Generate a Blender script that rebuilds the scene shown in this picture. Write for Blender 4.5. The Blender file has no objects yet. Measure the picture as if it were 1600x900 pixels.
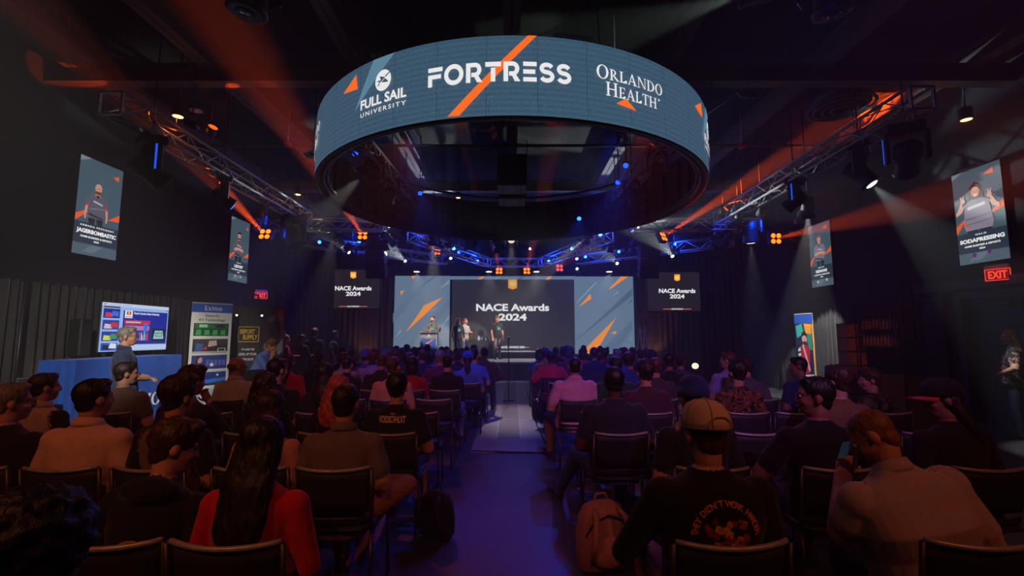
import bpy, bmesh, math, random
from math import sin, cos, pi, radians, sqrt, atan2
from mathutils import Vector, Matrix, Euler, noise
from mathutils.kdtree import KDTree
from mathutils.bvhtree import BVHTree

random.seed(11)
scene = bpy.context.scene
COL = scene.collection

# ------------------------------------------------------------------ camera, world, exposure
EYE = 1.55                      # lens height above the floor
PITCH = math.atan(75 / 720.0)   # the lens looks slightly upward
FPX = 720.0                     # focal length in pixels of the 1600 px wide frame
cam_data = bpy.data.cameras.new('camera')
cam_data.sensor_width = 36.0
cam_data.lens = 36.0 * FPX / 1600.0
cam_data.clip_start = 0.02
cam_data.clip_end = 200
cam = bpy.data.objects.new('camera', cam_data)
COL.objects.link(cam)
cam.location = (0, 0, EYE)
cam.rotation_euler = (pi / 2 + PITCH, 0, 0)
scene.camera = cam

world = bpy.data.worlds.new('world')
scene.world = world
world.use_nodes = True
world.node_tree.nodes['Background'].inputs['Color'].default_value = (0.010, 0.011, 0.016, 1)
world.node_tree.nodes['Background'].inputs['Strength'].default_value = 0.3

scene.view_settings.view_transform = 'Standard'
scene.view_settings.look = 'None'
scene.view_settings.exposure = 0.0
scene.view_settings.gamma = 1.0
scene.view_settings.use_curve_mapping = False
scene.cycles.use_denoising = True
scene.cycles.max_bounces = 4
scene.cycles.diffuse_bounces = 1
scene.cycles.glossy_bounces = 1
scene.cycles.transmission_bounces = 3
scene.cycles.volume_bounces = 0
scene.cycles.sample_clamp_indirect = 2.0
scene.cycles.sample_clamp_direct = 12.0
scene.cycles.caustics_reflective = False
scene.cycles.caustics_refractive = False
HAZE = 0.011                    # thin stage haze that fills the hall
_vs = world.node_tree.nodes.new('ShaderNodeVolumeScatter')
_vs.inputs['Density'].default_value = HAZE
_vs.inputs['Anisotropy'].default_value = 0.15
_vs.inputs['Color'].default_value = (0.95, 0.97, 1.0, 1)
world.node_tree.links.new(_vs.outputs['Volume'], world.node_tree.nodes['World Output'].inputs['Volume'])
scene.cycles.adaptive_threshold = 0.02
scene.cycles.adaptive_min_samples = 16

# ------------------------------------------------------------------ helpers
def lin(c):
    """0-255 screen colour to linear"""
    out = []
    for x in c[:3]:
        x = x / 255.0
        out.append(x / 12.92 if x <= 0.04045 else ((x + 0.055) / 1.055) ** 2.4)
    return tuple(out) + (1.0,)

_mats = {}
def mat(name, c, rough=0.7, metal=0.0, var=0.12, scale=30.0, bump=0.0, bscale=120.0, spec=0.4, sheen=0.0, stretch=None):
    """surface with a little procedural variation; c is a 0-255 colour"""
    if name in _mats:
        return _mats[name]
    m = bpy.data.materials.new(name)
    m.use_nodes = True
    nt = m.node_tree
    b = nt.nodes['Principled BSDF']
    b.inputs['Roughness'].default_value = rough
    b.inputs['Metallic'].default_value = metal
    b.inputs['Specular IOR Level'].default_value = spec
    if sheen:
        b.inputs['Sheen Weight'].default_value = sheen
    tc = nt.nodes.new('ShaderNodeTexCoord')
    src = tc.outputs['Object']
    if stretch:
        mp = nt.nodes.new('ShaderNodeMapping')
        mp.inputs['Scale'].default_value = stretch
        nt.links.new(src, mp.inputs['Vector'])
        src = mp.outputs['Vector']
    nz = nt.nodes.new('ShaderNodeTexNoise')
    nz.inputs['Scale'].default_value = scale
    nz.inputs['Detail'].default_value = 3
    nt.links.new(src, nz.inputs['Vector'])
    rp = nt.nodes.new('ShaderNodeMapRange')
    rp.inputs['From Min'].default_value = 0.3
    rp.inputs['From Max'].default_value = 0.7
    rp.inputs['To Min'].default_value = 1 - var
    rp.inputs['To Max'].default_value = 1 + var
    nt.links.new(nz.outputs['Fac'], rp.inputs['Value'])
    mx = nt.nodes.new('ShaderNodeVectorMath')
    mx.operation = 'SCALE'
    mx.inputs[0].default_value = lin(c)[:3]
    nt.links.new(rp.outputs['Result'], mx.inputs['Scale'])
    nt.links.new(mx.outputs['Vector'], b.inputs['Base Color'])
    if bump:
        bn = nt.nodes.new('ShaderNodeTexNoise')
        bn.inputs['Scale'].default_value = bscale
        nt.links.new(src, bn.inputs['Vector'])
        bp = nt.nodes.new('ShaderNodeBump')
        bp.inputs['Strength'].default_value = bump
        bp.inputs['Distance'].default_value = 0.01
        nt.links.new(bn.outputs['Fac'], bp.inputs['Height'])
        nt.links.new(bp.outputs['Normal'], b.inputs['Normal'])
    _mats[name] = m
    return m

def glow(c, k=1.0, var=0.0, scale=200.0, big=False):
    """a light-giving surface: screens, lenses, lit signs"""
    key = ('glow', tuple(c), k, var, big)
    if key in _mats:
        return _mats[key]
    m = bpy.data.materials.new('glow_%d_%d_%d' % tuple(c[:3]))
    m.use_nodes = True
    nt = m.node_tree
    b = nt.nodes['Principled BSDF']
    m.cycles.emission_sampling = 'FRONT' if big else 'NONE'
    b.inputs['Base Color'].default_value = (0.01, 0.01, 0.01, 1)
    b.inputs['Roughness'].default_value = 0.5
    b.inputs['Emission Strength'].default_value = k
    tc = nt.nodes.new('ShaderNodeTexCoord')
    nz = nt.nodes.new('ShaderNodeTexNoise')
    nz.inputs['Scale'].default_value = scale
    nz.inputs['Detail'].default_value = 1
    nt.links.new(tc.outputs['Object'], nz.inputs['Vector'])
    rp = nt.nodes.new('ShaderNodeMapRange')
    rp.inputs['From Min'].default_value = 0.35
    rp.inputs['From Max'].default_value = 0.65
    rp.inputs['To Min'].default_value = 1 - var
    rp.inputs['To Max'].default_value = 1 + var
    nt.links.new(nz.outputs['Fac'], rp.inputs['Value'])
    mx = nt.nodes.new('ShaderNodeVectorMath')
    mx.operation = 'SCALE'
    mx.inputs[0].default_value = lin(c)[:3]
    nt.links.new(rp.outputs['Result'], mx.inputs['Scale'])
    nt.links.new(mx.outputs['Vector'], b.inputs['Emission Color'])
    _mats[key] = m
    return m

class MB:
    """collects shapes into one mesh"""
    def __init__(self):
        self.v, self.f, self.m, self.s = [], [], [], []
    def add(self, vs, fs, mi=0, smooth=False):
        o = len(self.v)
        self.v += [tuple(p) for p in vs]
        for f in fs:
            self.f.append([i + o for i in f]); self.m.append(mi); self.s.append(smooth)
        return self
    def box(self, c, s, M=None, mi=0, taper=1.0, bev=0.0):
        x, y, z = s[0] / 2, s[1] / 2, s[2] / 2
        if bev > 0:
            b = min(bev, x * .9, y * .9, z * .9)
            pts = []
            for zz, k in ((-z, 0), (-z + b, 1), (z - b, 1), (z, 0)):
                ix, iy = (x, y) if k else (x - b, y - b)
                bb = b if k else b * .3
                for (sx, sy) in ((1, 1), (-1, 1), (-1, -1), (1, -1)):
                    p1, p2 = (sx * ix, sy * (iy - bb)), (sx * (ix - bb), sy * iy)
                    for q in ((p1, p2) if sx * sy > 0 else (p2, p1)):
                        pts.append(Vector((q[0], q[1], zz)))
            vs = pts
            fs = [list(range(7, -1, -1)), list(range(24, 32))]
            for k in range(3):
                for i in range(8):
                    j = (i + 1) % 8
                    fs.append([k * 8 + i, k * 8 + j, k * 8 + 8 + j, k * 8 + 8 + i])
        else:
            t = taper
            vs = [Vector(p) for p in ((-x, -y, -z), (x, -y, -z), (x, y, -z), (-x, y, -z), (-x * t, -y * t, z), (x * t, -y * t, z), (x * t, y * t, z), (-x * t, y * t, z))]
            fs = [[3, 2, 1, 0], [4, 5, 6, 7], [0, 1, 5, 4], [1, 2, 6, 5], [2, 3, 7, 6], [3, 0, 4, 7]]
        c = Vector(c)
        vs = [(M @ p if M else p) + c for p in vs]
        return self.add(vs, fs, mi)
    def loft(self, rings, mi=0, smooth=True, caps=True):
        n = len(rings[0]); vs = [p for r in rings for p in r]; fs = []
        for k in range(len(rings) - 1):
            for i in range(n):
                j = (i + 1) % n
                fs.append([k * n + i, k * n + j, (k + 1) * n + j, (k + 1) * n + i])
        if caps:
            fs.append(list(range(n - 1, -1, -1))); fs.append([(len(rings) - 1) * n + i for i in range(n)])
        return self.add(vs, fs, mi, smooth)
    def tube(self, pts, r, n=8, mi=0, caps=True, smooth=True):
        pts = [Vector(p) for p in pts]
        rr = r if isinstance(r, (list, tuple)) else [r] * len(pts)
        rings = []; up = None
        for k, p in enumerate(pts):
            d = (pts[min(k + 1, len(pts) - 1)] - pts[max(k - 1, 0)])
            d = d.normalized() if d.length > 1e-9 else Vector((0, 0, 1))
            if up is None:
                up = Vector((0, 0, 1)) if abs(d.z) < .9 else Vector((1, 0, 0))
            a = d.cross(up)
            if a.length < 1e-6: a = d.cross(Vector((0, 1, 0)))
            a.normalize(); b = a.cross(d).normalized(); up = b
            rings.append([p + a * cos(-2 * pi * i / n) * rr[k] + b * sin(-2 * pi * i / n) * rr[k] for i in range(n)])
        return self.loft(rings, mi, smooth, caps)
    def cyl(self, p0, p1, r0, r1=None, n=14, mi=0, smooth=True):
        return self.tube([p0, p1], [r0, r0 if r1 is None else r1], n, mi, True, smooth)
    def lathe(self, prof, n=20, M=None, mi=0):
        rings = []
        for r, z in prof:
            rings.append([(M @ Vector((r * cos(2 * pi * i / n), r * sin(2 * pi * i / n), z))) if M else Vector((r * cos(2 * pi * i / n), r * sin(2 * pi * i / n), z)) for i in range(n)])
        return self.loft(rings, mi)
    def ell(self, c, r, M=None, n=14, k=9, mi=0):
        c = Vector(c); rings = []
        for j in range(1, k):
            t = -pi / 2 + pi * j / k
            rings.append([c + (M @ Vector((r[0] * cos(t) * cos(2 * pi * i / n), r[1] * cos(t) * sin(2 * pi * i / n), r[2] * sin(t))) if M else Vector((r[0] * cos(t) * cos(2 * pi * i / n), r[1] * cos(t) * sin(2 * pi * i / n), r[2] * sin(t)))) for i in range(n)])
        self.loft(rings, mi, True, False)
        o = len(self.v)
        top = c + (M @ Vector((0, 0, r[2])) if M else Vector((0, 0, r[2]))); bot = c - (M @ Vector((0, 0, r[2])) if M else Vector((0, 0, r[2])))
        self.v += [tuple(bot), tuple(top)]
        s0 = o - n * (k - 1)
        for i in range(n):
            j = (i + 1) % n
            self.f.append([o, s0 + j, s0 + i]); self.m.append(mi); self.s.append(True)
            self.f.append([o + 1, o - n + i, o - n + j]); self.m.append(mi); self.s.append(True)
        return self
    def prism(self, poly, d, M=None, mi=0):
        """polygon in the XZ plane, thickness d along +Y"""
        n = len(poly)
        vs = [Vector((x, 0, z)) for x, z in poly] + [Vector((x, d, z)) for x, z in poly]
        if M: vs = [M @ p for p in vs]
        fs = [list(range(n)), list(range(2 * n - 1, n - 1, -1))] + [[(i + 1) % n, i, n + i, n + (i + 1) % n] for i in range(n)]
        return self.add(vs, fs, mi)
    def mesh(self, name):
        me = bpy.data.meshes.new(name)
        me.from_pydata(self.v, [], self.f)
        me.polygons.foreach_set('material_index', self.m)
        me.polygons.foreach_set('use_smooth', self.s)
        me.update()
        return me

def obj(name, shape, mats=None, parent=None, M=None):
    me = shape.mesh(name) if isinstance(shape, MB) else shape
    o = bpy.data.objects.new(name, me)
    COL.objects.link(o)
    if mats is not None and not me.materials:
        for m in (mats if isinstance(mats, (list, tuple)) else [mats]):
            me.materials.append(m)
    if parent is not None: o.parent = parent
    if M is not None: o.matrix_local = M
    return o

def tag(o, label=None, cat=None, group=None, kind=None):
    if label: o['label'] = label
    if cat: o['category'] = cat
    if group: o['group'] = group
    if kind: o['kind'] = kind
    return o

def thing(name, label, cat, loc=(0, 0, 0), rz=0.0, group=None):
    o = bpy.data.objects.new(name, None)
    o.empty_display_size = 0.1
    COL.objects.link(o)
    o.location = loc; o.rotation_euler = (0, 0, rz)
    return tag(o, label, cat, group)

def struct(name, shape, m, parent=None, label=None):
    o = obj(name, shape, m, parent)
    o['kind'] = 'structure'
    if label: o['label'] = label
    return o

def copy_tree(o, parent=None, repaint=None):
    c = o.copy(); COL.objects.link(c); c.parent = parent
    for ch in o.children: copy_tree(ch, c)
    return c

def spot(parent, loc, target, c, power, angle=20, blend=0.4, radius=0.03, world_parent=False):
    """a spot lamp, inside a fixture or added without one (world coordinates)"""
    d = bpy.data.lights.new('lamp', 'SPOT')
    d.color = lin(c)[:3]; d.energy = power; d.spot_size = radians(angle); d.spot_blend = blend; d.shadow_soft_size = radius
    o = bpy.data.objects.new('lamp', d); COL.objects.link(o)
    loc = Vector(loc); dr = (Vector(target) - loc).normalized()
    o.matrix_world = Matrix.Translation(loc) @ dr.to_track_quat('-Z', 'Y').to_matrix().to_4x4()
    return o

def point(loc, c, power, radius=0.04):
    d = bpy.data.lights.new('lamp', 'POINT'); d.color = lin(c)[:3]; d.energy = power; d.shadow_soft_size = radius
    o = bpy.data.objects.new('lamp', d); COL.objects.link(o); o.location = loc
    return o

def RZ(a): return Matrix.Rotation(a, 4, 'Z')
def RX(a): return Matrix.Rotation(a, 4, 'X')
def RY(a): return Matrix.Rotation(a, 4, 'Y')
def T(*p): return Matrix.Translation(Vector(p[0]) if len(p) == 1 else Vector(p))

# real position of something seen in the photograph once its distance (or the wall it is on) is known
def at_y(px, py, Y):
    dx, dy = (px - 800) / FPX, (450 - py) / FPX
    r = Vector((dx, cos(PITCH) - dy * sin(PITCH), sin(PITCH) + dy * cos(PITCH)))
    return Vector((0, 0, EYE)) + r * (Y / r.y)
def at_x(px, py, X):
    dx, dy = (px - 800) / FPX, (450 - py) / FPX
    r = Vector((dx, cos(PITCH) - dy * sin(PITCH), sin(PITCH) + dy * cos(PITCH)))
    return Vector((0, 0, EYE)) + r * (X / r.x)

# ------------------------------------------------------------------ flat print: lettering and pictures
_txt = {}
def text_polys(s, bold=0.0, spacing=1.0):
    """built-in face -> (points, faces, x0, x1, height of a capital)"""
    key = (s, bold, spacing)
    if key in _txt: return _txt[key]
    cu = bpy.data.curves.new('t', 'FONT'); cu.body = s; cu.size = 1.0; cu.offset = bold; cu.space_character = spacing; cu.resolution_u = 3
    to = bpy.data.objects.new('t', cu)
    me = bpy.data.meshes.new_from_object(to)
    pts = [(v.co.x, v.co.y) for v in me.vertices]; fs = [list(p.vertices) for p in me.polygons]
    bpy.data.objects.remove(to); bpy.data.meshes.remove(me); bpy.data.curves.remove(cu)
    xs = [p[0] for p in pts] or [0, 1]
    _txt[key] = (pts, fs, min(xs), max(xs))
    return _txt[key]

def stroke(pts, w, closed=False):
    """thick line as convex quads"""
    out = []; P = [Vector(p) for p in pts]; n = len(P)
    offs = []
    for i in range(n):
        if closed: a, b = P[(i - 1) % n], P[(i + 1) % n]
        else: a, b = P[max(i - 1, 0)], P[min(i + 1, n - 1)]
        d1 = (P[i] - a); d2 = (b - P[i])
        d1 = d1.normalized() if d1.length > 1e-9 else d2.normalized(); d2 = d2.normalized() if d2.length > 1e-9 else d1
        t = (d1 + d2); t = t.normalized() if t.length > 1e-6 else d1
        nn = Vector((-t.y, t.x)); k = max(.45, abs(nn.dot(Vector((-d1.y, d1.x)))))
        offs.append(nn * (w / 2 / k))
    for i in range(n if closed else n - 1):
        j = (i + 1) % n
        out.append([P[i] - offs[i], P[j] - offs[j], P[j] + offs[j], P[i] + offs[i]])
    return out

def arc(cx, cy, rx, ry, a0, a1, n=14):
    return [(cx + rx * cos(radians(a0 + (a1 - a0) * i / n)), cy + ry * sin(radians(a0 + (a1 - a0) * i / n))) for i in range(n + 1)]

def ringq(cx, cy, ro, ri, a0=0, a1=360, n=22):
    """ring or half ring between two ellipses"""
    o = arc(cx, cy, ro[0], ro[1], a0, a1, n); q = arc(cx, cy, ri[0], ri[1], a0, a1, n)
    return [[o[i], o[i + 1], q[i + 1], q[i]] for i in range(n)]

class Art:
    """flat polygons in a (u, v) plane, by colour, in thin layers"""
    def __init__(self): self.items = []
    def poly(self, pts, c, layer=1):
        self.items.append(([tuple(p) for p in pts], [list(range(len(pts)))], c, layer)); return self
    def polys(self, ps, c, layer=1):
        vs, fs = [], []
        for p in ps:
            fs.append(list(range(len(vs), len(vs) + len(p)))); vs += [tuple(q) for q in p]
        self.items.append((vs, fs, c, layer)); return self
    def rect(self, x0, y0, x1, y1, c, layer=1):
        return self.poly([(x0, y0), (x1, y0), (x1, y1), (x0, y1)], c, layer)
    def text(self, s, x, y, h, c, layer=3, bold=0.0, wide=1.0, align='c', width=None, spacing=1.0, slant=0.0):
        """capital height h; x,y = centre (or left) of the base line"""
        pts, fs, x0, x1 = text_polys(s, bold, spacing)
        k = h / 0.69; kx = k * wide
        if width: kx = width / (x1 - x0)
        ox = x - (x0 + x1) / 2 * kx if align == 'c' else (x - x0 * kx if align == 'l' else x - x1 * kx)
        self.items.append(([(ox + p[0] * kx + slant * p[1] * k, y + p[1] * k) for p in pts], fs, c, layer)); return self
    def disc(self, x, y, rx, ry, c, layer=1, n=20):
        return self.poly([(x + rx * cos(2 * pi * i / n), y + ry * sin(2 * pi * i / n)) for i in range(n)], c, layer)
    def build_each(self, name, fmap, parent=None, k=1.0, **kw):
        for it in self.items:
            s = Art(); s.items = [it]; s.build(name, fmap, parent, k, **kw)
    def build(self, name, fmap, parent=None, k=1.0, lit=True, eps=0.0015, subdiv=0, M=None, rough=.6):
        mb = MB(); cols = []
        for vs, fs, c, layer in self.items:
            if c not in cols: cols.append(c)
            mb.add([fmap(p[0], p[1], layer * eps) for p in vs], fs, cols.index(c))
        ms = [glow(c, k) if lit else mat('print_%d_%d_%d' % tuple(c[:3]), c, rough, var=.04) for c in cols]
        return obj(name, mb, ms, parent, M)

def plane_map(o, u, v, n):
    o, u, v, n = Vector(o), Vector(u), Vector(v), Vector(n)
    return lambda a, b, d: o + u * a + v * b + n * d

# display lettering drawn by hand (each letter in a box 1 high)
def glyph_wide(ch, w=.25):
    """heavy geometric capitals with cut strokes"""
    if ch == 'F': return stroke([(.0, .875), (.86, .875)], .22) + stroke([(.125, .0), (.125, .62)], .25) + stroke([(.0, .51), (.78, .51)], .22), .9
    if ch == 'O': return ringq(.5, .5, (.56, .54), (.32, .30)), 1.08
    if ch == 'R':
        return stroke([(.125, 0), (.125, 1)], .25) + stroke([(.0, .89), (.5, .89)], .22) + [list(map(Vector, q)) for q in ringq(.5, .64, (.36, .36), (.13, .14), -90, 90, 12)] + stroke([(.3, .39), (.5, .39)], .22) + [[(.38, .42), (.62, .42), (.92, 0), (.62, 0)]], .95
    if ch == 'T': return stroke([(.0, .88), (.86, .88)], .24) + stroke([(.43, 0), (.43, .70)], .25), .88
    if ch == 'E': return stroke([(0, .89), (.74, .89)], .22) + stroke([(0, .5), (.66, .5)], .22) + stroke([(0, .11), (.74, .11)], .22), .78
    if ch == 'S':
        p = arc(.40, .70, .29, .19, 20, 270, 16)
        p += arc(.40, .30, .31, .21, 90, -160, 16)
        return stroke(p, .22), .84
    return [], .4

def serif_glyph(ch):
    B, t = .17, .06
    def st(x, y0=0.0, y1=1.0, w=B, s=.11, lo=True, hi=True):
        r = [[(x - w / 2, y0), (x + w / 2, y0), (x + w / 2, y1), (x - w / 2, y1)]]
        if lo: r.append([(x - w / 2 - s, y0), (x + w / 2 + s, y0), (x + w / 2 + s, y0 + .05), (x - w / 2 - s, y0 + .05)])
        if hi: r.append([(x - w / 2 - s, y1 - .05), (x + w / 2 + s, y1 - .05), (x + w / 2 + s, y1), (x - w / 2 - s, y1)])
        return r
    if ch == 'O': return ringq(.47, .5, (.47, .53), (.29, .47)), .98
    if ch == 'R': return st(.2) + ringq(.3, .73, (.36, .27), (.2, .215), -90, 90, 10) + [[(.3, .46), (.5, .46), (.98, .0), (.74, .0)]] + [[(.2, .46), (.3, .46), (.3, .52), (.2, .52)], [(.2, .945), (.3, .945), (.3, 1), (.2, 1)]], .95
    if ch == 'L': return st(.2) + [[(.2, 0), (.75, 0), (.78, .3), (.72, .3)], [(.2, 0), (.75, 0), (.75, .06), (.2, .06)]], .82
    if ch == 'A': return [[(.08, 0), (.16, 0), (.52, .92), (.46, 1.02)], [(.42, 1.02), (.54, 1.02), (.94, 0), (.73, 0)], [(.25, .31), (.68, .31), (.68, .37), (.25, .37)], [(0, 0), (.26, 0), (.26, .05), (0, .05)], [(.62, 0), (1.04, 0), (1.04, .05), (.62, .05)]], 1.02
    if ch == 'N': return st(.16, w=.07, s=.12) + st(.9, w=.07, s=.12, lo=False) + [[(.08, 1), (.30, 1), (.93, 0), (.83, 0)]], 1.08
    if ch == 'D': return st(.2) + ringq(.32, .5, (.62, .5), (.42, .445), -90, 90, 14) + [[(.2, 0), (.34, 0), (.34, .055), (.2, .055)], [(.2, .945), (.34, .945), (.34, 1), (.2, 1)]], 1.02
    if ch == 'H': return st(.2) + st(.85) + [[(.2, .47), (.85, .47), (.85, .54), (.2, .54)]], 1.08
    if ch == 'E': return st(.2) + [[(.2, 0), (.72, 0), (.75, .26), (.7, .26)], [(.2, 0), (.72, 0), (.72, .06), (.2, .06)], [(.2, .94), (.7, .94), (.7, 1), (.2, 1)], [(.67, .76), (.72, .76), (.7, 1), (.62, 1)], [(.2, .48), (.56, .48), (.56, .54), (.2, .54)], [(.53, .4), (.58, .4), (.58, .62), (.53, .62)]], .84
    if ch == 'T': return st(.42, hi=False) + [[(.02, .94), (.82, .94), (.82, 1), (.02, 1)], [(.02, .74), (.07, .74), (.12, 1), (.02, 1)], [(.77, .74), (.82, .74), (.82, 1), (.72, 1)]], .86
    if ch == 'x': return [[(.04, .68), (.26, .68), (.70, 0), (.48, 0)], [(.08, 0), (.17, 0), (.62, .68), (.53, .68)], [(0, .63), (.3, .63), (.3, .68), (0, .68)], [(.46, .63), (.7, .63), (.7, .68), (.46, .68)], [(0, 0), (.26, 0), (.26, .05), (0, .05)], [(.42, 0), (.76, 0), (.76, .05), (.42, .05)]], .76
    if ch == 't': return [[(.14, .08), (.3, .08), (.3, .9), (.2, .84)], [(.02, .6), (.46, .6), (.46, .68), (.02, .68)], [(.14, .1), (.3, .1), (.48, .08), (.34, -.01)]], .5
    if ch == 'r': return st(.18, 0, .68, .16, .08, True, False) + [[(.02, .63), (.2, .63), (.2, .68), (.02, .68)], [(.24, .46), (.36, .69), (.54, .66), (.50, .5)]], .54
    if ch == 'o': return ringq(.33, .34, (.33, .36), (.17, .3)), .7
    if ch == 'n': return st(.18, 0, .68, .16, .08, True, False) + st(.58, 0, .5, .16, .08, True, False) + [[(.02, .63), (.2, .63), (.2, .68), (.02, .68)]] + ringq(.42, .44, (.24, .26), (.08, .16), 0, 125, 8), .78
    return [], .35

def set_glyphs(art, s, x, y, h, c, fn, width=None, layer=3, gap=.1, caps=None, slant=0.0):
    """draw s with a glyph function, from the left; caps = size factor for all but each word's first letter"""
    pen = 0.0; out = []; first = True
    for ch in s:
        if ch == ' ': pen += .45; first = True; continue
        ps, adv = fn(ch); k = 1.0 if (first or caps is None) else caps
        out.append([[(pen + p[0] * k, p[1] * k) for p in q] for q in ps]); pen += (adv + gap) * k; first = False
    pen -= gap
    kx = h if width is None else width / pen
    for ps in out:
        art.polys([[(x + p[0] * kx + slant * p[1] * h, y + p[1] * h) for p in q] for q in ps], c, layer)

# ------------------------------------------------------------------ colours and common surfaces
BLACKPAINT = mat('black_paint', (26, 25, 32), .75, var=.15, scale=6)
WALLPAINT = mat('wall_paint', (25, 25, 36), .85, var=.10, scale=3, bump=.05)
CEIL = mat('ceiling_deck', (9, 9, 10), .95, var=.2, scale=4)
STEEL = mat('beam_steel', (92, 84, 80), .75, var=.12, scale=8)
TRUSS = mat('truss_aluminium', (186, 184, 184), .45, .35, var=.1)
CASE = mat('fixture_case', (20, 20, 22), .45, var=.1, spec=.5)
CASE2 = mat('speaker_case', (16, 16, 18), .6, var=.1)
CHROME = mat('chrome', (200, 200, 205), .18, 1.0, var=.03)
WHITEPL = mat('white_plastic', (200, 200, 200), .5, var=.05)
CURTAIN = mat('black_velour', (44, 43, 44), .95, var=.22, scale=14, sheen=.15, stretch=(1, 1, .12))
CURTAIN_B = mat('brown_velour', (82, 74, 68), .95, var=.15, scale=14, sheen=.2, stretch=(1, 1, .12))
RUBBER = mat('black_rubber', (14, 14, 15), .8)
ORANGE, WHITE, SLATE = (255, 112, 40), (238, 238, 238), (60, 87, 108)

XL, XR, YB, YF, ZC = -7.85, 8.45, 20.6, -4.0, 6.5

# ------------------------------------------------------------------ the room
def floor_material():
    m = bpy.data.materials.new('polished_concrete'); m.use_nodes = True; nt = m.node_tree; b = nt.nodes['Principled BSDF']
    tc = nt.nodes.new('ShaderNodeTexCoord')
    n1 = nt.nodes.new('ShaderNodeTexNoise'); n1.inputs['Scale'].default_value = .9; n1.inputs['Detail'].default_value = 8
    n2 = nt.nodes.new('ShaderNodeTexNoise'); n2.inputs['Scale'].default_value = 22; n2.inputs['Detail'].default_value = 6
    mp = nt.nodes.new('ShaderNodeMapping'); mp.inputs['Scale'].default_value = (.5, 2.4, 1)
    nt.links.new(tc.outputs['Object'], n1.inputs['Vector']); nt.links.new(tc.outputs['Object'], mp.inputs['Vector']); nt.links.new(mp.outputs['Vector'], n2.inputs['Vector'])
    ad = nt.nodes.new('ShaderNodeMath'); ad.operation = 'MULTIPLY'; nt.links.new(n1.outputs['Fac'], ad.inputs[0]); nt.links.new(n2.outputs['Fac'], ad.inputs[1])
    r = nt.nodes.new('ShaderNodeValToRGB'); r.color_ramp.elements[0].position = .08; r.color_ramp.elements[0].color = lin((38, 37, 40)); r.color_ramp.elements[1].position = .45; r.color_ramp.elements[1].color = lin((84, 80, 82))
    nt.links.new(ad.outputs[0], r.inputs['Fac']); nt.links.new(r.outputs['Color'], b.inputs['Base Color'])
    rr = nt.nodes.new('ShaderNodeMapRange'); rr.inputs['To Min'].default_value = .35; rr.inputs['To Max'].default_value = .62
    nt.links.new(n2.outputs['Fac'], rr.inputs['Value']); nt.links.new(rr.outputs['Result'], b.inputs['Roughness'])
    bp = nt.nodes.new('ShaderNodeBump'); bp.inputs['Strength'].default_value = .25; bp.inputs['Distance'].default_value = .004
    nt.links.new(n2.outputs['Fac'], bp.inputs['Height']); nt.links.new(bp.outputs['Normal'], b.inputs['Normal'])
    return m
CONCRETE = floor_material()
struct('floor', MB().box(((XL + XR) / 2, (YB + YF) / 2, -.1), (XR - XL + .6, YB - YF + .6, .2)), CONCRETE, label='dark scuffed concrete floor of the hall')
struct('wall_left', MB().box((XL - .15, (YB + YF) / 2, ZC / 2), (.3, YB - YF, ZC + .2)), WALLPAINT, label='dark painted left wall with two portrait screens')
# the right wall is open where the doorway is
wr = MB()
DY0, DY1, DZ = 6.75, 8.62, 2.22
wr.box((XR + .15, (YF + DY0) / 2, ZC / 2), (.3, DY0 - YF, ZC + .2)).box((XR + .15, (YB + DY1) / 2, ZC / 2), (.3, YB - DY1, ZC + .2)).box((XR + .15, (DY0 + DY1) / 2, (DZ + ZC) / 2 + .05), (.3, DY1 - DY0, ZC - DZ + .1))
struct('wall_right', wr, WALLPAINT, label='dark painted right wall with doorway and two screens')
struct('wall_back', MB().box(((XL + XR) / 2, YB + .15, ZC / 2), (XR - XL + .6, .3, ZC + .2)), BLACKPAINT, label='black back wall behind the stage')
struct('wall_front', MB().box(((XL + XR) / 2, YF - .15, ZC / 2), (XR - XL + .6, .3, ZC + .2)), BLACKPAINT, label='black wall behind the camera')
struct('ceiling', MB().box(((XL + XR) / 2, (YB + YF) / 2, ZC + .15), (XR - XL + .6, YB - YF + .6, .3)), CEIL, label='black ceiling deck above the beams')
def ibeam(a, b, z, w=.2, h=.32):
    mb = MB(); a, b = Vector(a), Vector(b); d = b - a; c = (a + b) / 2; M = RZ(atan2(d.y, d.x)).to_3x3()
    mb.box((c.x, c.y, z + .012), (d.length, w, .024), M).box((c.x, c.y, z + h / 2), (d.length, .02, h), M).box((c.x, c.y, z + h - .012), (d.length, w, .024), M)
    return mb
for x in (-7.35, -5.1, -2.6, 0.0, 2.6, 5.2, 7.7):
    struct('ceiling_beam', ibeam((x, YF, 0), (x, YB, 0), 6.02, .24), STEEL)
for y in (2.4, 7.42, 13.3, 17.6):
    struct('ceiling_beam', ibeam((XL, y, 0), (XR, y, 0), 5.80, .22), STEEL)
for y in (10.1, 15.2):
    struct('ceiling_beam', MB().cyl((XL, y, 5.86), (XR, y, 5.86), .035, n=10), STEEL)
struct('baseboard_left', MB().box((XL + .01, (YB + YF) / 2, .06), (.02, YB - YF, .12)), RUBBER)
struct('baseboard_right', MB().box((XR - .01, (YB + DY1) / 2, .06), (.02, YB - DY1, .12)), RUBBER)

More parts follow.
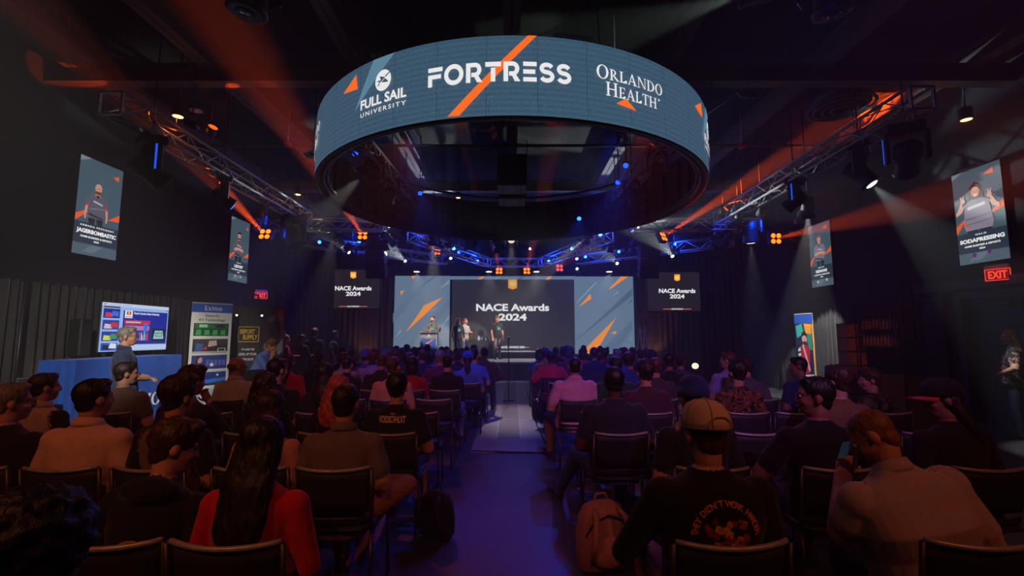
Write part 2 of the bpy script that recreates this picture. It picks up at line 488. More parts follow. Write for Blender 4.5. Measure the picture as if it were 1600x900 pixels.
# doorway on the right: frame, two leaves, closer
FRAME = mat('door_frame', (52, 50, 58), .6)
DOORM = mat('door_leaf', (22, 22, 25), .5, var=.1)
dr = struct('door_1', MB().box((XR + .12, (DY0 + DY1) / 2 + .47, DZ / 2), (.05, .90, DZ)).box((XR + .12, (DY0 + DY1) / 2 - .47, DZ / 2), (.05, .90, DZ)), DOORM, label='black double door in the right wall')
fm = MB(); fm.box((XR - .01, DY1 + .06, DZ / 2), (.08, .12, DZ)).box((XR - .01, DY0 - .06, DZ / 2), (.08, .12, DZ)).box((XR - .01, (DY0 + DY1) / 2, DZ + .07), (.08, DY1 - DY0 + .24, .14))
obj('door_frame', fm, FRAME, dr)
obj('door_closer', MB().box((XR + .05, 8.0, DZ - .1), (.08, .36, .08), bev=.01), FRAME, dr)
obj('push_bar', MB().box((XR + .06, 8.15, 1.0), (.05, .75, .06), bev=.01), CASE, dr)
obj('push_bar', MB().box((XR + .06, 7.2, 1.0), (.05, .75, .06), bev=.01), CASE, dr)
obj('handle', MB().cyl((XR + .05, 7.72, .95), (XR + .05, 7.72, 1.2), .012), CHROME, dr)
# pale pilaster beside the door
struct('trim_1', MB().box((XR - .05, 9.15, 1.15), (.1, .42, 2.3)), FRAME, label='grey pilaster beside the double door')
struct('trim_2', MB().box((XR - .03, (DY0 + 9.4) / 2, 2.5), (.06, 3.0, .16)), FRAME, label='grey ledge above the double door')

# ------------------------------------------------------------------ aisle covering
MATT = mat('aisle_vinyl', (128, 122, 118), .5, var=.16, scale=5, bump=.1, bscale=60)
MATD = mat('aisle_inset', (92, 80, 80), .55, var=.12, scale=9)
am = thing('floor_mat', 'long grey mat laid down the middle aisle in front of the stage', 'mat', (0, 0, 0))
obj('mat_sheet', MB().box((-.03, 11.3, .005), (1.06, 9.9, .010), bev=.002), MATT, am)
for k, (y0, y1) in enumerate(((7.15, 10.2), (10.25, 13.2), (13.25, 16.1))):
    obj('inset_strip', MB().box((-.05, (y0 + y1) / 2, .0115), (.34, y1 - y0, .005)), MATD, am)
    for sx in (-.23, .13):
        obj('edge_strip', MB().box((sx, (y0 + y1) / 2, .0125), (.014, y1 - y0, .006)), WHITEPL if k > 5 else mat('edge_metal', (150, 146, 146), .4, .4), am)
cab = MB(); cab.tube([(.50, 6.42, .012), (.48, 7.0, .012), (.43, 8.2, .012), (.44, 10, .012), (.42, 12.5, .012), (.45, 15.9, .012)], .012, 6)
tag(obj('floor_cable', cab, RUBBER), 'black cable running along the right edge of the aisle mat', 'cable')
cab = MB(); cab.tube([(-.56, 6.40, .012), (-.1, 6.34, .013), (.30, 6.31, .012), (.50, 6.34, .012)], .009, 6)
tag(obj('floor_cable', cab, RUBBER), 'black cable crossing the aisle at the near end of the mat', 'cable')

# ------------------------------------------------------------------ LED ring
RR, RYC, RZB, RZT = 3.72, 9.2, 4.28, 5.34
def ring_map(s, z, d):
    a = s / RR
    return Vector(((RR + .012 + d) * sin(a), RYC - (RR + .012 + d) * cos(a), z))
ring = thing('led_ring', 'large round hanging LED ring screen with sponsor names', 'screen', (0, RYC, 0))
def led_slate():
    """LED face: slate blue with the pixel rows of the tiles"""
    m = bpy.data.materials.new('led_slate'); m.use_nodes = True; nt = m.node_tree; b = nt.nodes['Principled BSDF']
    b.inputs['Base Color'].default_value = (.012, .013, .015, 1); b.inputs['Roughness'].default_value = .6
    tc = nt.nodes.new('ShaderNodeTexCoord')
    n1 = nt.nodes.new('ShaderNodeTexNoise'); n1.inputs['Scale'].default_value = 46; n1.inputs['Detail'].default_value = 4; n1.inputs['Roughness'].default_value = .75
    nt.links.new(tc.outputs['Object'], n1.inputs['Vector'])
    wv = nt.nodes.new('ShaderNodeTexWave'); wv.wave_type = 'BANDS'; wv.bands_direction = 'Z'; wv.inputs['Scale'].default_value = 4.2; wv.inputs['Distortion'].default_value = .6
    nt.links.new(tc.outputs['Object'], wv.inputs['Vector'])
    a = nt.nodes.new('ShaderNodeMapRange'); a.inputs['From Min'].default_value = .3; a.inputs['From Max'].default_value = .7; a.inputs['To Min'].default_value = .70; a.inputs['To Max'].default_value = 1.30
    nt.links.new(n1.outputs['Fac'], a.inputs['Value'])
    w2 = nt.nodes.new('ShaderNodeMapRange'); w2.inputs['To Min'].default_value = .90; w2.inputs['To Max'].default_value = 1.10
    nt.links.new(wv.outputs['Fac'], w2.inputs['Value'])
    ml = nt.nodes.new('ShaderNodeMath'); ml.operation = 'MULTIPLY'; nt.links.new(a.outputs[0], ml.inputs[0]); nt.links.new(w2.outputs[0], ml.inputs[1])
    sc = nt.nodes.new('ShaderNodeVectorMath'); sc.operation = 'SCALE'; sc.inputs[0].default_value = lin(SLATE)[:3]; nt.links.new(ml.outputs[0], sc.inputs['Scale'])
    nt.links.new(sc.outputs['Vector'], b.inputs['Emission Color']); b.inputs['Emission Strength'].default_value = 1.0
    m.cycles.emission_sampling = 'FRONT'
    return m
LEDSLATE = led_slate()
NP = 36
pm = None
for i in range(NP):
    if pm is None:
        a = pi / NP - .0004; mb = MB(); rings_ = []
        K = 4
        fo = [((RR) * sin(-a + 2 * a * k / K), -RR * cos(-a + 2 * a * k / K)) for k in range(K + 1)]
        bo = [((RR - .09) * sin(-a + 2 * a * k / K), -(RR - .09) * cos(-a + 2 * a * k / K)) for k in range(K + 1)]
        vs = [(x, y, RZB) for x, y in fo] + [(x, y, RZT) for x, y in fo] + [(x, y, RZB) for x, y in bo] + [(x, y, RZT) for x, y in bo]
        n = K + 1; fs = []; ms = []
        for k in range(K):
            fs.append([k, k + 1, n + k + 1, n + k]); fs.append([2 * n + k + 1, 2 * n + k, 3 * n + k, 3 * n + k + 1])
            fs.append([n + k, n + k + 1, 3 * n + k + 1, 3 * n + k]); fs.append([k + 1, k, 2 * n + k, 2 * n + k + 1])
        fs += [[0, n, 3 * n, 2 * n], [K, 2 * n + K, 3 * n + K, n + K]]
        mb.add(vs, fs)
        for j in range(len(mb.f)):
            mb.m[j] = 0 if (j % 4 == 0 and j < 4 * K) else 1
        pm = mb.mesh('led_panel'); pm.materials.append(LEDSLATE); pm.materials.append(CASE)
    o = bpy.data.objects.new('led_panel', pm); COL.objects.link(o); o.parent = ring; o.rotation_euler = (0, 0, 2 * pi * i / NP)
def tubering(r, z, t, seg=96):
    mb = MB(); rings_ = []
    for i in range(seg):
        a = 2 * pi * i / seg; c = Vector((r * cos(a), r * sin(a), z)); u = Vector((cos(a), sin(a), 0))
        rings_.append([c + u * t * cos(b) + Vector((0, 0, 1)) * t * sin(b) for b in (0, pi / 3, 2 * pi / 3, pi, 4 * pi / 3, 5 * pi / 3)])
    rings_.append(rings_[0]); mb.loft(rings_, 0, True, False); return mb
INNER = mat('ring_inner_skin', (17, 17, 19), .55, var=.3, scale=9)
mb = MB(); q = []
for i in range(97):
    a = 2 * pi * i / 96
    q.append([Vector((r * cos(a), r * sin(a), z)) for r, z in ((RR - .10, RZB + .01), (RR - .16, RZB + .01), (RR - .16, RZT - .02), (RR - .10, RZT - .02))])
mb.loft(q, 0, True, False)
obj('inner_wall', mb, INNER, ring)
for r, z, t in ((RR - .02, RZB - .012, .022), (RR - .2, RZB + .08, .03), (RR - .2, RZT - .1, .03), (RR - .35, RZT + .05, .03)):
    obj('frame_hoop', tubering(r, z, t), CASE, ring)
st = None
for i in range(NP):
    if st is None:
        st = MB().box((0, -RR + .2, (RZB + RZT) / 2), (.05, .06, RZT - RZB - .1)).mesh('frame_post'); st.materials.append(CASE)
    o = bpy.data.objects.new('frame_post', st); COL.objects.link(o); o.parent = ring; o.rotation_euler = (0, 0, 2 * pi * (i + .5) / NP)
for a in (20, 70, 110, 160, 200, 250, 290, 340):
    x, y = (RR - .2) * cos(radians(a)), (RR - .2) * sin(radians(a))
    obj('hanging_cable', MB().cyl((x, y, RZT - .05), (x * .97, y * .97, 6.48), .008, n=6), CASE, ring)
for k, (r0, zz) in enumerate(((.30, .35), (.34, .55), (.28, .75))):
    for a0, a1 in ((100, 165), (15, 75)):
        mb = MB(); mb.tube([((RR - r0 - .05 * sin(j * 1.3)) * cos(radians(a0 + (a1 - a0) * j / 12)), (RR - r0) * sin(radians(a0 + (a1 - a0) * j / 12)), RZB + zz - .08 * sin(pi * j / 12)) for j in range(13)], .012, 6)
        obj('signal_cable', mb, mat('grey_cable', (70, 70, 74), .5), ring)
flap = MB().box((0, 0, 0), (.50, .16, .012), RX(.35).to_3x3())
obj('loose_flap', flap, mat('grey_sheet', (60, 60, 64), .5), ring, T(.78, -3.63, RZT + .04) @ RY(-.02) @ RZ(.2))

# what the ring shows, repeated four times round
def D(deg): return RR * radians(deg)
def sliced(art, lo, z0, hi, z1, c, n=12):
    vs = []
    for k in range(n + 1):
        t = k / n; z = z0 + (z1 - z0) * t
        vs += [(lo[0] + (hi[0] - lo[0]) * t, z), (lo[1] + (hi[1] - lo[1]) * t, z)]
    art.items.append((vs, [[2 * k, 2 * k + 1, 2 * k + 3, 2 * k + 2] for k in range(n)], c, 1))
art_bg, art_full, art_fort, art_orl = Art(), Art(), Art(), Art()
for q in range(4):
    o = D(90 * q)
    sliced(art_bg, (o + D(-12.6), o + D(-10.2)), RZB + .02, (o + D(3.1), o + D(4.8)), RZT - .004, ORANGE)
    art_bg.poly([(o + D(-41.2), 5.06), (o + D(-35.6), 5.01), (o + D(-36.3), 5.24)], ORANGE, 1)
    art_bg.poly([(o + D(21.3), 4.56), (o + D(26.3), 4.525), (o + D(23.7), 4.66)], ORANGE, 4)
    sliced(art_bg, (o + D(-36.3), o + D(-36.2)), 4.69, (o + D(-30.7), o + D(-24.8)), RZT - .01, (92, 132, 156))
    art_full.disc(o + D(-27.8), 4.985, .140, .150, WHITE, 2, 28)
    # little aeroplane knocked out of the disc
    pl = [[(-.06, -.02), (.16, .12), (.17, .14), (-.07, .01)], [(-.03, -.015), (.035, .03), (.09, -.02), (.085, -.035)], [(-.02, .0), (.03, .05), (-.05, .075), (-.06, .065)], [(-.07, -.01), (-.055, -.03), (-.085, -.06), (-.095, -.05)], [(-.07, 0), (-.06, .02), (-.105, .02), (-.105, .01)]]
    art_full.polys([[(o + D(-27.8) + x, 4.975 + y) for x, y in p] for p in pl], SLATE, 3)
    art_full.text('FULL SAIL', o + D(-28.0), 4.668, .128, WHITE, 3, bold=.03, width=D(12.6))
    art_full.text('UNIVERSITY', o + D(-28.0), 4.553, .062, WHITE, 3, bold=.012, width=D(12.5), spacing=1.35)
    set_glyphs(art_fort, 'FORTRESS', o + D(-16.8), 4.72, .262, WHITE, glyph_wide, D(28.5), 3, gap=.12)
    set_glyphs(art_orl, 'ORLANDO', o + D(17.0), 4.868, .185, WHITE, serif_glyph, D(17.1), 3, gap=.05, caps=.82)
    set_glyphs(art_orl, 'HEALTH', o + D(19.0), 4.648, .190, WHITE, serif_glyph, D(13.2), 3, gap=.05, caps=.80)
    art_orl.disc(o + D(32.9), 4.79, .016, .016, WHITE, 3, 10)
RI = T(0, -RYC, 0)
ringm = lambda a, b, d: ring_map(a, b, d) - Vector((0, RYC, 0))
art_bg.build_each('graphic_shape', ringm, ring, 1.0)
art_full.build_each('lettering', ringm, ring, 1.0); art_fort.build_each('letter', ringm, ring, 1.0); art_orl.build_each('letter', ringm, ring, 1.0)

# ------------------------------------------------------------------ stage
SY, SZ = 16.5, .63
STAGEF = mat('stage_front', (40, 40, 42), .8, var=.1)
STAGET = mat('stage_top', (150, 152, 155), .45, var=.08, scale=3)
stg = thing('stage', 'low grey-topped stage at the front of the hall', 'stage', (0, SY, 0))
obj('deck', MB().box((0, 1.9, SZ - .03), (11.0, 3.8, .06), bev=.01), STAGET, stg)
for k in range(10):
    obj('front_panel', MB().box((-4.95 + 1.1 * k, .02, (SZ - .06) / 2), (1.09, .04, SZ - .06)), STAGEF, stg)
for sx in (-5.48, 5.48): obj('side_panel', MB().box((sx, 1.9, (SZ - .06) / 2), (.04, 3.8, SZ - .06)), STAGEF, stg)
obj('edge_trim', MB().box((0, -.005, SZ - .025), (11.0, .03, .05)), mat('edge_alu', (150, 150, 152), .4, .6), stg)

# back LED walls: traced in the plane of each wall
BLUEGREY, LBLUE, DBLUE, AMBER = (104, 128, 150), (136, 160, 180), (74, 98, 122), (250, 150, 52)
def wall_map(Y):
    def f(px, mpy, d):
        p = at_y(px, -mpy, Y); p.y -= d; return p
    return f
def led_wall(name, label, x0, x1, y0, y1, Y, base, pics, k=.8, rows=4, cols=3, var=.10):
    t = thing(name, label, 'screen', at_y((x0 + x1) / 2, y1, Y))
    a, b = at_y(x0, y1, Y), at_y(x1, y0, Y)
    # tiles side by side
    W, Hh = (b.x - a.x) / cols, (b.z - a.z) / rows
    tm = MB().box((0, .045, 0), (W - .002, .08, Hh - .002)).mesh('led_tile')
    tm.materials.append(glow(base, k, var, 60, True))
    for i in range(cols):
        for j in range(rows):
            o = bpy.data.objects.new('led_tile', tm); COL.objects.link(o); o.parent = t
            o.location = Vector((a.x + W * (i + .5), Y, a.z + Hh * (j + .5))) - t.location
    f = wall_map(Y)
    for nm, art in pics:
        (art.build_each if nm == 'graphic_shape' else art.build)(nm, lambda u, v, d: f(u, v, d) - t.location, t, k * (1.35 if nm == 'lettering' else 1))
    return t
def V(*pts): return [(x, -y) for x, y in pts]
aL = Art()
aL.poly(V((634, 519), (663, 477), (692, 464), (672, 484)), AMBER, 2).poly(V((643, 431), (650, 431), (645, 437)), AMBER, 2).poly(V((625, 455), (632, 454), (627, 461)), AMBER, 2)
aL.poly(V((668, 489), (683, 481), (679, 484)), AMBER, 2)
aL.poly(V((655, 450), (677, 432), (683, 431), (660, 447)), DBLUE, 1).poly(V((687, 451), (702, 437), (702, 442), (690, 450)), LBLUE, 1).poly(V((616, 529), (627, 513), (626, 519)), LBLUE, 1).poly(V((683, 520), (702, 492), (702, 497)), LBLUE, 1)
aL.poly(V((632, 545), (700, 470), (702, 470), (702, 480), (650, 545)), (96, 120, 143), 1).poly(V((614, 490), (640, 462), (660, 450), (614, 505)), (97, 121, 144), 1)
led_wall('led_wall', 'blue-grey LED wall with orange shards left of the main stage screen', 614, 703, 431, 553, 19.85, BLUEGREY, [('graphic_shape', aL)], .92)
aR = Art()
aR.poly(V((907, 552), (963, 496), (930, 552)), AMBER, 2).poly(V((951, 452), (970, 432), (982, 432), (953, 452)), AMBER, 2).poly(V((904, 480), (922, 459), (924, 467)), AMBER, 2).poly(V((954, 521), (962, 517), (963, 522)), AMBER, 2)
aR.poly(V((900, 532), (988, 450), (988, 462), (914, 520), (900, 530)), (82, 106, 128), 1).poly(V((953, 538), (981, 506), (956, 538)), LBLUE, 1).poly(V((900, 473), (930, 441), (934, 440), (901, 474)), LBLUE, 1).poly(V((957, 463), (966, 454), (967, 457)), LBLUE, 1).poly(V((980, 477), (988, 466), (988, 470)), DBLUE, 1).poly(V((983, 534), (988, 527), (988, 530)), LBLUE, 1)
aR.poly(V((935, 552), (988, 500), (988, 515), (960, 552)), (92, 116, 139), 1)
led_wall('led_wall', 'blue-grey LED wall with orange shards right of the main stage screen', 899, 989, 432, 553, 19.85, BLUEGREY, [('graphic_shape', aR)], .92)
CHAR = (50, 50, 54)
aC, aCt, aSh = Art(), Art(), Art()
def shield(art, cx, cy, w, h, lay=2):
    art.poly(V((cx - w / 2, cy - h / 2), (cx + w / 2, cy - h / 2), (cx + w / 2, cy + h * .35), (cx, cy + h / 2), (cx - w / 2, cy + h * .35)), (255, 165, 30), lay)
    art.poly(V((cx - w * .36, cy - h * .34), (cx + w * .36, cy - h * .34), (cx + w * .36, cy + h * .22), (cx, cy + h * .36), (cx - w * .36, cy + h * .22)), (255, 196, 70), lay + 1)
    art.text('NACE', cx, -cy - h * .06, h * .17, WHITE, lay + 2, bold=.03, width=w * .62)
shield(aSh, 801, 444, 14, 17)
aCt.text('NACE Awards', 801, -485.5, 10.3, WHITE, 3, bold=.034, width=114)
aCt.text('2024', 801, -500.5, 10.0, WHITE, 3, bold=.034, width=44)
aCt.text('NACE AWARDS 2024', 801, -544, 3.2, WHITE, 3, bold=.03, width=38)
aC.rect(774, -543.2, 780, -542.2, (255, 130, 60), 2); aC.rect(821, -543.2, 827, -542.2, (255, 130, 60), 2)
led_wall('led_screen', 'dark main stage screen with large white awards title', 705, 897, 437, 549, 19.95, CHAR, [('emblem', aSh), ('lettering', aCt), ('lettering', aC)], .75, 4, 6, .05)
aT = Art()
aT.poly(V((746, 436), (752, 432), (758, 432), (752, 436)), AMBER, 2).poly(V((852, 437), (857, 432), (863, 432), (858, 437)), AMBER, 2).poly(V((806, 437), (816, 432), (821, 432), (811, 437)), DBLUE, 1).poly(V((829, 437), (836, 432), (840, 432), (833, 437)), DBLUE, 1).poly(V((770, 436), (780, 432), (784, 432), (776, 436)), LBLUE, 1)
led_wall('led_header', 'thin blue-grey LED strip above the main stage screen', 703, 899, 431.5, 436.5, 19.85, BLUEGREY, [('graphic_shape', aT)], .92, 1, 6)

# hanging side screens
def side_screen(label, x0, x1, y0, y1, Y, cx):
    t = thing('projection_screen', label, 'screen', at_y((x0 + x1) / 2, y1, Y))
    a, b = at_y(x0, y1, Y) - t.location, at_y(x1, y0, Y) - t.location
    obj('screen_panel', MB().box(((a.x + b.x) / 2, .03, (a.z + b.z) / 2), (b.x - a.x, .03, b.z - a.z)), glow((38, 35, 39), .8, .04, 20, True), t)
    fr = MB()
    for (cx_, cz, w, h) in (((a.x + b.x) / 2, a.z, b.x - a.x + .08, .05), ((a.x + b.x) / 2, b.z, b.x - a.x + .08, .05), (a.x, (a.z + b.z) / 2, .05, b.z - a.z), (b.x, (a.z + b.z) / 2, .05, b.z - a.z)):
        fr.box((cx_, .025, cz), (w, .06, h))
    obj('screen_frame', fr, CASE, t)
    for sx in (a.x + .3, b.x - .3): obj('hanging_cable', MB().cyl((sx, .03, b.z), (sx, .03, 6.5 - t.location.z), .008, n=6), CASE, t)
    w = x1 - x0; f = wall_map(Y)
    g, e, l = Art(), Art(), Art()
    cy = (y0 + y1) / 2
    shield(e, cx, y0 + (y1 - y0) * .16, 9, 10.5)
    g.text('NACE Awards', cx, -cy - 2, 6.2, WHITE, 3, bold=.034, width=57)
    g.text('2024', cx, -cy - 10.5, 6.0, WHITE, 3, bold=.034, width=23)
    l.rect(cx - 22, -(y1 - 3.6), cx - 9, -(y1 - 4.6), (210, 110, 60), 2); l.rect(cx + 9, -(y1 - 3.6), cx + 22, -(y1 - 4.6), (210, 110, 60), 2)
    l.text('NACE AWARDS 2024', cx, -(y1 - 3.2), 2.0, WHITE, 3, bold=.03, width=18)
    for nm, ar in (('lettering', g), ('emblem', e), ('lettering', l)):
        ar.build(nm, lambda u, v, d: f(u, v, d) - t.location, t, 1.1)
side_screen('dark hanging screen with small awards title, left of the stage', 503, 596, 420, 483, 18.4, 552)
side_screen('dark hanging screen with small awards title, right of the stage', 1011, 1110, 424, 487, 18.4, 1058)

# ------------------------------------------------------------------ portrait wall screens
SKIN, HAIRD = (205, 150, 128), (44, 30, 26)
def portrait(label, side, yc, zc, W, Hh, figure, role, who, sub, shards, k=.78, marks=None):
    X = XL if side < 0 else XR
    t = thing('portrait_screen', label, 'screen', (X, yc, zc - Hh / 2))
    sgn = -side                                      # faces into the room
    u = Vector((0, 1, 0)) if side < 0 else Vector((0, -1, 0))
    f = lambda a, b, d: Vector((sgn * (.07 + d), 0, 0)) + u * a + Vector((0, 0, b))
    mb = MB().box((sgn * .035, 0, Hh / 2), (.07, W + .02, Hh + .02), bev=.01); obj('display_case', mb, CASE, t)
    obj('wall_bracket', MB().box((sgn * .005, 0, Hh / 2), (.03, .4, .4)), CASE, t)
    bg = Art(); w = W / 2
    bg.rect(-w, 0, w, Hh, (72, 96, 108), 1)
    bg.poly([(-w, Hh), (-w, Hh * .94), (-w * .5, Hh)], (120, 142, 152), 2)
    bg.rect(-w, Hh * .115, w, Hh * .33, (44, 58, 70), 2)
    bg.poly([(-w, 0), (w, 0), (w, Hh * .1), (w * .3, Hh * .115), (-w, Hh * .115)], (84, 104, 114), 2)
    bg.poly([(-w * .6, Hh * .03), (-w * .1, Hh * .03), (w * .35, Hh * .11), (-w * .2, Hh * .11)], (104, 124, 134), 3)
    for s in shards: bg.poly([(x * W, y * Hh) for x, y in s], (255, 100, 44), 3)
    for m_ in (marks or []): bg.disc(m_[0] * W, m_[1] * Hh, W * .045, W * .05, m_[2], 4, 6)
    bg.build('picture', f, t, k)
    fg = Art()
    for kind, pts, c, lay in figure:
        if kind == 'p': fg.poly([(x * W, y * Hh) for x, y in pts], c, lay)
        elif kind == 'q': fg.polys([[(x * W, y * Hh) for x, y in q] for q in stroke([(a, b) for a, b in pts[0]], pts[1])], c, lay)
        else: fg.disc(pts[0] * W, pts[1] * Hh, pts[2] * W, pts[3] * Hh, c, lay)
    fg.build('figure_picture', f, t, k * 1.1)
    tx = Art()
    tx.text(role, 0, Hh * .292, Hh * .016, WHITE, 5, bold=.03, width=W * min(.78, .055 * len(role)), spacing=1.4)
    tx.text(who, 0, Hh * .225, Hh * .038, WHITE, 5, bold=.045, width=W * min(.9, .075 * len(who)))
    tx.text(sub, 0, Hh * .178, Hh * .018, WHITE, 5, bold=.035, width=W * .72)
    tx.text('2024', 0, Hh * .142, Hh * .017, WHITE, 5, bold=.035, width=W * .12)
    tx.build('lettering', f, t, k * 1.35)
    return t
GREYJ, DGREY, JEAN = (92, 90, 102), (46, 46, 56), (34, 36, 44)
def fig_man(hx, top, beard=True, hair=None, arms='down', shirt=GREYJ, s=1.0):
    L = []; e = L.append
    y = lambda d: top - d * s; x = lambda d: hx + d * s * 1.4
    e(('p', [(x(-.17), y(.215)), (x(-.10), y(.19)), (x(.10), y(.19)), (x(.17), y(.215)), (x(.18), y(.40)), (x(.14), y(.48)), (x(-.14), y(.48)), (x(-.17), y(.40))], shirt, 6))
    e(('p', [(x(-.13), y(.36)), (x(.16), y(.33)), (x(.15), y(.345)), (x(-.12), y(.38))], (120, 118, 130), 7))
    e(('p', [(x(-.14), y(.42)), (x(.14), y(.46)), (x(.12), y(.475)), (x(-.14), y(.45))], DGREY, 7))
    e(('p', [(x(-.04), y(.19)), (x(.04), y(.19)), (x(0), y(.225))], (22, 22, 26), 8))
    e(('p', [(x(-.075), y(.262)), (x(.10), y(.285)), (x(.10), y(.303)), (x(-.075), y(.280))], (190, 200, 206), 8))
    e(('p', [(x(-.045), y(.175)), (x(.045), y(.175)), (x(.055), y(.205)), (x(-.055), y(.205))], SKIN, 6))
    e(('d', (x(0), y(.105), .092 * s, .058 * s), SKIN, 8)); e(('d', (x(0), y(.135), .078 * s, .042 * s), (196, 140, 118), 8))
    if beard: e(('p', [(x(-.055), y(.14)), (x(.055), y(.14)), (x(.04), y(.18)), (x(-.04), y(.18))], (96, 58, 44), 9))
    e(('p', [(x(-.04), y(.108)), (x(-.012), y(.108)), (x(-.012), y(.115)), (x(-.04), y(.115))], (60, 40, 36), 9)); e(('p', [(x(.012), y(.108)), (x(.04), y(.108)), (x(.04), y(.115)), (x(.012), y(.115))], (60, 40, 36), 9))
    e(('p', [(x(-.025), y(.150)), (x(.025), y(.150)), (x(.018), y(.156)), (x(-.018), y(.156))], (150, 80, 74), 10))
    if hair: e(('p', [(x(-.075), y(.10)), (x(-.07), y(.045)), (x(0), y(.03)), (x(.07), y(.045)), (x(.075), y(.10)), (x(.05), y(.07)), (x(-.05), y(.07))], hair, 10))
    for sx in (-1, 1):
        if arms == 'down':
            e(('p', [(x(sx * .16), y(.22)), (x(sx * .20), y(.24)), (x(sx * .215), y(.335)), (x(sx * .15), y(.335))], shirt, 7))
            e(('p', [(x(sx * .15), y(.325)), (x(sx * .215), y(.325)), (x(sx * .215), y(.345)), (x(sx * .15), y(.345))], (214, 60, 40), 8))
            e(('p', [(x(sx * .165), y(.345)), (x(sx * .21), y(.345)), (x(sx * .225), y(.44)), (x(sx * .21), y(.50)), (x(sx * .185), y(.50)), (x(sx * .185), y(.44))], SKIN, 7))
        else:
            e(('p', [(x(sx * .16), y(.22)), (x(sx * .205), y(.25)), (x(sx * .21), y(.36)), (x(sx * .14), y(.36))], shirt, 7))
            e(('p', [(x(sx * .21), y(.35)), (x(sx * .17), y(.39)), (x(-sx * .10), y(.345)), (x(-sx * .10), y(.315)), (x(sx * .13), y(.33))], SKIN, 9))
    e(('p', [(x(-.14), y(.475)), (x(-.01), y(.475)), (x(-.025), .325), (x(-.12), .325)], JEAN, 5)); e(('p', [(x(.01), y(.475)), (x(.14), y(.475)), (x(.125), .325), (x(.03), .325)], JEAN, 5))
    return L
def fig_woman(hx, top):
    L = []; e = L.append; x = lambda d: hx + d * 1.22; y = lambda d: top - d; H2 = (74, 34, 28)
    e(('p', [(x(-.10), y(.05)), (x(0), y(.0)), (x(.10), y(.05)), (x(.13), y(.20)), (x(.15), y(.27)), (x(.06), y(.28)), (x(-.08), y(.26)), (x(-.15), y(.25)), (x(-.12), y(.15))], H2, 6))
    e(('p', [(x(-.20), y(.22)), (x(-.09), y(.185)), (x(.09), y(.185)), (x(.20), y(.22)), (x(.25), y(.45)), (x(.22), y(.51)), (x(-.22), y(.51)), (x(-.25), y(.45))], (142, 134, 150), 7))
    e(('p', [(x(-.22), y(.38)), (x(.23), y(.36)), (x(.22), y(.375)), (x(-.21), y(.395))], (112, 106, 122), 8)); e(('p', [(x(-.23), y(.44)), (x(.24), y(.42)), (x(.24), y(.43)), (x(-.22), y(.452))], (112, 106, 122), 8))
    e(('p', [(x(-.16), y(.255)), (x(.14), y(.235)), (x(.14), y(.268)), (x(-.16), y(.288))], (210, 210, 220), 8))
    e(('p', [(x(-.24), y(.42)), (x(-.20), y(.44)), (x(-.12), y(.475)), (x(-.13), y(.485)), (x(-.22), y(.455))], (240, 84, 50), 9))
    e(('d', (x(0), y(.10), .088, .062), (222, 170, 150), 9)); e(('d', (x(0), y(.125), .074, .045), (222, 166, 146), 9))
    e(('p', [(x(-.075), y(.10)), (x(-.06), y(.035)), (x(.06), y(.035)), (x(.075), y(.10)), (x(.03), y(.06)), (x(-.03), y(.06))], H2, 10))
    e(('p', [(x(-.035), y(.135)), (x(.035), y(.135)), (x(.02), y(.15)), (x(-.02), y(.15))], (250, 240, 236), 10))
    for sx in (-1, 1):
        e(('p', [(x(sx * .03), y(.098)), (x(sx * .048), y(.098)), (x(sx * .048), y(.106)), (x(sx * .03), y(.106))], (50, 32, 30), 10))
        e(('p', [(x(sx * .19), y(.22)), (x(sx * .26), y(.30)), (x(sx * .36), y(.33)), (x(sx * .37), y(.29)), (x(sx * .28), y(.25))], (222, 170, 150), 8))
        e(('p', [(x(sx * .37), y(.32)), (x(sx * .31), y(.31)), (x(sx * .21), y(.19)), (x(sx * .25), y(.18))], (222, 170, 150), 11))
        e(('d', (x(sx * .225), y(.18), .05, .028), (222, 170, 150), 11))
        e(('p', [(x(sx * .21), y(.165)), (x(sx * .235), y(.165)), (x(sx * .215), y(.12)), (x(sx * .20), y(.122))], (222, 170, 150), 11)); e(('p', [(x(sx * .225), y(.165)), (x(sx * .25), y(.165)), (x(sx * .27), y(.125)), (x(sx * .255), y(.122))], (222, 170, 150), 11))
    e(('p', [(x(-.22), y(.505)), (x(.0), y(.505)), (x(-.02), .325), (x(-.18), .325)], (42, 50, 58), 6)); e(('p', [(x(0), y(.505)), (x(.22), y(.505)), (x(.20), .325), (x(.02), .325)], (42, 50, 58), 6))
    return L
sh1 = [[(.26, .885), (.40, .86), (.40, .92)], [(-.5, .33), (-.22, .45), (-.24, .47), (-.5, .40)], [(-.26, .395), (-.13, .41), (-.17, .45)], [(.22, .41), (.5, .50), (.5, .42)]]
sh2 = [[(.16, .905), (.36, .89), (.36, .95)], [(-.5, .33), (-.5, .42), (-.27, .50), (-.30, .46)], [(.13, .47), (.5, .60), (.5, .52)]]
portrait('portrait screen showing a bald bearded man in grey jersey, near on left wall', -1, 8.48, 3.92, .91, 1.80, fig_man(-.06, .80, s=.86), 'ARMADA PRESIDENT', 'JAGERBOMBASTIC', 'GAME BUSINESS & ESPORTS', sh1)
portrait('portrait screen showing a dark-haired man with folded arms, far on left wall', -1, 12.97, 3.97, .90, 1.79, fig_man(-.06, .82, True, (26, 26, 30), 'crossed', s=.88), 'HALO', 'LEDHI7', 'CONTENT CREATION', sh1, marks=[(-.16, .085, (170, 180, 186)), (.14, .085, (170, 180, 186))])
portrait('portrait screen showing a smiling woman with raised hands, near on right wall', 1, 8.085, 3.715, .87, 1.72, fig_woman(-.02, .86), 'HALO', 'SODAPRESSING', 'GAME BUSINESS & ESPORTS', sh2, marks=[(-.17, .085, (120, 20, 120)), (.13, .10, (120, 20, 120))])
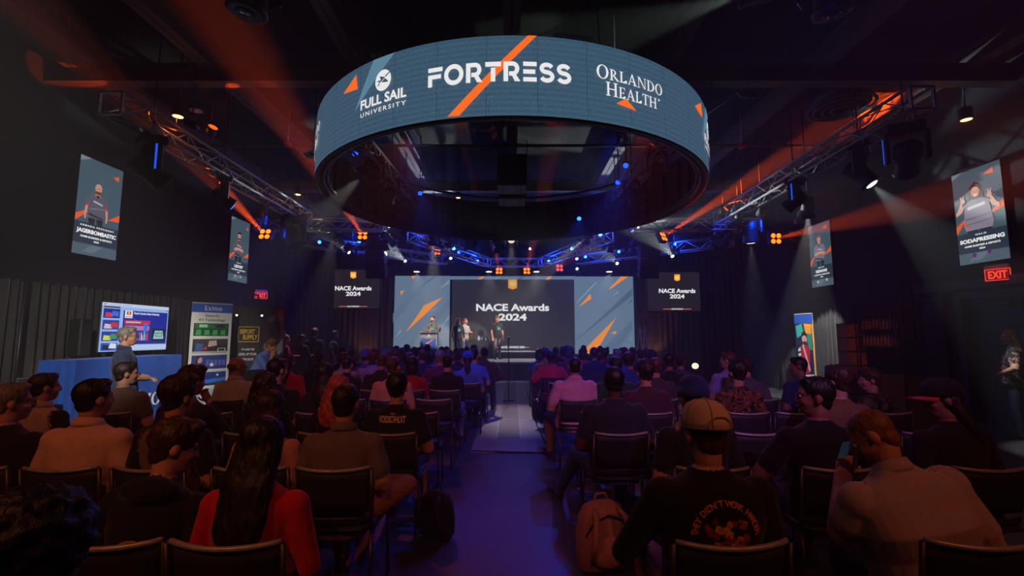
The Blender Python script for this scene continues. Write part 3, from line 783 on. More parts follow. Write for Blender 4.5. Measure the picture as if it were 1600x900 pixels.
portrait('portrait screen showing a fair-haired man with folded arms, far on right wall', 1, 12.355, 3.745, .86, 1.72, fig_man(-.02, .84, False, (150, 96, 60), 'crossed', (126, 118, 134), s=.90), 'SMITE', 'REDROKE', 'COMPUTER ANIMATION', sh2, marks=[(-.20, .08, (200, 206, 210)), (.22, .095, (200, 206, 210))])

# ------------------------------------------------------------------ trusses
def truss(label, p0, p1, w=.30, bay=.5, ends=True):
    p0, p1 = Vector(p0), Vector(p1); d = p1 - p0; L = d.length
    t = thing('truss', label, 'truss', p0)
    t.rotation_mode = 'QUATERNION'
    x = d.normalized(); y = Vector((0, 0, 1)).cross(x).normalized(); z = x.cross(y)
    t.rotation_quaternion = Matrix((x, y, z)).transposed().to_quaternion()
    h = w / 2; n = max(2, round(L / bay)); b = L / n
    cm = MB().cyl((0, 0, 0), (L, 0, 0), .025, n=8).mesh('chord'); cm.materials.append(TRUSS)
    for sy in (-h, h):
        for sz in (-h, h):
            o = bpy.data.objects.new('chord', cm); COL.objects.link(o); o.parent = t; o.location = (0, sy, sz)
    bms = []
    for k in (0, 1):
        s = 1 if k == 0 else -1
        bm_ = MB().cyl((0, 0, -h * s), (b, 0, h * s), .011, n=6).mesh('brace'); bm_.materials.append(TRUSS); bms.append(bm_)
    for i in range(n):
        for (off, rot) in (((0, -h, 0), 0), ((0, h, 0), 0), ((0, 0, -h), pi / 2), ((0, 0, h), pi / 2)):
            o = bpy.data.objects.new('brace', bms[i % 2]); COL.objects.link(o); o.parent = t
            o.location = (b * i, off[1], off[2]); o.rotation_euler = (rot, 0, 0)
    if ends:
        em = MB()
        for sy in (-h, h): em.box((0, sy, 0), (.04, .03, w))
        for sz in (-h, h): em.box((0, 0, sz), (.04, w, .03))
        em = em.mesh('end_frame'); em.materials.append(TRUSS)
        for xx in (0, L):
            o = bpy.data.objects.new('end_frame', em); COL.objects.link(o); o.parent = t; o.location = (xx, 0, 0)
    for f in (.2, .8):
        obj('hanging_cable', MB().cyl((0, 0, 0), (0, 0, 6.5 - p0.z - f * d.z), .008, n=6), CASE, t, T(L * f, 0, h))
    return t
truss('long side truss high above the left block of seats', (-5.8, 6.35, 4.90), (-5.8, 12.7, 4.84), .33, .45)
truss('long side truss high above the right block of seats', (5.8, 6.2, 4.90), (5.8, 12.6, 4.80), .33, .45)
truss('grey cross truss behind the ring on the left', (-7.2, 12.75, 4.66), (-3.7, 12.75, 4.66), .3, .4)
truss('grey cross truss behind the ring on the right', (3.4, 12.75, 4.66), (6.9, 12.75, 4.66), .3, .4)
truss('outer angled stage truss on the left, lit blue', (-6.3, 13.4, 4.35), (-2.5, 16.9, 4.35), .3, .45)
truss('outer angled stage truss on the right, lit blue', (6.5, 13.4, 4.35), (2.5, 16.9, 4.35), .3, .45)
truss('inner angled stage truss on the left, lit blue', (-2.9, 13.1, 4.42), (-.95, 17.6, 4.38), .3, .45)
truss('inner angled stage truss on the right, lit blue', (2.8, 13.1, 4.42), (1.15, 17.6, 4.38), .3, .45)
truss('short truss over the middle of the stage, lit blue', (-.95, 17.7, 4.38), (1.15, 17.7, 4.38), .3, .4)
truss('short truss inside the ring on the left', (-2.75, 7.9, 5.0), (-2.55, 11.5, 4.95), .28, .4)
truss('short truss inside the ring on the right', (2.75, 7.9, 5.0), (2.55, 11.5, 4.95), .28, .4)

# ------------------------------------------------------------------ stage lights
def orient(t, aim):
    a = Vector(aim).normalized()
    t.rotation_euler = (0, 0, atan2(-a.x, a.y) if abs(a.x) + abs(a.y) > 1e-4 else 0)
    return math.acos(max(-1, min(1, -a.z)))
_fx = {}
def shared(key, fn, m):
    if key not in _fx:
        me = fn().mesh(key.split('|')[0])
        for x in (m if isinstance(m, (list, tuple)) else [m]): me.materials.append(x)
        _fx[key] = me
    return _fx[key]
def part(name, me, parent, M=None, mats=None):
    o = bpy.data.objects.new(name, me); COL.objects.link(o); o.parent = parent
    if M is not None: o.matrix_local = M
    if mats:
        for i, m in enumerate(mats):
            o.material_slots[i].link = 'OBJECT'; o.material_slots[i].material = m
    return o
def drop(t, z0):
    """the pipe a fixture hangs from"""
    part('drop_pipe', shared('drop_pipe|d', lambda: MB().cyl((0, 0, 0), (0, 0, 1), .012, n=6), CASE), t, T(0, 0, z0) @ Matrix.Scale(6.5 - t.location.z - z0, 4, (0, 0, 1)))
LENS_OFF = mat('lens_dark', (30, 34, 44), .12, spec=.8)
def mh_head():
    mb = MB(); mb.lathe([(.05, .20), (.11, .19), (.125, .12), (.13, .02), (.118, -.02), (.122, -.14), (.132, -.17), (.132, -.20), (.10, -.20)], 20)
    for k in range(5): mb.lathe([(.128, .04 + .028 * k), (.136, .042 + .028 * k), (.136, .05 + .028 * k), (.128, .052 + .028 * k)], 20)
    return mb
def moving_head(label, head, aim, s=1.0, lens=None, k=6.0, group=None, strips=False):
    """head = where the lamp head pivots (world); hangs from a clamp above"""
    t = thing('moving_head_light', label, 'stage light', Vector(head), 0, group)
    tilt = orient(t, aim); S = Matrix.Scale(s, 4)
    part('base', shared('base|mh', lambda: MB().box((0, 0, .36), (.36, .26, .11), bev=.02).box((0, .135, .36), (.16, .01, .05)), CASE), t, S)
    part('yoke', shared('yoke|mh', lambda: MB().box((.185, 0, .13), (.05, .15, .36), bev=.015).box((-.185, 0, .13), (.05, .15, .36), bev=.015).box((0, 0, .295), (.40, .15, .03)), CASE), t, S)
    part('clamp', shared('clamp|mh', lambda: MB().box((.1, 0, .45), (.03, .05, .1)).box((-.1, 0, .45), (.03, .05, .1)).tube([(.1, -.04, .50), (.1, 0, .545), (.1, .04, .50)], .012, 6).tube([(-.1, -.04, .50), (-.1, 0, .545), (-.1, .04, .50)], .012, 6), TRUSS), t, S)
    drop(t, .5 * s)
    Mh = RX(tilt)
    h = part('head', shared('head|mh', mh_head, CASE), t, Mh @ S)
    part('lens', shared('lens|mh', lambda: MB().lathe([(.072, -.201), (.06, -.208), (.03, -.212), (.004, -.213)], 18), LENS_OFF), h, None, [glow(lens, k) if lens else LENS_OFF])
    if strips:
        part('side_strip', shared('side_strip|mh', lambda: MB().box((.214, 0, .13), (.006, .02, .30)).box((-.214, 0, .13), (.006, .02, .30)), LENS_OFF), t, S, [glow((30, 90, 255), .9)])
    return t
def fresnel(label, head, aim, s=1.0, lens=None, k=3.0, group=None):
    t = thing('barn_door_light', label, 'stage light', Vector(head), 0, group); tilt = orient(t, aim); S = Matrix.Scale(s, 4)
    drop(t, .3 * s)
    part('yoke', shared('yoke|fr', lambda: MB().tube([(.15, 0, 0), (.15, 0, .17), (.10, 0, .22), (-.10, 0, .22), (-.15, 0, .17), (-.15, 0, 0)], .012, 6), CASE), t, S)
    part('clamp', shared('clamp|fr', lambda: MB().box((0, 0, .265), (.05, .05, .09)).tube([(0, -.04, .30), (0, 0, .345), (0, .04, .30)], .012, 6), TRUSS), t, S)
    h = part('housing', shared('housing|fr', lambda: MB().lathe([(.06, .17), (.10, .15), (.115, .08), (.125, -.08), (.135, -.10), (.135, -.13), (.11, -.13)], 16).box((0, 0, .04), (.2, .29, .04), bev=.01), CASE), t, RX(tilt) @ S)
    part('lens', shared('lens|fr', lambda: MB().lathe([(.108, -.128), (.06, -.14), (.004, -.144)], 16), LENS_OFF), h, None, [glow(lens, k) if lens else LENS_OFF])
    door = shared('barn_door|fr', lambda: MB().add([(-.10, .13, -.13), (.10, .13, -.13), (.14, .20, -.27), (-.14, .20, -.27), (-.10, .136, -.13), (.10, .136, -.13), (.14, .206, -.27), (-.14, .206, -.27)], [[0, 1, 2, 3], [7, 6, 5, 4], [0, 4, 5, 1], [1, 5, 6, 2], [2, 6, 7, 3], [3, 7, 4, 0]]), mat('barn_door_metal', (58, 58, 62), .3, .6))
    for q in range(4): part('barn_door', door, h, RZ(q * pi / 2))
    return t
def led_brick(label, loc, aim, c=(255, 92, 18), k=5.0, s=1.0, group=None):
    t = thing('led_blinder', label, 'stage light', Vector(loc), 0, group); tilt = orient(t, aim); S = Matrix.Scale(s, 4)
    drop(t, .28 * s)
    part('yoke', shared('yoke|lb', lambda: MB().tube([(.17, 0, 0), (.17, 0, .20), (-.17, 0, .20), (-.17, 0, 0)], .012, 6).box((0, 0, .25), (.05, .05, .1)), CASE), t, S)
    h = part('housing', shared('housing|lb', lambda: MB().box((0, 0, .03), (.30, .30, .14), bev=.015), CASE), t, RX(tilt) @ S)
    cell = shared('lamp_cell|lb', lambda: MB().lathe([(.058, -.040), (.055, -.048), (.03, -.054), (.004, -.055)], 12), LENS_OFF)
    for x in (-.07, .07):
        for y in (-.07, .07): part('lamp_cell', cell, h, T(x, y, 0), [glow(c, k)])
    return t
def par_can(label, loc, aim, c=None, k=8.0, s=1.0, group=None):
    t = thing('par_light', label, 'stage light', Vector(loc), 0, group); tilt = orient(t, aim); S = Matrix.Scale(s, 4)
    drop(t, .22 * s)
    part('yoke', shared('yoke|pc', lambda: MB().tube([(.12, 0, 0), (.12, 0, .16), (-.12, 0, .16), (-.12, 0, 0)], .01, 6).box((0, 0, .20), (.04, .04, .09)), CASE), t, S)
    h = part('can', shared('can|pc', lambda: MB().lathe([(.05, .13), (.085, .11), (.10, .03), (.105, -.11), (.095, -.11)], 16), CASE), t, RX(tilt) @ S)
    part('lens', shared('lens|pc', lambda: MB().lathe([(.094, -.111), (.06, -.119), (.004, -.122)], 16), LENS_OFF), h, None, [glow(c, k) if c else LENS_OFF])
    return t

AMB = (255, 84, 14); BLU = (24, 70, 255); WHT = (232, 246, 240)
def beam(kind, label, src, dst, c, power, angle, k=6.0, s=1.0, blend=.35, **kw):
    a, b = at_y(*src), at_y(*dst); d = (b - a).normalized()
    kw2 = dict(kw)
    if kind == 'brick': led_brick(label, a, d, c, k, s)
    elif kind == 'head': moving_head(label, a, d, s, c, k, **kw2)
    elif kind == 'fres': fresnel(label, a, d, s, c, k)
    else: par_can(label, a, d, c, k, s)
    off = {'brick': .07, 'head': .235, 'fres': .30, 'par': .13}[kind] * s
    if power: spot(None, a + d * off, b, c, power, angle, blend, .03)
# orange blinders throwing beams
beam('brick', 'orange four-cell blinder beside the far left portrait screen', (415, 367, 10.9), (325, 272, 8.7), AMB, 34000, 10, blend=.7)
beam('brick', 'orange four-cell blinder left of the left speaker column', (567, 368, 13.0), (526, 300, 10.3), AMB, 36000, 9, blend=.7)
beam('brick', 'small orange blinder on the left inner stage truss', (684, 394, 16.0), (655, 370, 14.2), AMB, 14000, 9, 3.0, .8, .7)
beam('brick', 'orange blinder above the stage left of centre', (780, 424, 18.0), (770, 362, 15.0), AMB, 26000, 8.5, 6.0, blend=.7)
beam('brick', 'orange blinder above the stage right of centre', (823, 424, 18.0), (836, 362, 15.0), AMB, 26000, 8.5, 6.0, blend=.7)
beam('brick', 'red-orange blinder under the right inner stage truss', (874, 419, 17.4), (900, 399, 15.6), (255, 60, 20), 2200, 12, 3.0, blend=.9)
beam('brick', 'orange four-cell blinder right of the right speaker column', (1035, 371, 13.0), (1200, 264, 10.8), AMB, 48000, 10, blend=.7)
beam('brick', 'orange four-cell blinder beside the far right portrait screen', (1211, 373, 11.4), (1400, 328, 8.0), AMB, 12000, 10, blend=.7)
# white moving heads below the stage trusses, throwing cones upward
beam('head', 'moving head under the outer left truss throwing a white cone', (550, 399, 14.2), (512, 362, 13.2), WHT, 2100, 34, 3, .75)
beam('head', 'moving head beside the left speaker column throwing a white cone', (637, 411, 15.6), (594, 376, 14.2), WHT, 2500, 34, 3, .75)
beam('head', 'moving head under the inner left truss throwing a thin white beam', (705, 407, 16.6), (699, 382, 15.6), WHT, 1300, 18, 3, .75)
beam('head', 'moving head under the outer right truss throwing a white cone', (1054, 404, 14.2), (1034, 381, 13.6), WHT, 1800, 34, 3, .75)
beam('head', 'moving head above the right stage wall throwing a faint white cone', (967, 414, 15.8), (948, 397, 15.0), WHT, 800, 34, 3, .75)
beam('head', 'moving head at the right rim of the ring sending a white beam', (991, 357, 13.5), (1078, 334, 12.0), WHT, 2200, 24, 2.5, .7)
beam('head', 'moving head at the left rim of the ring sending a white beam', (613, 355, 13.5), (560, 340, 12.2), WHT, 1200, 16, 2.5, .7)
beam('head', 'moving head left of the stage centre with a small white lens', (774, 389, 16.5), (800, 300, 10.7), WHT, 160, 5, 2, .7)  # beam added to brighten the speaker cluster inside the ring
beam('head', 'moving head right of the stage centre with a small white lens', (826, 390, 16.5), (850, 375, 15.0), WHT, 0, 26, 2, .7)
beam('head', 'moving head above the right inner truss end with a white lens', (903, 408, 16.8), (890, 380, 15.8), WHT, 0, 20, 2, .8)
beam('head', 'moving head behind the first one above the right stage wall', (904, 422, 17.6), (890, 410, 16.8), WHT, 0, 20, 2, .8)
# big heads on the side trusses
moving_head('large black moving head near the left portrait screen, blue side strips', (-5.8, 7.15, 4.18), (.5, .6, -.6), 1.35, strips=True)
moving_head('moving head with blue lens in the middle of the left side truss', (-5.8, 9.0, 4.28), (.55, .45, -.45), 1.1, (60, 130, 255), 1.6)
moving_head('large black moving head at the far end of the left truss', (-5.75, 11.9, 4.1), (.5, -.3, -.8), 1.5)
beam('head', 'large moving head on the right truss throwing a wide white beam', (1345, 272, 7.55), (1482, 398, 6.9), WHT, 560, 36, 3.5, 1.25)
moving_head('black moving head with blue side strips on the right truss', (6.0, 6.75, 4.22), (.4, .6, -.6), 1.3, strips=True)
moving_head('black moving head hanging from the middle of the right truss', (5.8, 9.2, 4.3), (-.5, .5, -.5), 1.1, strips=True)
beam('head', 'large moving head at the far end of the right truss aimed down', (1172, 362, 11.6), (1180, 470, 11.9), WHT, 260, 26, 2.0, 1.45)
# blue washes on the side trusses
beam('par', 'blue par light glowing near the far end of the left truss', (410, 327, 10.6), (430, 440, 13.0), BLU, 260, 60, 18)
beam('par', 'blue par light glowing near the far end of the right truss', (1190, 330, 10.9), (1150, 440, 13.5), BLU, 260, 60, 18)
beam('par', 'blue par light lying along the right truss end', (1154, 340, 11.5), (1120, 400, 14.0), BLU, 150, 60, 3)
# lights hung inside the ring
beam('par', 'bright blue par light against the inside back of the ring', (905, 340, 12.2), (880, 600, 7.4), BLU, 260, 34, 12, .6)
beam('par', 'blue par light at the left inside of the ring', (554, 237, 8.3), (690, 730, 5.0), BLU, 170, 22, 3, .6)
beam('par', 'blue par light at the right inside of the ring', (978, 257, 9.4), (905, 800, 3.6), BLU, 260, 22, 3, .6)
beam('par', 'lower blue par light at the left inside of the ring', (656, 300, 11.0), (745, 640, 7.0), BLU, 200, 34, 3, .6)
beam('par', 'lowest blue par light at the left inside of the ring', (659, 332, 12.0), (860, 600, 8.4), BLU, 200, 34, 3, .6)
beam('par', 'lower blue par light at the right inside of the ring', (966, 283, 10.4), (860, 650, 6.2), BLU, 360, 30, 3, .6)
moving_head('moving head inside the ring lit orange on the left truss', (-2.65, 8.6, 4.62), (.2, -.6, -.5), .9)
moving_head('second moving head inside the ring on the left truss', (-2.62, 9.7, 4.58), (-.3, .6, -.5), .9)
moving_head('far moving head inside the ring on the left truss', (-2.58, 10.9, 4.52), (.3, .6, -.5), .9)
moving_head('moving head inside the ring lit orange on the right truss', (2.70, 8.3, 4.62), (-.2, -.6, -.5), .9)
moving_head('second moving head inside the ring on the right truss', (2.62, 9.8, 4.58), (.3, .6, -.5), .9)
moving_head('far moving head inside the ring on the right truss', (2.55, 11.1, 4.50), (-.3, .5, -.5), 1.0)
spot(None, at_y(640, 215, 9.4), at_y(622, 260, 8.6), AMB, 150, 50, .5)
spot(None, at_y(1000, 206, 9.0), at_y(1012, 232, 8.4), AMB, 150, 50, .5)
# barn door lights along the stage trusses, in a row
for i, (px, py, Y, dx) in enumerate(((478, 372, 13.4, -.5), (530, 378, 13.8, .5), (602, 372, 14.0, .5), (650, 373, 14.2, .5), (700, 368, 14.6, -.4), (730, 372, 15.0, .4), (775, 378, 15.4, .6), (822, 372, 15.4, -.5), (846, 368, 15.2, .5), (955, 376, 14.4, -.5), (990, 378, 14.2, -.5), (1118, 380, 13.4, .6), (1250 - 6, 366, 11.2, .5), (1135, 370, 12.8, -.5))):
    fresnel('black barn door light over the stage front, number %s from the left' % ('one', 'two', 'three', 'four', 'five', 'six', 'seven', 'eight', 'nine', 'ten', 'eleven', 'twelve', 'fourteen', 'thirteen')[i], at_y(px, py, Y), (dx, .6, -.75), 1.15, group='barn door lights over the stage front')
# blue pixels on the stage trusses
for i, (px, py, Y) in enumerate(((500, 378, 13.8), (562, 377, 14.4), (667, 364, 13.6), (709, 388, 15.6), (717, 394, 16.2), (746, 408, 17.2), (857, 408, 17.2), (893, 388, 15.6), (914, 401, 16.2), (937, 366, 13.6), (1053, 381, 14.3), (966, 393, 15.4))):
    a = at_y(px, py, Y)
    par_can('small blue light on the stage trusses, number %s from the left' % ('one', 'two', 'three', 'four', 'five', 'six', 'seven', 'eight', 'nine', 'ten', 'twelve', 'eleven')[i], a, (0.1, -.8, -.25), (40, 110, 255), 40 if i in (2, 3, 5, 6, 7, 9) else 8, .55, group='small blue lights on the stage trusses')
    if i in (1, 2, 4, 5, 6, 8, 9, 10): point(a + Vector((0, -.25, .10)), BLU, 42, .03)
# white round downlights in front of the LED walls
for i, px in enumerate((651, 764, 838, 952)):
    a = at_y(px, 424.5, 19.0)
    t = thing('round_downlight', 'white round downlight over the stage, %s from the left' % ('first', 'second', 'third', 'fourth')[i], 'stage light', a, 0, 'white round downlights over the stage')
    part('housing', shared('housing|rd', lambda: MB().lathe([(.13, .0), (.14, .02), (.13, .10), (.05, .13)], 18), CASE), t)
    part('lens', shared('lens|rd', lambda: MB().lathe([(.12, -.004), (.06, -.012), (.004, -.014)], 18), LENS_OFF), t, None, [glow((255, 250, 245), 6)])
    obj('hanging_rod', MB().cyl((0, 0, .12), (0, 0, 6.5 - a.z), .012, n=6), CASE, t)
    spot(None, a - Vector((0, 0, .03)), (a.x * .8, 18.6, SZ), (255, 244, 232), 260, 75, .6)
# front-of-house key lights for the people on stage
beam('fres', 'barn door light aimed at the stage from the left inner truss', (676, 366, 13.0), (680, 520, 18.6), (255, 238, 220), 3800, 16, 1.0, 1.0)
beam('fres', 'barn door light aimed at the stage from the right inner truss', (920, 366, 13.0), (750, 520, 18.6), (255, 238, 220), 4200, 16, 1.0, 1.0)
# overhead lights near the camera
moving_head('large moving head hanging at the top left close overhead', at_y(392, -22, 3.6), (-.12, .05, -1), 1.2, None, .5, strips=True)
spot(None, at_y(388, 14, 3.6), at_y(372, 200, 3.75), (225, 232, 225), 160, 26, .5)
moving_head('large moving head hanging at the top right close overhead, lit blue', at_y(1296, -18, 3.6), (.1, .1, -1), 1.1, strips=True)
point(at_y(1285, 22, 3.3), BLU, 1.2)
beam('head', 'large moving head at the top edge right of the ring throwing a faint beam', (1185, -14, 5.2), (930, 62, 6.4), (200, 225, 205), 700, 26, 1.0, 1.1)
# amber washes added to throw the orange splashes on the ceiling steel
beam('par', 'amber wash light on the left truss aimed at the ceiling', (300, 195, 7.4), (100, 117, 7.3), AMB, 420, 13, 2, .8)
beam('par', 'second amber wash light on the left truss aimed at the ceiling beam', (330, 205, 7.9), (372, 117, 7.4), AMB, 130, 14, 2, .8)
beam('par', 'amber wash light on the right truss aimed at the ceiling', (1130, 330, 11.8), (1330, 150, 9.5), AMB, 260, 40, 2, .8)

# speaker columns beside the stage
for sx, px, nm in ((-1, 589, 'left'), (1, 1012, 'right')):
    top = at_y(px, 352, 14.3)
    t = thing('line_array', 'tall curved black speaker column hanging %s of the stage' % nm, 'speaker', top)
    obj('bumper_frame', MB().box((0, 0, .05), (.62, .5, .08)), CASE, t)
    cm = shared('cabinet|la', lambda: MB().add([(-.30, -.25, -.10), (.30, -.25, -.10), (.26, .25, -.07), (-.26, .25, -.07), (-.30, -.25, .10), (.30, -.25, .10), (.26, .25, .07), (-.26, .25, .07)], [[3, 2, 1, 0], [4, 5, 6, 7], [0, 1, 5, 4], [1, 2, 6, 5], [2, 3, 7, 6], [3, 0, 4, 7]]), CASE2)
    gr = shared('grille|la', lambda: MB().box((0, -.256, 0), (.52, .012, .17)), mat('speaker_grille', (30, 30, 33), .5, .4))
    tilt = 0.0; y = 0.0; z = -.1
    for k in range(8):
        c = part('cabinet', cm, t, T(0, y, z) @ RX(tilt)); part('grille', gr, c)
        tilt += radians(2.2); z -= .206; y += .206 * sin(tilt)
    for x in (-.2, .2): obj('hanging_cable', MB().cyl((x, 0, .05), (x, 0, 6.5 - top.z), .01, n=6), CASE, t)
    point(Vector((top.x - sx * .55, 14.0, 4.0)), BLU, 9, .05)

# hanging speaker cluster in the middle of the ring
t = thing('speaker_cluster', 'pair of hanging speakers with grey undersides in the ring centre', 'speaker', (0, 10.7, 4.85))
GREYP = mat('grey_panel', (185, 185, 188), .6)
for k, (yy, zz) in enumerate(((-.42, .05), (.42, .0))):
    c = obj('cabinet', MB().box((0, yy, zz + .35), (.66, .72, .7), bev=.02), CASE2, t)
    obj('grey_underside', MB().box((0, yy, zz - .012), (.64, .62, .02), bev=.005), GREYP, c)
    for x in (-.2, .2): obj('panel_rib', MB().box((x, yy, zz - .026), (.015, .6, .012)), CASE, c)
for x in (-.34, .34):
    for y in (-.5, .5): obj('hanging_cable', MB().cyl((x, y, .7), (x, y, 1.2), .01, n=6), CASE, t)

# amber downlights on stems
for i, (px, py, Y, nm) in enumerate(((278, 182, 7.6, 'above the left side truss'), (465, 304, 12.2, 'beyond the far end of the left truss'), (1510, 187, 7.7, 'high at the right end of the view'), (1242, 311, 12.4, 'above the far right portrait screen'), (661, 187, 8.0, 'just inside the front of the ring'), (716, 309, 12.6, 'inside the back of the ring'))):
    a = at_y(px, py, Y)
    t = thing('can_downlight', 'amber glowing can downlight ' + nm, 'ceiling light', a, 0, 'amber can downlights')
    s = .75 if i >= 4 else 1.0; S = Matrix.Scale(s, 4)
    part('can', shared('can|dl', lambda: MB().lathe([(.085, 0), (.09, .02), (.09, .2), (.03, .22)], 16), CASE), t, S)
    part('lens', shared('lens|dl', lambda: MB().lathe([(.08, -.002), (.04, -.006), (.003, -.008)], 16), LENS_OFF), t, S, [glow((255, 190, 120), 4)])
    obj('stem', MB().cyl((0, 0, .2 * s), (0, 0, 6.5 - a.z), .012, n=6), CASE, t)
    if i < 4: point(a - Vector((0, 0, .08)), (255, 130, 40), 4, .03)
# dark unlit ceiling speaker beside the first downlight, round ceiling vent on the right
a = at_y(306, 173, 7.9); t = thing('ceiling_speaker', 'round grey ceiling speaker beside the left amber downlight', 'speaker', a)
obj('rim', MB().lathe([(.09, 0), (.12, 0), (.12, .05), (.09, .12)], 20), CASE, t); obj('grille', MB().lathe([(.004, -.002), (.1, -.002), (.1, .01)], 20), GREYP, t); obj('stem', MB().cyl((0, 0, .1), (0, 0, 6.5 - a.z), .012, n=6), CASE, t)
a = at_y(1312, 152, 8.6); t = thing('ceiling_vent', 'round ringed air vent in the ceiling on the right', 'vent', (a.x, a.y, 6.0))
for k, r in enumerate((.16, .30, .44, .56)): obj('vent_ring', tubering(r, -.02 * (3 - k), .03, 40), mat('vent_metal', (70, 66, 64), .5), t)
obj('duct', MB().cyl((0, 0, .02), (0, 0, .5), .5, n=24), CASE, t)
# red fire alarm beacons on the beams, rigging plates on the ring cables
for px, py, Y, nm in ((450, 225, 9.6, 'left'), (1159, 228, 9.6, 'right')):
    a = at_y(px, py, Y); t = thing('alarm_beacon', 'small red alarm beacon under the ceiling beam on the %s' % nm, 'alarm', a)
    obj('beacon', MB().lathe([(.02, -.06), (.07, -.05), (.09, 0), (.07, .04)], 14), mat('red_plastic', (190, 24, 20), .4), t); obj('bracket', MB().cyl((0, 0, .03), (0, 0, 6.5 - a.z), .01, n=6), TRUSS, t)
for px, py, Y, sx, nm in ((1169, 144, 7.2, 1, 'right'), (490, 240, 7.9, -1, 'left')):
    a = at_y(px, py, Y); t = thing('rigging_plate', 'pale steel rigging plate with two holes %s of the ring' % nm, 'bracket', a)
    mb = MB().prism([(-.19, 0), (-.12, -.08), (.14, -.10), (.17, -.04), (.12, .07), (-.02, .08)], .02); obj('plate', mb, mat('plate_steel', (120, 122, 126), .5, .3), t)
    obj('hole', MB().ell((-.03, -.003, -.01), (.05, .004, .028), RY(.3).to_3x3()), RUBBER, t); obj('hole', MB().ell((.06, -.003, -.02), (.045, .004, .026), RY(.3).to_3x3()), RUBBER, t)
    obj('hanging_cable', MB().cyl((0, .01, .05), (.1 * sx, .2, 6.5 - a.z), .008, n=6), CASE, t)
    obj('hanging_cable', MB().cyl((-.15, .01, 0), (-.15 - sx * .45, .5, RZT - a.z - .03), .006, n=6), TRUSS, t)

# warm washes on the rear grid behind the camera fall on the last rows
for i, (x, y, tx, ty, pw, cc) in enumerate(((-3.4, -1.6, -2.2, 3.0, 190, (255, 138, 84)), (3.6, -1.6, 2.4, 3.0, 140, (255, 130, 84)), (.4, -2.2, -.6, 5.2, 90, (255, 150, 110)))):
    h_ = Vector((x, y, 5.0)); d_ = (Vector((tx, ty, .9)) - h_).normalized()
    moving_head('warm wash moving head on the rear grid, %s from the left' % ('first', 'third', 'second')[i], h_, d_, 1.0, cc, 3, 'rear grid wash lights')
    spot(None, h_ + d_ * .24, (tx, ty, .9), cc, pw, 62, .8, .05)
truss('rear lighting truss above and behind the camera', (-5, -1.6, 5.75), (5, -1.6, 5.75), .3, .6)

# white lights added to brighten the aisle mat and the far left people
beam('fres', 'barn door light in front of the stage aimed down the aisle', (799, 372, 13.6), (800, 640, 9.4), (255, 236, 220), 560, 26, 1.0, 1.0, .9)

spot(None, at_y(520, 372, 13.4), (-5.4, 12.6, 1.2), (250, 236, 226), 260, 40, .8)  # added lamp without a fixture, brightens the standing group
# unseen violet and blue washes, added to light the backs of the middle rows
for i, (x, y, tx, ty, cc, pw, an) in enumerate(((-1.5, 6.35, -1.3, 9.0, (60, 70, 255), 330, 50), (1.5, 6.35, 1.3, 8.6, (30, 60, 255), 520, 50))):
    h_ = Vector((x, y, 4.75)); d_ = (Vector((tx, ty, .8)) - h_).normalized()
    par_can('blue wash light just inside the near rim of the ring, %s' % ('left', 'right')[i], h_, d_, cc, 3)
    spot(None, h_ + d_ * .14, (tx, ty, .8), cc, pw, an, .8, .05)
for i, (x, tx, ty, tz, cc, pw, an, nm) in enumerate(((-1.6, -6.1, 7.2, 1.1, (250, 244, 234), 3100, 27, 'aimed at the sales booth'), (2.0, 1.8, 6.3, .9, (200, 130, 255), 620, 38, 'violet, aimed at the middle right rows'), (4.6, 7.8, 9.9, 1.5, (255, 140, 70), 700, 8, 'amber, aimed at the wire cart'), (-1.0, -1.6, 6.6, .9, (215, 140, 235), 330, 24, 'violet, aimed at the middle left rows'))):  # unseen lamps added behind the camera to brighten booth, cart and middle rows
    h_ = Vector((x, -1.6, 5.2)); d_ = (Vector((tx, ty, tz)) - h_).normalized()
    fresnel('barn door light on the rear grid ' + nm, h_, d_, 1.0, cc, 1.0)
    spot(None, h_ + d_ * .3, (tx, ty, tz), cc, pw, an, .8, .05)

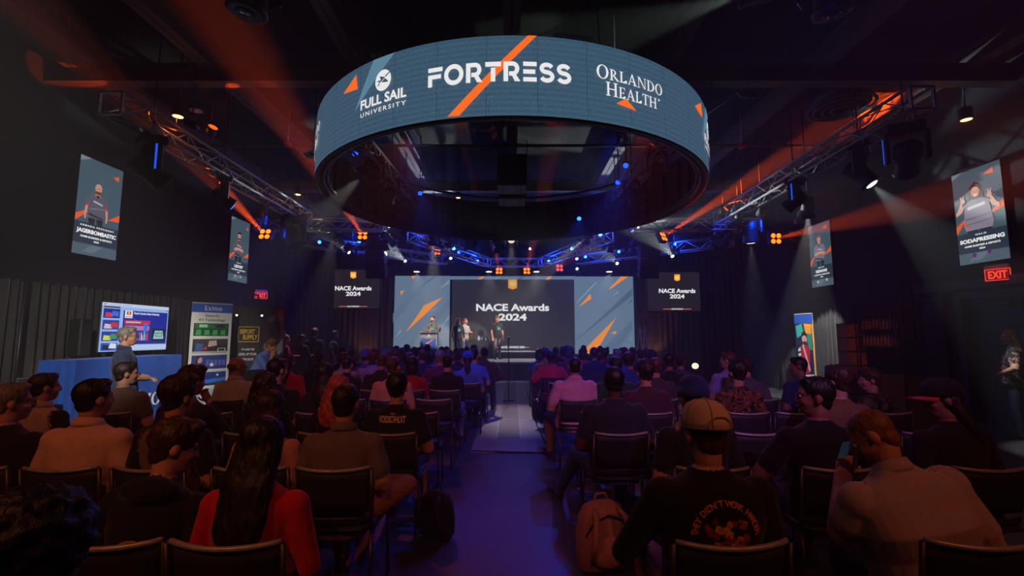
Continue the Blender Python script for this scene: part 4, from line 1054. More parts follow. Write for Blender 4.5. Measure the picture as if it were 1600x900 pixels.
# ------------------------------------------------------------------ curtains
def curtain(label, p0, p1, z0, z1, m, pitch=.16, amp=.045, panel=1.2, rod=True, seed=1):
    p0, p1 = Vector((p0[0], p0[1], 0)), Vector((p1[0], p1[1], 0)); d = p1 - p0; L = d.length; u = d.normalized(); n = Vector((-u.y, u.x, 0))
    t = thing('curtain', label, 'curtain', p0); rnd = random.Random(seed)
    np_ = max(1, round(L / panel)); w = L / np_
    for k in range(np_):
        nc = max(6, int(w / pitch * 8)); mb = MB(); rows = 5; vs = []
        ph = rnd.random() * 6
        for side in (1, -1):
            for r in range(rows):
                zz = z0 + (z1 - z0) * r / (rows - 1); fl = 1.15 - .45 * r / (rows - 1)
                for c in range(nc + 1):
                    s = w * (k + c / nc); a = 2 * pi * s / pitch + ph
                    o = amp * fl * (sin(a) + .35 * sin(a * .37 + r * .5) + .25 * sin(a * 2.1 + k)) + side * .006
                    vs.append(u * (w * k + w * (c / nc) * .998) + n * o + Vector((0, 0, zz)))
        fs = []; N = nc + 1; B = rows * N
        for r in range(rows - 1):
            for c in range(nc):
                i = r * N + c
                fs.append([i, i + 1, i + N + 1, i + N]); fs.append([B + i + 1, B + i, B + i + N, B + i + N + 1])
        for c in range(nc): fs.append([c + 1, c, B + c, B + c + 1]); i = (rows - 1) * N + c; fs.append([i, i + 1, B + i + 1, B + i])
        mb.add(vs, fs, 0, True); obj('curtain_panel', mb, m, t)
    if rod:
        obj('rod', MB().cyl((0, 0, z1 + .01), tuple(d + Vector((0, 0, z1 + .01))), .02, n=8), CASE, t)
        for f in [k / max(1, round(L / 3)) for k in range(max(1, round(L / 3)) + 1)]:
            q = d * f + n * -.09 * 0
            obj('upright', MB().cyl((q.x - n.x * .12, q.y - n.y * .12, 0), (q.x - n.x * .12, q.y - n.y * .12, z1 + .02), .02, n=8).cyl((q.x - n.x * .12, q.y - n.y * .12, 0), (q.x - n.x * .12, q.y - n.y * .12, .02), .14, n=12), CASE, t)
    return t
curtain('black pipe-and-drape curtain along the left wall behind the sales tables', (-7.5, 3.2), (-7.5, 10.7), .03, 2.40, CURTAIN, seed=3)
curtain('black pipe-and-drape curtain along the right wall behind the roll-up banner', (7.9, 16.3), (7.9, 10.7), .03, 2.26, CURTAIN, seed=4)
curtain('tall black wing curtain on the left of the stage', (-7.8, 15.7), (-6.15, 15.9), .03, 5.0, CURTAIN, .2, .06, rod=False, seed=5)
curtain('tall black wing curtain on the right of the stage', (6.5, 15.9), (8.4, 15.7), .03, 5.0, CURTAIN, .2, .06, rod=False, seed=6)
curtain('brownish tall curtain behind the stage on the left', (-7.7, 20.25), (-5.05, 20.25), .03, 4.6, CURTAIN_B, .24, .06, rod=False, seed=7)
curtain('brownish tall curtain behind the stage on the right', (5.1, 20.25), (8.3, 20.25), .03, 4.6, CURTAIN_B, .24, .06, rod=False, seed=8)
curtain('black border curtain high above the stage back', (-7.7, 20.35), (8.3, 20.35), 4.62, 6.0, CURTAIN, .24, .05, 2.0, False, 9)

# ------------------------------------------------------------------ sales booth on the left
CLOTH = mat('blue_cloth', (22, 76, 168), .85, var=.08, scale=6, bump=.08, bscale=40, sheen=.1)
def draped_table(name, label, x0, x1, y0, y1, h, m):
    t = thing(name, label, 'table', ((x0 + x1) / 2, (y0 + y1) / 2, 0))
    W, Dp = (x1 - x0) / 2, (y1 - y0) / 2
    obj('tabletop', MB().box((0, 0, h - .02), (2 * W - .02, 2 * Dp - .02, .03), bev=.005), WHITEPL, t)
    for sx in (-1, 1):
        for sy in (-1, 1): obj('leg', MB().cyl((sx * (W - .08), sy * (Dp - .12), 0), (sx * (W - .08), sy * (Dp - .12), h - .03), .016, n=8), CASE, t)
    # cloth falls in soft folds on all four sides
    per = []; N = 40
    for i in range(N): per.append((-W + 2 * W * i / N, -Dp))
    for i in range(N * 2): per.append((W, -Dp + 2 * Dp * i / (2 * N)))
    for i in range(N): per.append((W - 2 * W * i / N, Dp))
    for i in range(N * 2): per.append((-W, Dp - 2 * Dp * i / (2 * N)))
    rings = []
    for r, z in enumerate((h + .004, h - .01, h * .72, h * .4, .03)):
        ring_ = []
        for i, (x, y) in enumerate(per):
            k = [0, .01, .025, .045, .06][r]; w = 1 + (k * (.5 + .5 * sin(i * .55) + .3 * sin(i * .23 + 1))) / max(.3, sqrt(x * x + y * y) * .8)
            ring_.append(Vector((x * w, y * (1 + (w - 1) * .5), z)))
        rings.append(ring_)
    mb = MB(); mb.loft(rings[::-1], 0, True, False); n0 = len(mb.v); mb.f.append([n0 - len(per) + i for i in range(len(per))]); mb.m.append(0); mb.s.append(False)
    obj('tablecloth', mb, m, t)
    return t
tb = draped_table('display_table', 'tall display table under a blue cloth with large white serif lettering', -6.95, -6.42, 6.85, 9.05, 1.19, CLOTH)
ex = Art(); set_glyphs(ex, 'Extron', -.70, .34, .32, WHITE, serif_glyph, 1.42, 1, gap=.04, slant=.12)
tb_print = ex.build('lettering', plane_map((.345, .1, 0), (0, 1, 0), (-.05, 0, 1), (1, 0, 0)), tb, 1, False)
t2 = draped_table('display_table', 'low table under a blue cloth at the left edge', -7.15, -6.3, 4.5, 6.45, .77, CLOTH)
# papers, tablet and bag on the low table
for i, (x, y, a) in enumerate(((-6.5, 6.05, .2), (-6.62, 5.7, -.1), (-6.5, 5.35, .15))):
    t = thing('paper_stack', 'white paper stack on the low blue table, %s from the stage' % ('nearest', 'second', 'third')[i], 'papers', (x, y, .776), a, 'paper stacks on the low blue table')
    obj('sheet_block', MB().box((0, 0, .012 + .004 * i), (.22, .3, .024 + .008 * i)), WHITEPL, t); obj('top_sheet', MB().box((.01, .01, .027 + .008 * i), (.21, .297, .002), RZ(.08).to_3x3()), mat('paper', (225, 222, 215), .8), t)
t = thing('tablet_stand', 'black tablet standing on the low blue table', 'tablet', (-6.5, 6.3, .776), .9)
obj('tablet', MB().box((0, 0, .13), (.24, .015, .18), RX(-.25).to_3x3(), bev=.004), CASE, t); obj('glass', MB().box((0, -.009, .13), (.21, .002, .15), RX(-.25).to_3x3()), LENS_OFF, t); obj('foot', MB().box((0, .05, .01), (.14, .14, .02)), CASE, t)
t = thing('shoulder_bag', 'dark blue bag slumped on the low blue table', 'bag', (-6.75, 4.95, .776), .3)
NAVYB = mat('navy_canvas', (24, 34, 74), .85)
obj('bag_body', MB().ell((0, 0, .17), (.2, .3, .17), n=18, k=10), NAVYB, t); obj('strap', MB().tube([(0, -.28, .15), (0, -.2, .36), (0, 0, .43), (0, .2, .36), (0, .28, .15)], .014, 6), NAVYB, t); obj('wooden_hanger', MB().cyl((.06, -.2, .36), (.1, .34, .42), .012, n=6), mat('wood', (150, 110, 70), .6), t)

# television
tv = thing('television', 'wide television showing a university web page behind the blue table', 'television', (-7.0, 8.635, 0), pi / 2)
TW, TH, TZ = 1.53, .85, 1.28
obj('tv_case', MB().box((0, .035, TZ + TH / 2), (TW + .03, .05, TH + .03), bev=.01), CASE, tv)
obj('tv_post', MB().cyl((0, .1, .02), (0, .1, TZ + .5), .035, n=10), CASE, tv); obj('tv_foot', MB().box((0, .13, .02), (.7, .2, .03), bev=.01), CASE, tv)
f = lambda a, b, d: Vector((a * TW - TW / 2, .008 - d, TZ + b * TH))
w1 = Art()
w1.rect(0, 0, 1, 1, (150, 186, 236), 1).rect(0, .93, 1, 1, (196, 214, 240), 2).rect(.02, .955, .05, .975, (210, 60, 60), 3).rect(.94, .90, .985, .92, (220, 70, 80), 3).rect(.1, .95, .4, .97, (170, 190, 220), 3)
w1.rect(.29, .14, .985, .86, (20, 36, 150), 2).rect(.27, .02, 1, .12, (190, 208, 240), 2)
w1.rect(.31, .70, .42, .86, WHITE, 3).rect(.335, .77, .395, .845, (190, 24, 40), 4).text('S', .365, .785, .05, WHITE, 5, bold=.04, width=.025).text('NC STATE', .365, .715, .025, (190, 24, 40), 5, bold=.03, width=.085)
w1.text('North Carolina State University', .44, .79, .045, WHITE, 4, bold=.03, align='l', width=.40)
w1.rect(0.02, .9, .24, .93, (30, 36, 60), 3)
for i, (c1, c2, c3) in enumerate((((24, 40, 140), (200, 60, 90), (60, 110, 220)), ((40, 60, 170), (220, 190, 200), (200, 50, 60)), ((30, 60, 160), (220, 220, 60), (60, 150, 90)), ((40, 80, 190), (20, 30, 60), (220, 230, 240)))):
    y1 = .88 - i * .235; y0 = max(.02, y1 - .195)
    w1.rect(.02, y0, .24, y1, c1, 3).poly([(.04, y0 + .02), (.14, y0 + .02), (.16, y0 + .10), (.05, y0 + .12)], c2, 4).poly([(.12, y0 + .05), (.22, y0 + .04), (.22, y0 + .14), (.14, y0 + .15)], c3, 5)
w1.build('web_page', f, tv, .95)
w2 = Art()
w2.rect(.31, .20, .70, .66, (60, 40, 120), 4).rect(.31, .56, .70, .66, (200, 40, 60), 5).rect(.33, .60, .55, .63, (120, 220, 240), 6).poly([(.44, .70), (.47, .64), (.45, .64), (.48, .58), (.465, .63), (.485, .63)], (255, 70, 60), 7)
for i in range(9):
    x = .325 + .04 * i; w2.poly([(x, .22), (x + .03, .22), (x + .032, .30 + .05 * (i % 3)), (x + .004, .36 + .03 * (i % 4))], ((230, 50, 60), (60, 120, 240), (240, 160, 190), (90, 190, 240))[i % 4], 6)
w2.rect(.32, .44, .69, .54, (180, 120, 190), 5).rect(.60, .40, .66, .60, (70, 110, 220), 6)
w2.rect(.74, .20, .965, .48, (20, 22, 30), 4).poly([(.765, .25), (.94, .25), (.915, .44), (.785, .44)], (150, 200, 210), 5).rect(.79, .30, .91, .40, (90, 150, 160), 6).text('NC STATE', .85, .33, .03, WHITE, 7, bold=.03, width=.09)
w2.build('web_pictures', f, tv, .95)
spot(None, (-6.7, 8.6, 1.7), (-5.2, 7.6, 1.3), (150, 175, 235), 4, 150, .8, .3)
t = thing('floor_speaker', 'black loudspeaker standing behind the left end of the television', 'speaker', (-7.2, 7.72, 0))
obj('cabinet', MB().box((0, 0, 1.52), (.22, .22, .62), bev=.02), CASE2, t); obj('pole', MB().cyl((0, 0, 0), (0, 0, 1.22), .02), CASE, t); obj('stand_foot', MB().cyl((0, 0, 0), (0, 0, .02), .12, n=16), CASE, t)

# roll-up banner reading Extron
def rollup(label, a, b, ztop, art, side=1):
    a, b = Vector((a[0], a[1], 0)), Vector((b[0], b[1], 0)); u = (b - a); W = u.length
    t = thing('rollup_banner', label, 'banner', (a + b) / 2, atan2(u.y, u.x))
    obj('base_box', MB().box((0, .03, .05), (W + .04, .16, .09), bev=.02), TRUSS, t)
    obj('banner_sheet', MB().box((0, 0, (ztop + .08) / 2), (W, .006, ztop - .08)), mat('banner_white', (214, 214, 206), .6, var=.03), t)
    obj('top_rail', MB().box((0, 0, ztop), (W + .01, .025, .03), bev=.006), TRUSS, t)
    obj('pole', MB().cyl((0, .06, .08), (0, .02, ztop), .012, n=8), TRUSS, t)
    fm_ = lambda x, y, d: Vector((x * W - W / 2, -.004 - d, y))
    for nm, ar in art: ar.build(nm, fm_, t, 1, False, .0008)
    return t
b1, b2 = Art(), Art()
b1.rect(0, 2.03, 1, 2.21, (24, 84, 176), 1)
set_glyphs(b1, 'Extron', .30, 2.075, .095, WHITE, serif_glyph, .44, 2, gap=.04)
b1.text('Esports', .5, 1.945, .05, (40, 46, 70), 2, bold=.015, width=.34).text('AV Technology', .5, 1.855, .05, (40, 46, 70), 2, bold=.015, width=.66)
for i, (y0, y1, c) in enumerate(((1.55, 1.81, (22, 66, 42)), (1.22, 1.49, (38, 34, 40)), (.88, 1.16, (40, 56, 130)), (.55, .82, (24, 54, 130)))):
    b2.rect(.07, y0, .93, y1, c, 1)
    h = y1 - y0
    if i == 0:
        for k in range(4): b2.poly([(.12 + .2 * k, y0 + .02), (.26 + .2 * k, y0 + .02), (.25 + .2 * k, y0 + .5 * h), (.14 + .2 * k, y0 + .46 * h)], (46, 170, 84), 2)
        b2.rect(.1, y0 + .6 * h, .9, y1 - .02, (40, 110, 60), 2).rect(.2, y0 + .68 * h, .4, y0 + .9 * h, (150, 220, 160), 3).rect(.6, y0 + .66 * h, .84, y0 + .88 * h, (20, 30, 26), 3)
    elif i == 1:
        b2.rect(.07, y0 + .55 * h, .93, y1, (60, 50, 54), 2).poly([(.44, y0 + .4 * h), (.66, y0 + .5 * h), (.64, y0 + .9 * h), (.46, y0 + .85 * h)], (200, 170, 150), 3).poly([(.12, y0 + .1 * h), (.3, y0 + .1 * h), (.34, y0 + .6 * h), (.16, y0 + .7 * h)], (60, 90, 150), 3).poly([(.3, y0 + .2 * h), (.42, y0 + .2 * h), (.4, y0 + .5 * h)], (190, 60, 70), 4).rect(.68, y0 + .06 * h, .88, y0 + .3 * h, (220, 220, 220), 4).rect(.7, y0 + .09 * h, .86, y0 + .27 * h, (30, 30, 34), 5).rect(.07, y0 - .02, .93, y0 + .02, (170, 170, 166), 2)
    elif i == 2:
        b2.poly([(.08, y0), (.34, y0), (.36, y0 + .3 * h), (.3, y0 + .4 * h), (.12, y0 + .3 * h)], (26, 26, 32), 3).disc(.26, y0 + .66 * h, .07, .06, (200, 150, 130), 3).poly([(.16, y0 + .4 * h), (.2, y0 + .95 * h), (.3, y0 + .95 * h), (.22, y0 + .7 * h), (.22, y0 + .4 * h)], (30, 24, 26), 4)
        for k in range(5): b2.rect(.42 + .1 * k, y0 + .25 * h, .49 + .1 * k, y0 + .65 * h, (90, 110, 190), 2)
        b2.disc(.56, y0 + .3 * h, .05, .035, WHITE, 3)
    else:
        b2.poly([(.3, y0 + .1 * h), (.93, y0 + .3 * h), (.93, y0 + .55 * h), (.3, y0 + .4 * h)], (60, 120, 220), 2).disc(.72, y0 + .75 * h, .03, .02, (190, 220, 255), 3).rect(.07, y0, .93, y0 + .1 * h, (16, 26, 60), 2)
b1.rect(.07, .2, .93, .48, (180, 184, 190), 1)
rollup('tall white roll-up banner with blue heading and four pictures beside the television', (-6.43, 9.25), (-5.98, 9.85), 2.22, [('lettering', b1), ('pictures', b2)])

# dark pop-up backdrop reading Esport Supply: two bowed panels
t = thing('popup_backdrop', 'dark curved pop-up backdrop with a yellow framed sign', 'backdrop', (-5.95, 10.6, 0), .40)
BACKD = mat('backdrop_black', (44, 44, 48), .6, var=.1, scale=5)
def bow(x): return .16 - .30 * x * x
def bow_panel(x0, x1, z0, z1):
    mb = MB(); n = 10; vs = []
    for z in (z0, z1):
        for i in range(n + 1):
            x = x0 + (x1 - x0) * i / n; vs.append((x, bow(x), z))
    for z in (z0, z1):
        for i in range(n + 1):
            x = x0 + (x1 - x0) * i / n; vs.append((x, bow(x) + .03, z))
    N = n + 1; fs = []
    for i in range(n): fs += [[i, i + 1, N + i + 1, N + i], [2 * N + i + 1, 2 * N + i, 3 * N + i, 3 * N + i + 1], [N + i, N + i + 1, 3 * N + i + 1, 3 * N + i], [i + 1, i, 2 * N + i, 2 * N + i + 1]]
    fs += [[0, N, 3 * N, 2 * N], [n, 2 * N + n, 3 * N + n, N + n]]
    return mb.add(vs, fs, 0, False)
for x0, x1 in ((-.68, -.345), (-.335, .17), (.18, .68)): obj('backdrop_panel', bow_panel(x0, x1, .05, 2.25), BACKD, t)
obj('foot_box', MB().box((0, .1, .025), (1.3, .3, .05)), CASE, t)
fb = lambda a, b, d: Vector((a, bow(a) - .002 - d, b))
e1, e2 = Art(), Art()
for q in stroke([(-.29, 1.42), (.12, 1.42), (.12, 1.76), (-.29, 1.76)], .02, True): e1.poly(q, (226, 180, 40), 2)
e1.text('ESPORT', -.11, 1.605, .095, (240, 196, 40), 3, bold=.05, width=.30).text('SUPPLY', -.05, 1.475, .095, (240, 196, 40), 3, bold=.05, width=.30)
e1.text("IT'S GAME TIME", -.08, 1.22, .045, WHITE, 3, bold=.03, width=.26).text('LEVEL UP YOUR', -.08, 1.11, .05, WHITE, 3, bold=.04, width=.36).text('ESPORTS', -.08, .99, .05, WHITE, 3, bold=.04, width=.24)
e1.build('lettering', fb, t, 1, False, .001)
e2.poly([(.2, 1.15), (.5, 1.15), (.62, 1.75), (.42, 1.95)], (34, 32, 36), 1)
for r in range(6):
    for c in range(5):
        x, y = .24 + .062 * c + .030 * r, 1.24 + .088 * r - .018 * c
        e2.poly([(x, y), (x + .045, y - .012), (x + .062, y + .05), (x + .018, y + .064)], (120, 70, 74) if (r + c) % 3 else (150, 140, 142), 2)
e2.poly([(.42, 2.0), (.52, 2.2), (.66, 2.2), (.66, 1.5), (.58, 1.7), (.50, 1.95)], (136, 46, 58), 2).poly([(.5, 2.08), (.6, 2.18), (.64, 1.95), (.56, 1.85)], (196, 110, 116), 3).poly([(.3, 1.98), (.46, 2.06), (.44, 1.9), (.34, 1.86)], (120, 104, 104), 3).poly([(.5, 1.3), (.64, 1.5), (.64, 1.2), (.55, 1.1)], (150, 150, 154), 3)
e2.build('picture', fb, t, 1, False, .001)
for x in (-.33, .175):
    l = obj('clip_lamp', MB().box((x, bow(x) - .06, 2.02), (.05, .10, .05), bev=.01), CASE, t)
    obj('lens', MB().box((x, bow(x) - .113, 2.02), (.036, .006, .036)), glow((255, 250, 240), 5), l)
# black cocktail table the man leans on
t = thing('cocktail_table', 'small high table under a black cloth in front of the backdrop', 'table', (-4.25, 7.75, 0))
mb = MB(); rings_ = []
for z, r in ((.03, .30), (.4, .24), (.8, .26), (.95, .30), (.97, .30)):
    rings_.append([Vector(((r + (.02 * sin(9 * a) if z < .9 else 0)) * cos(a), (r + (.02 * sin(9 * a) if z < .9 else 0)) * sin(a), z)) for a in [2 * pi * i / 40 for i in range(40)]])
mb.loft(rings_); obj('tablecloth', mb, mat('black_cloth', (30, 30, 34), .9), t)
obj('tabletop', MB().cyl((0, 0, .965), (0, 0, .98), .29, n=28), mat('black_cloth', (30, 30, 34)), t)
# stair rail near the left exit
t = thing('stair_rail', 'black tubular handrail beside the left exit sign', 'handrail', (-7.3, 12.15, 0))
for y in (0, .55): obj('rail_loop', MB().tube([(0, y, 0), (0, y, 2.55), (.05, y + .12, 2.7), (.1, y + .3, 2.7), (.12, y + .36, 2.5), (.12, y + .36, 0)], .025, 8), CASE, t)
# exit signs
def exit_sign(label, loc, rz, k=1.0):
    t = thing('exit_sign', label, 'sign', loc, rz)
    obj('housing', MB().box((0, 0, 0), (.36, .05, .22), bev=.01), mat('sign_red_case', (90, 14, 12), .4), t)
    obj('canopy', MB().box((0, .0, .14), (.34, .09, .07), bev=.01), GREYP, t)
    a = Art(); a.rect(-.165, -.095, .165, .095, (96, 6, 4), 1)
    for q in stroke([(-.165, -.095), (.165, -.095), (.165, .095), (-.165, .095)], .012, True): a.poly(q, (255, 60, 44), 2)
    a.text('EXIT', 0, -.062, .125, (255, 70, 50), 3, bold=.03, width=.25)
    a.build('lettering', lambda u, v, d: Vector((u, -.026 - d, v)), t, 1.3 * k)
    point(Vector(loc) + RZ(rz).to_3x3() @ Vector((0, -.15, 0)), (255, 30, 20), .5, .05)
exit_sign('lit red exit sign under the right front portrait screen', (XR - .08, 7.86, 2.60), -pi / 2 + .35)
exit_sign('lit red exit sign far away on the left wall', (XL + .2, 14.0, 2.78), .55)
obj('wall_mount', MB().box((0, .06, 0), (.1, .12, .1)), CASE, bpy.data.objects['exit_sign.001'])

# ------------------------------------------------------------------ right side
fb2, fb3 = Art(), Art()
fb2.rect(0, .1, 1, 2.08, (26, 40, 70), 1).rect(0, 1.86, 1, 2.08, (30, 80, 170), 2).rect(.93, .1, 1, 1.9, (240, 160, 40), 2)
fb2.poly([(.05, 1.80), (.4, 1.86), (.5, 1.6), (.1, 1.5)], (60, 170, 160), 2).poly([(.5, 1.86), (.9, 1.84), (.88, 1.5), (.6, 1.55)], (230, 150, 50), 2).poly([(.62, 1.6), (.9, 1.6), (.9, 1.2), (.7, 1.2)], (50, 140, 120), 3)
fb3.poly([(.18, .62), (.7, .62), (.78, 1.2), (.62, 1.34), (.36, 1.34), (.16, 1.2)], (176, 30, 48), 4).poly([(.36, 1.30), (.66, .66), (.74, .72), (.44, 1.36)], (230, 170, 180), 5).poly([(.12, 1.22), (.26, 1.28), (.28, .95), (.12, .92)], (230, 230, 232), 5).poly([(.12, 1.16), (.28, 1.18), (.28, 1.13), (.12, 1.11)], (30, 30, 40), 6).poly([(.12, 1.04), (.28, 1.06), (.28, 1.01), (.12, .99)], (30, 30, 40), 6)
fb3.poly([(.14, .92), (.26, .92), (.30, .62), (.18, .60)], (206, 160, 130), 5).disc(.5, 1.48, .14, .125, (206, 160, 130), 5).poly([(.34, 1.5), (.36, 1.62), (.5, 1.68), (.66, 1.60), (.64, 1.50), (.55, 1.57), (.42, 1.55)], (36, 26, 24), 6).poly([(.42, 1.42), (.6, 1.42), (.54, 1.34), (.46, 1.34)], (50, 36, 32), 6).poly([(.3, .35), (.9, .45), (.9, .62), (.2, .58)], (200, 204, 210), 4)
rollup('roll-up banner picturing a player in a red jersey by the right curtain', (7.27, 11.88), (7.36, 11.30), 2.10, [('picture', fb2), ('figure_picture', fb3)])
# spot on the banner from the right truss
beam('fres', 'barn door light on the right truss aimed at the right roll-up banner', (1262, 318, 9.7), (1262, 545, 11.7), (250, 248, 240), 1300, 30, 1.2, 1.0, .25)
# key light added inside the ring to brighten the booth
beam('fres', 'barn door light inside the ring aimed at the sales booth', (580, 262, 8.9), (262, 560, 8.4), (250, 244, 232), 600, 34, 1.0, 1.0, .7)
# wire cart with bottles
cart = thing('wire_cart', 'tall black wire cart holding rows of bottles by the right wall', 'cart', (7.85, 9.75, 0), -pi / 2 + .15)
WIRE = mat('black_wire', (34, 32, 34), .4, .5)
for x in (-.42, .42):
    for y in (-.2, .2): obj('post', MB().cyl((x, y, .12), (x, y, 2.25), .016, n=8), WIRE, cart)
for x in (-.42, .42):
    for y in (-.2, .2): obj('caster', MB().cyl((x - .02, y, .05), (x + .02, y, .05), .05, n=12).box((x, y, .11), (.04, .05, .04)), RUBBER, cart)
for z in (.25, 1.32, 1.68, 2.02, 2.25):
    mb = MB(); mb.tube([(-.42, -.2, z), (.42, -.2, z), (.42, .2, z), (-.42, .2, z), (-.42, -.2, z)], .012, 6); obj('shelf_frame', mb, WIRE, cart)
for z in (.25, 1.32, 1.68):
    mb = MB()
    for k in range(13): mb.cyl((-.42 + .07 * k, -.2, z), (-.42 + .07 * k, .2, z), .004, n=4)
    sw = obj('shelf_wires', mb, WIRE, cart); sw['kind'] = 'stuff'
for k in range(13): part('cage_wire', shared('cage_wire|c', lambda: MB().cyl((0, 0, 1.68), (0, 0, 2.25), .004, n=4), WIRE), cart, T(-.42 + .07 * k, -.2, 0))
obj('tall_handle', MB().tube([(.50, -.15, .3), (.50, -.15, 2.45), (.52, -.1, 2.58), (.52, 0, 2.62), (.52, .1, 2.58), (.50, .15, 2.45), (.50, .15, .3)], .022, 8), WIRE, cart)
BOT = mat('amber_bottle', (150, 92, 60), .35, var=.2)
bcap = mat('bottle_cap', (60, 40, 36), .5)
Mc = T(7.85, 9.75, 0) @ RZ(-pi / 2 + .15)
for r, z in enumerate((1.345, 1.70)):
    for k in range(10):
        p = Mc @ Vector((-.37 + .08 * k, -.12, z - .012))
        t = thing('bottle', 'amber bottle on the %s wire cart shelf, %s from the left' % (('lower', 'upper')[r], ('first', 'second', 'third', 'fourth', 'fifth', 'sixth', 'seventh', 'eighth', 'ninth', 'tenth')[k]), 'bottle', p, 0, 'amber bottles on the wire cart')
        part('glass_body', shared('glass_body|b', lambda: MB().lathe([(.004, 0), (.028, .003), (.03, .02), (.03, .15), (.012, .19), (.011, .23)], 12), BOT), t); part('cap', shared('cap|b', lambda: MB().cyl((0, 0, .23), (0, 0, .25), .013, n=10), bcap), t)
CARD = mat('cardboard', (150, 96, 60), .8, var=.12)
for k in range(6):
    t = thing('storage_box', 'cardboard box in the stack beside the wire cart, %s from the floor' % ('first', 'second', 'third', 'fourth', 'fifth', 'sixth')[k], 'box', (7.62, 10.42, .305 * k), .04 * (k % 3), 'cardboard boxes stacked beside the wire cart')
    part('carton', shared('carton|s', lambda: MB().box((0, 0, .14), (.42, .30, .28), bev=.006), CARD), t); part('lid', shared('lid|s', lambda: MB().box((0, 0, .29), (.44, .32, .03), bev=.004), CASE), t)
# standing display board, one panel white, one brown
t = thing('display_board', 'folded standing board with one white and one brown panel', 'board', (5.25, 6.25, 0), -.1)
obj('white_panel', MB().box((-.17, 0, .52), (.36, .015, 1.04), RZ(.15).to_3x3()), mat('board_white', (160, 160, 176), .7), t); obj('brown_panel', MB().box((.19, .0, .50), (.36, .015, 1.0), RZ(-.15).to_3x3()), mat('board_brown', (132, 98, 78), .7), t); obj('hinge', MB().cyl((.01, .02, .05), (.01, .02, 1.0), .01, n=6), CASE, t)
# floor uplights at the right of the stage
def floor_light(label, loc, aim, c, k, power, angle):
    t = thing('floor_light', label, 'stage light', loc); tilt = orient(t, aim)
    part('floor_stand', shared('floor_stand|f', lambda: MB().box((0, 0, .012), (.28, .2, .024), bev=.006).tube([(.14, 0, .02), (.14, 0, .30)], .012, 6).tube([(-.14, 0, .02), (-.14, 0, .30)], .012, 6), CASE), t)
    h = part('can', shared('can|f', lambda: MB().lathe([(.05, .15), (.10, .13), (.12, .03), (.13, -.06), (.118, -.06)], 18), CASE), t, T(0, 0, .32) @ RX(tilt)); part('lens', shared('lens|f', lambda: MB().lathe([(.116, -.061), (.06, -.068), (.003, -.07)], 18), LENS_OFF), h, None, [glow(c, k)])
    if power: p = Vector(loc) + Vector((0, 0, .32)); d = Vector(aim).normalized(); spot(None, p + d * .08, p + d, c, power, angle, .6)
floor_light('bright warm floor light at the right of the stage facing the hall', (6.68, 17.0, .12), (-.35, -.8, .45), (255, 214, 160), 2.6, 6, 120)
obj('riser', MB().box((0, 0, -.06), (.5, .4, .12)), CASE, bpy.data.objects['floor_light'])
floor_light('warm floor light hidden behind the stage corner washing the right curtain', (6.1, 19.6, 0), (.05, .35, .9), (255, 170, 90), 3, 28, 80)  # unseen lamp added for the warm glow on the curtain
floor_light('warm floor light hidden behind the stage corner washing the left curtain', (-6.3, 19.5, 0), (0, .35, .9), (255, 180, 120), 3, 22, 90)

# ------------------------------------------------------------------ on the stage
SILV = mat('silver', (190, 190, 192), .3, .8)
lx = at_y(671, 520, 18.2).x
t = thing('lectern', 'lectern with blue front panel and silver posts on the stage', 'lectern', (lx, 18.2, SZ))
obj('base', MB().box((0, 0, .02), (.7, .45, .04), bev=.01), SILV, t)
for x in (-.31, .31): obj('post', MB().box((x, 0, .56), (.05, .3, 1.06), bev=.008), SILV, t)
obj('front_panel', MB().box((0, -.12, .42), (.57, .02, .80)), mat('lectern_blue', (30, 62, 128), .5), t)
obj('clear_screen', MB().box((0, -.12, .95), (.57, .02, .26)), mat('lectern_grey', (104, 110, 116), .3), t); obj('reading_top', MB().box((0, 0, 1.06), (.66, .42, .03), RX(.15).to_3x3(), bev=.008), CASE, t)
la = Art(); la.poly([(-.12, .62), (.14, .79), (.19, .79), (-.02, .62)], AMBER, 1).poly([(.05, .3), (.26, .6), (.26, .64), (.02, .33)], (18, 40, 90), 1).disc(0, .96, .05, .055, WHITE, 1).text('FULL SAIL', 0, .865, .03, WHITE, 1, bold=.03, width=.2)
la.build('emblem', lambda a, b, d: Vector((a, -.131 - d, b)), t, 1, False)
obj('microphone', MB().tube([(.1, .05, 1.07), (.1, 0, 1.28), (.06, .08, 1.38)], .007, 6).ell((.055, .09, 1.40), (.02, .02, .03)), CASE, t)
t = thing('trophy_table', 'black-draped table holding trophies at the back of the stage', 'table', (at_y(750, 534, 19.1).x, 19.1, SZ))
rings_ = [[Vector(((.55 + (.02 * sin(i * 1.7) if z < .5 else 0)) * (1 if a[0] > 0 else -1) if abs(a[0]) > .99 else .55 * a[0], a[1] * (.28 + (.015 * sin(i * 1.3) if z < .5 else 0)), z)) for i, a in enumerate([(-1 + 2 * k / 16, -1) for k in range(16)] + [(1, -1 + 2 * k / 8) for k in range(8)] + [(1 - 2 * k / 16, 1) for k in range(16)] + [(-1, 1 - 2 * k / 8) for k in range(8)])] for z in (.01, .4, .70)]
mb = MB(); mb.loft(rings_); obj('tablecloth', mb, mat('black_cloth', (30, 30, 34)), t); obj('tabletop', MB().box((0, 0, .70), (1.1, .56, .02)), CASE, t)
tx = t.location
g = thing('gold_trophy', 'gold winged trophy at the left end of the trophy table', 'trophy', (at_y(737, 530, 19.1).x, 19.05, SZ + .71)); GOLD = mat('gold', (220, 160, 40), .25, .9)
obj('foot', MB().box((0, 0, .03), (.1, .1, .06)), CASE, g); obj('figure', MB().lathe([(.02, .06), (.03, .1), (.012, .14), (.03, .2), (.035, .26), (.01, .3)], 12), GOLD, g)
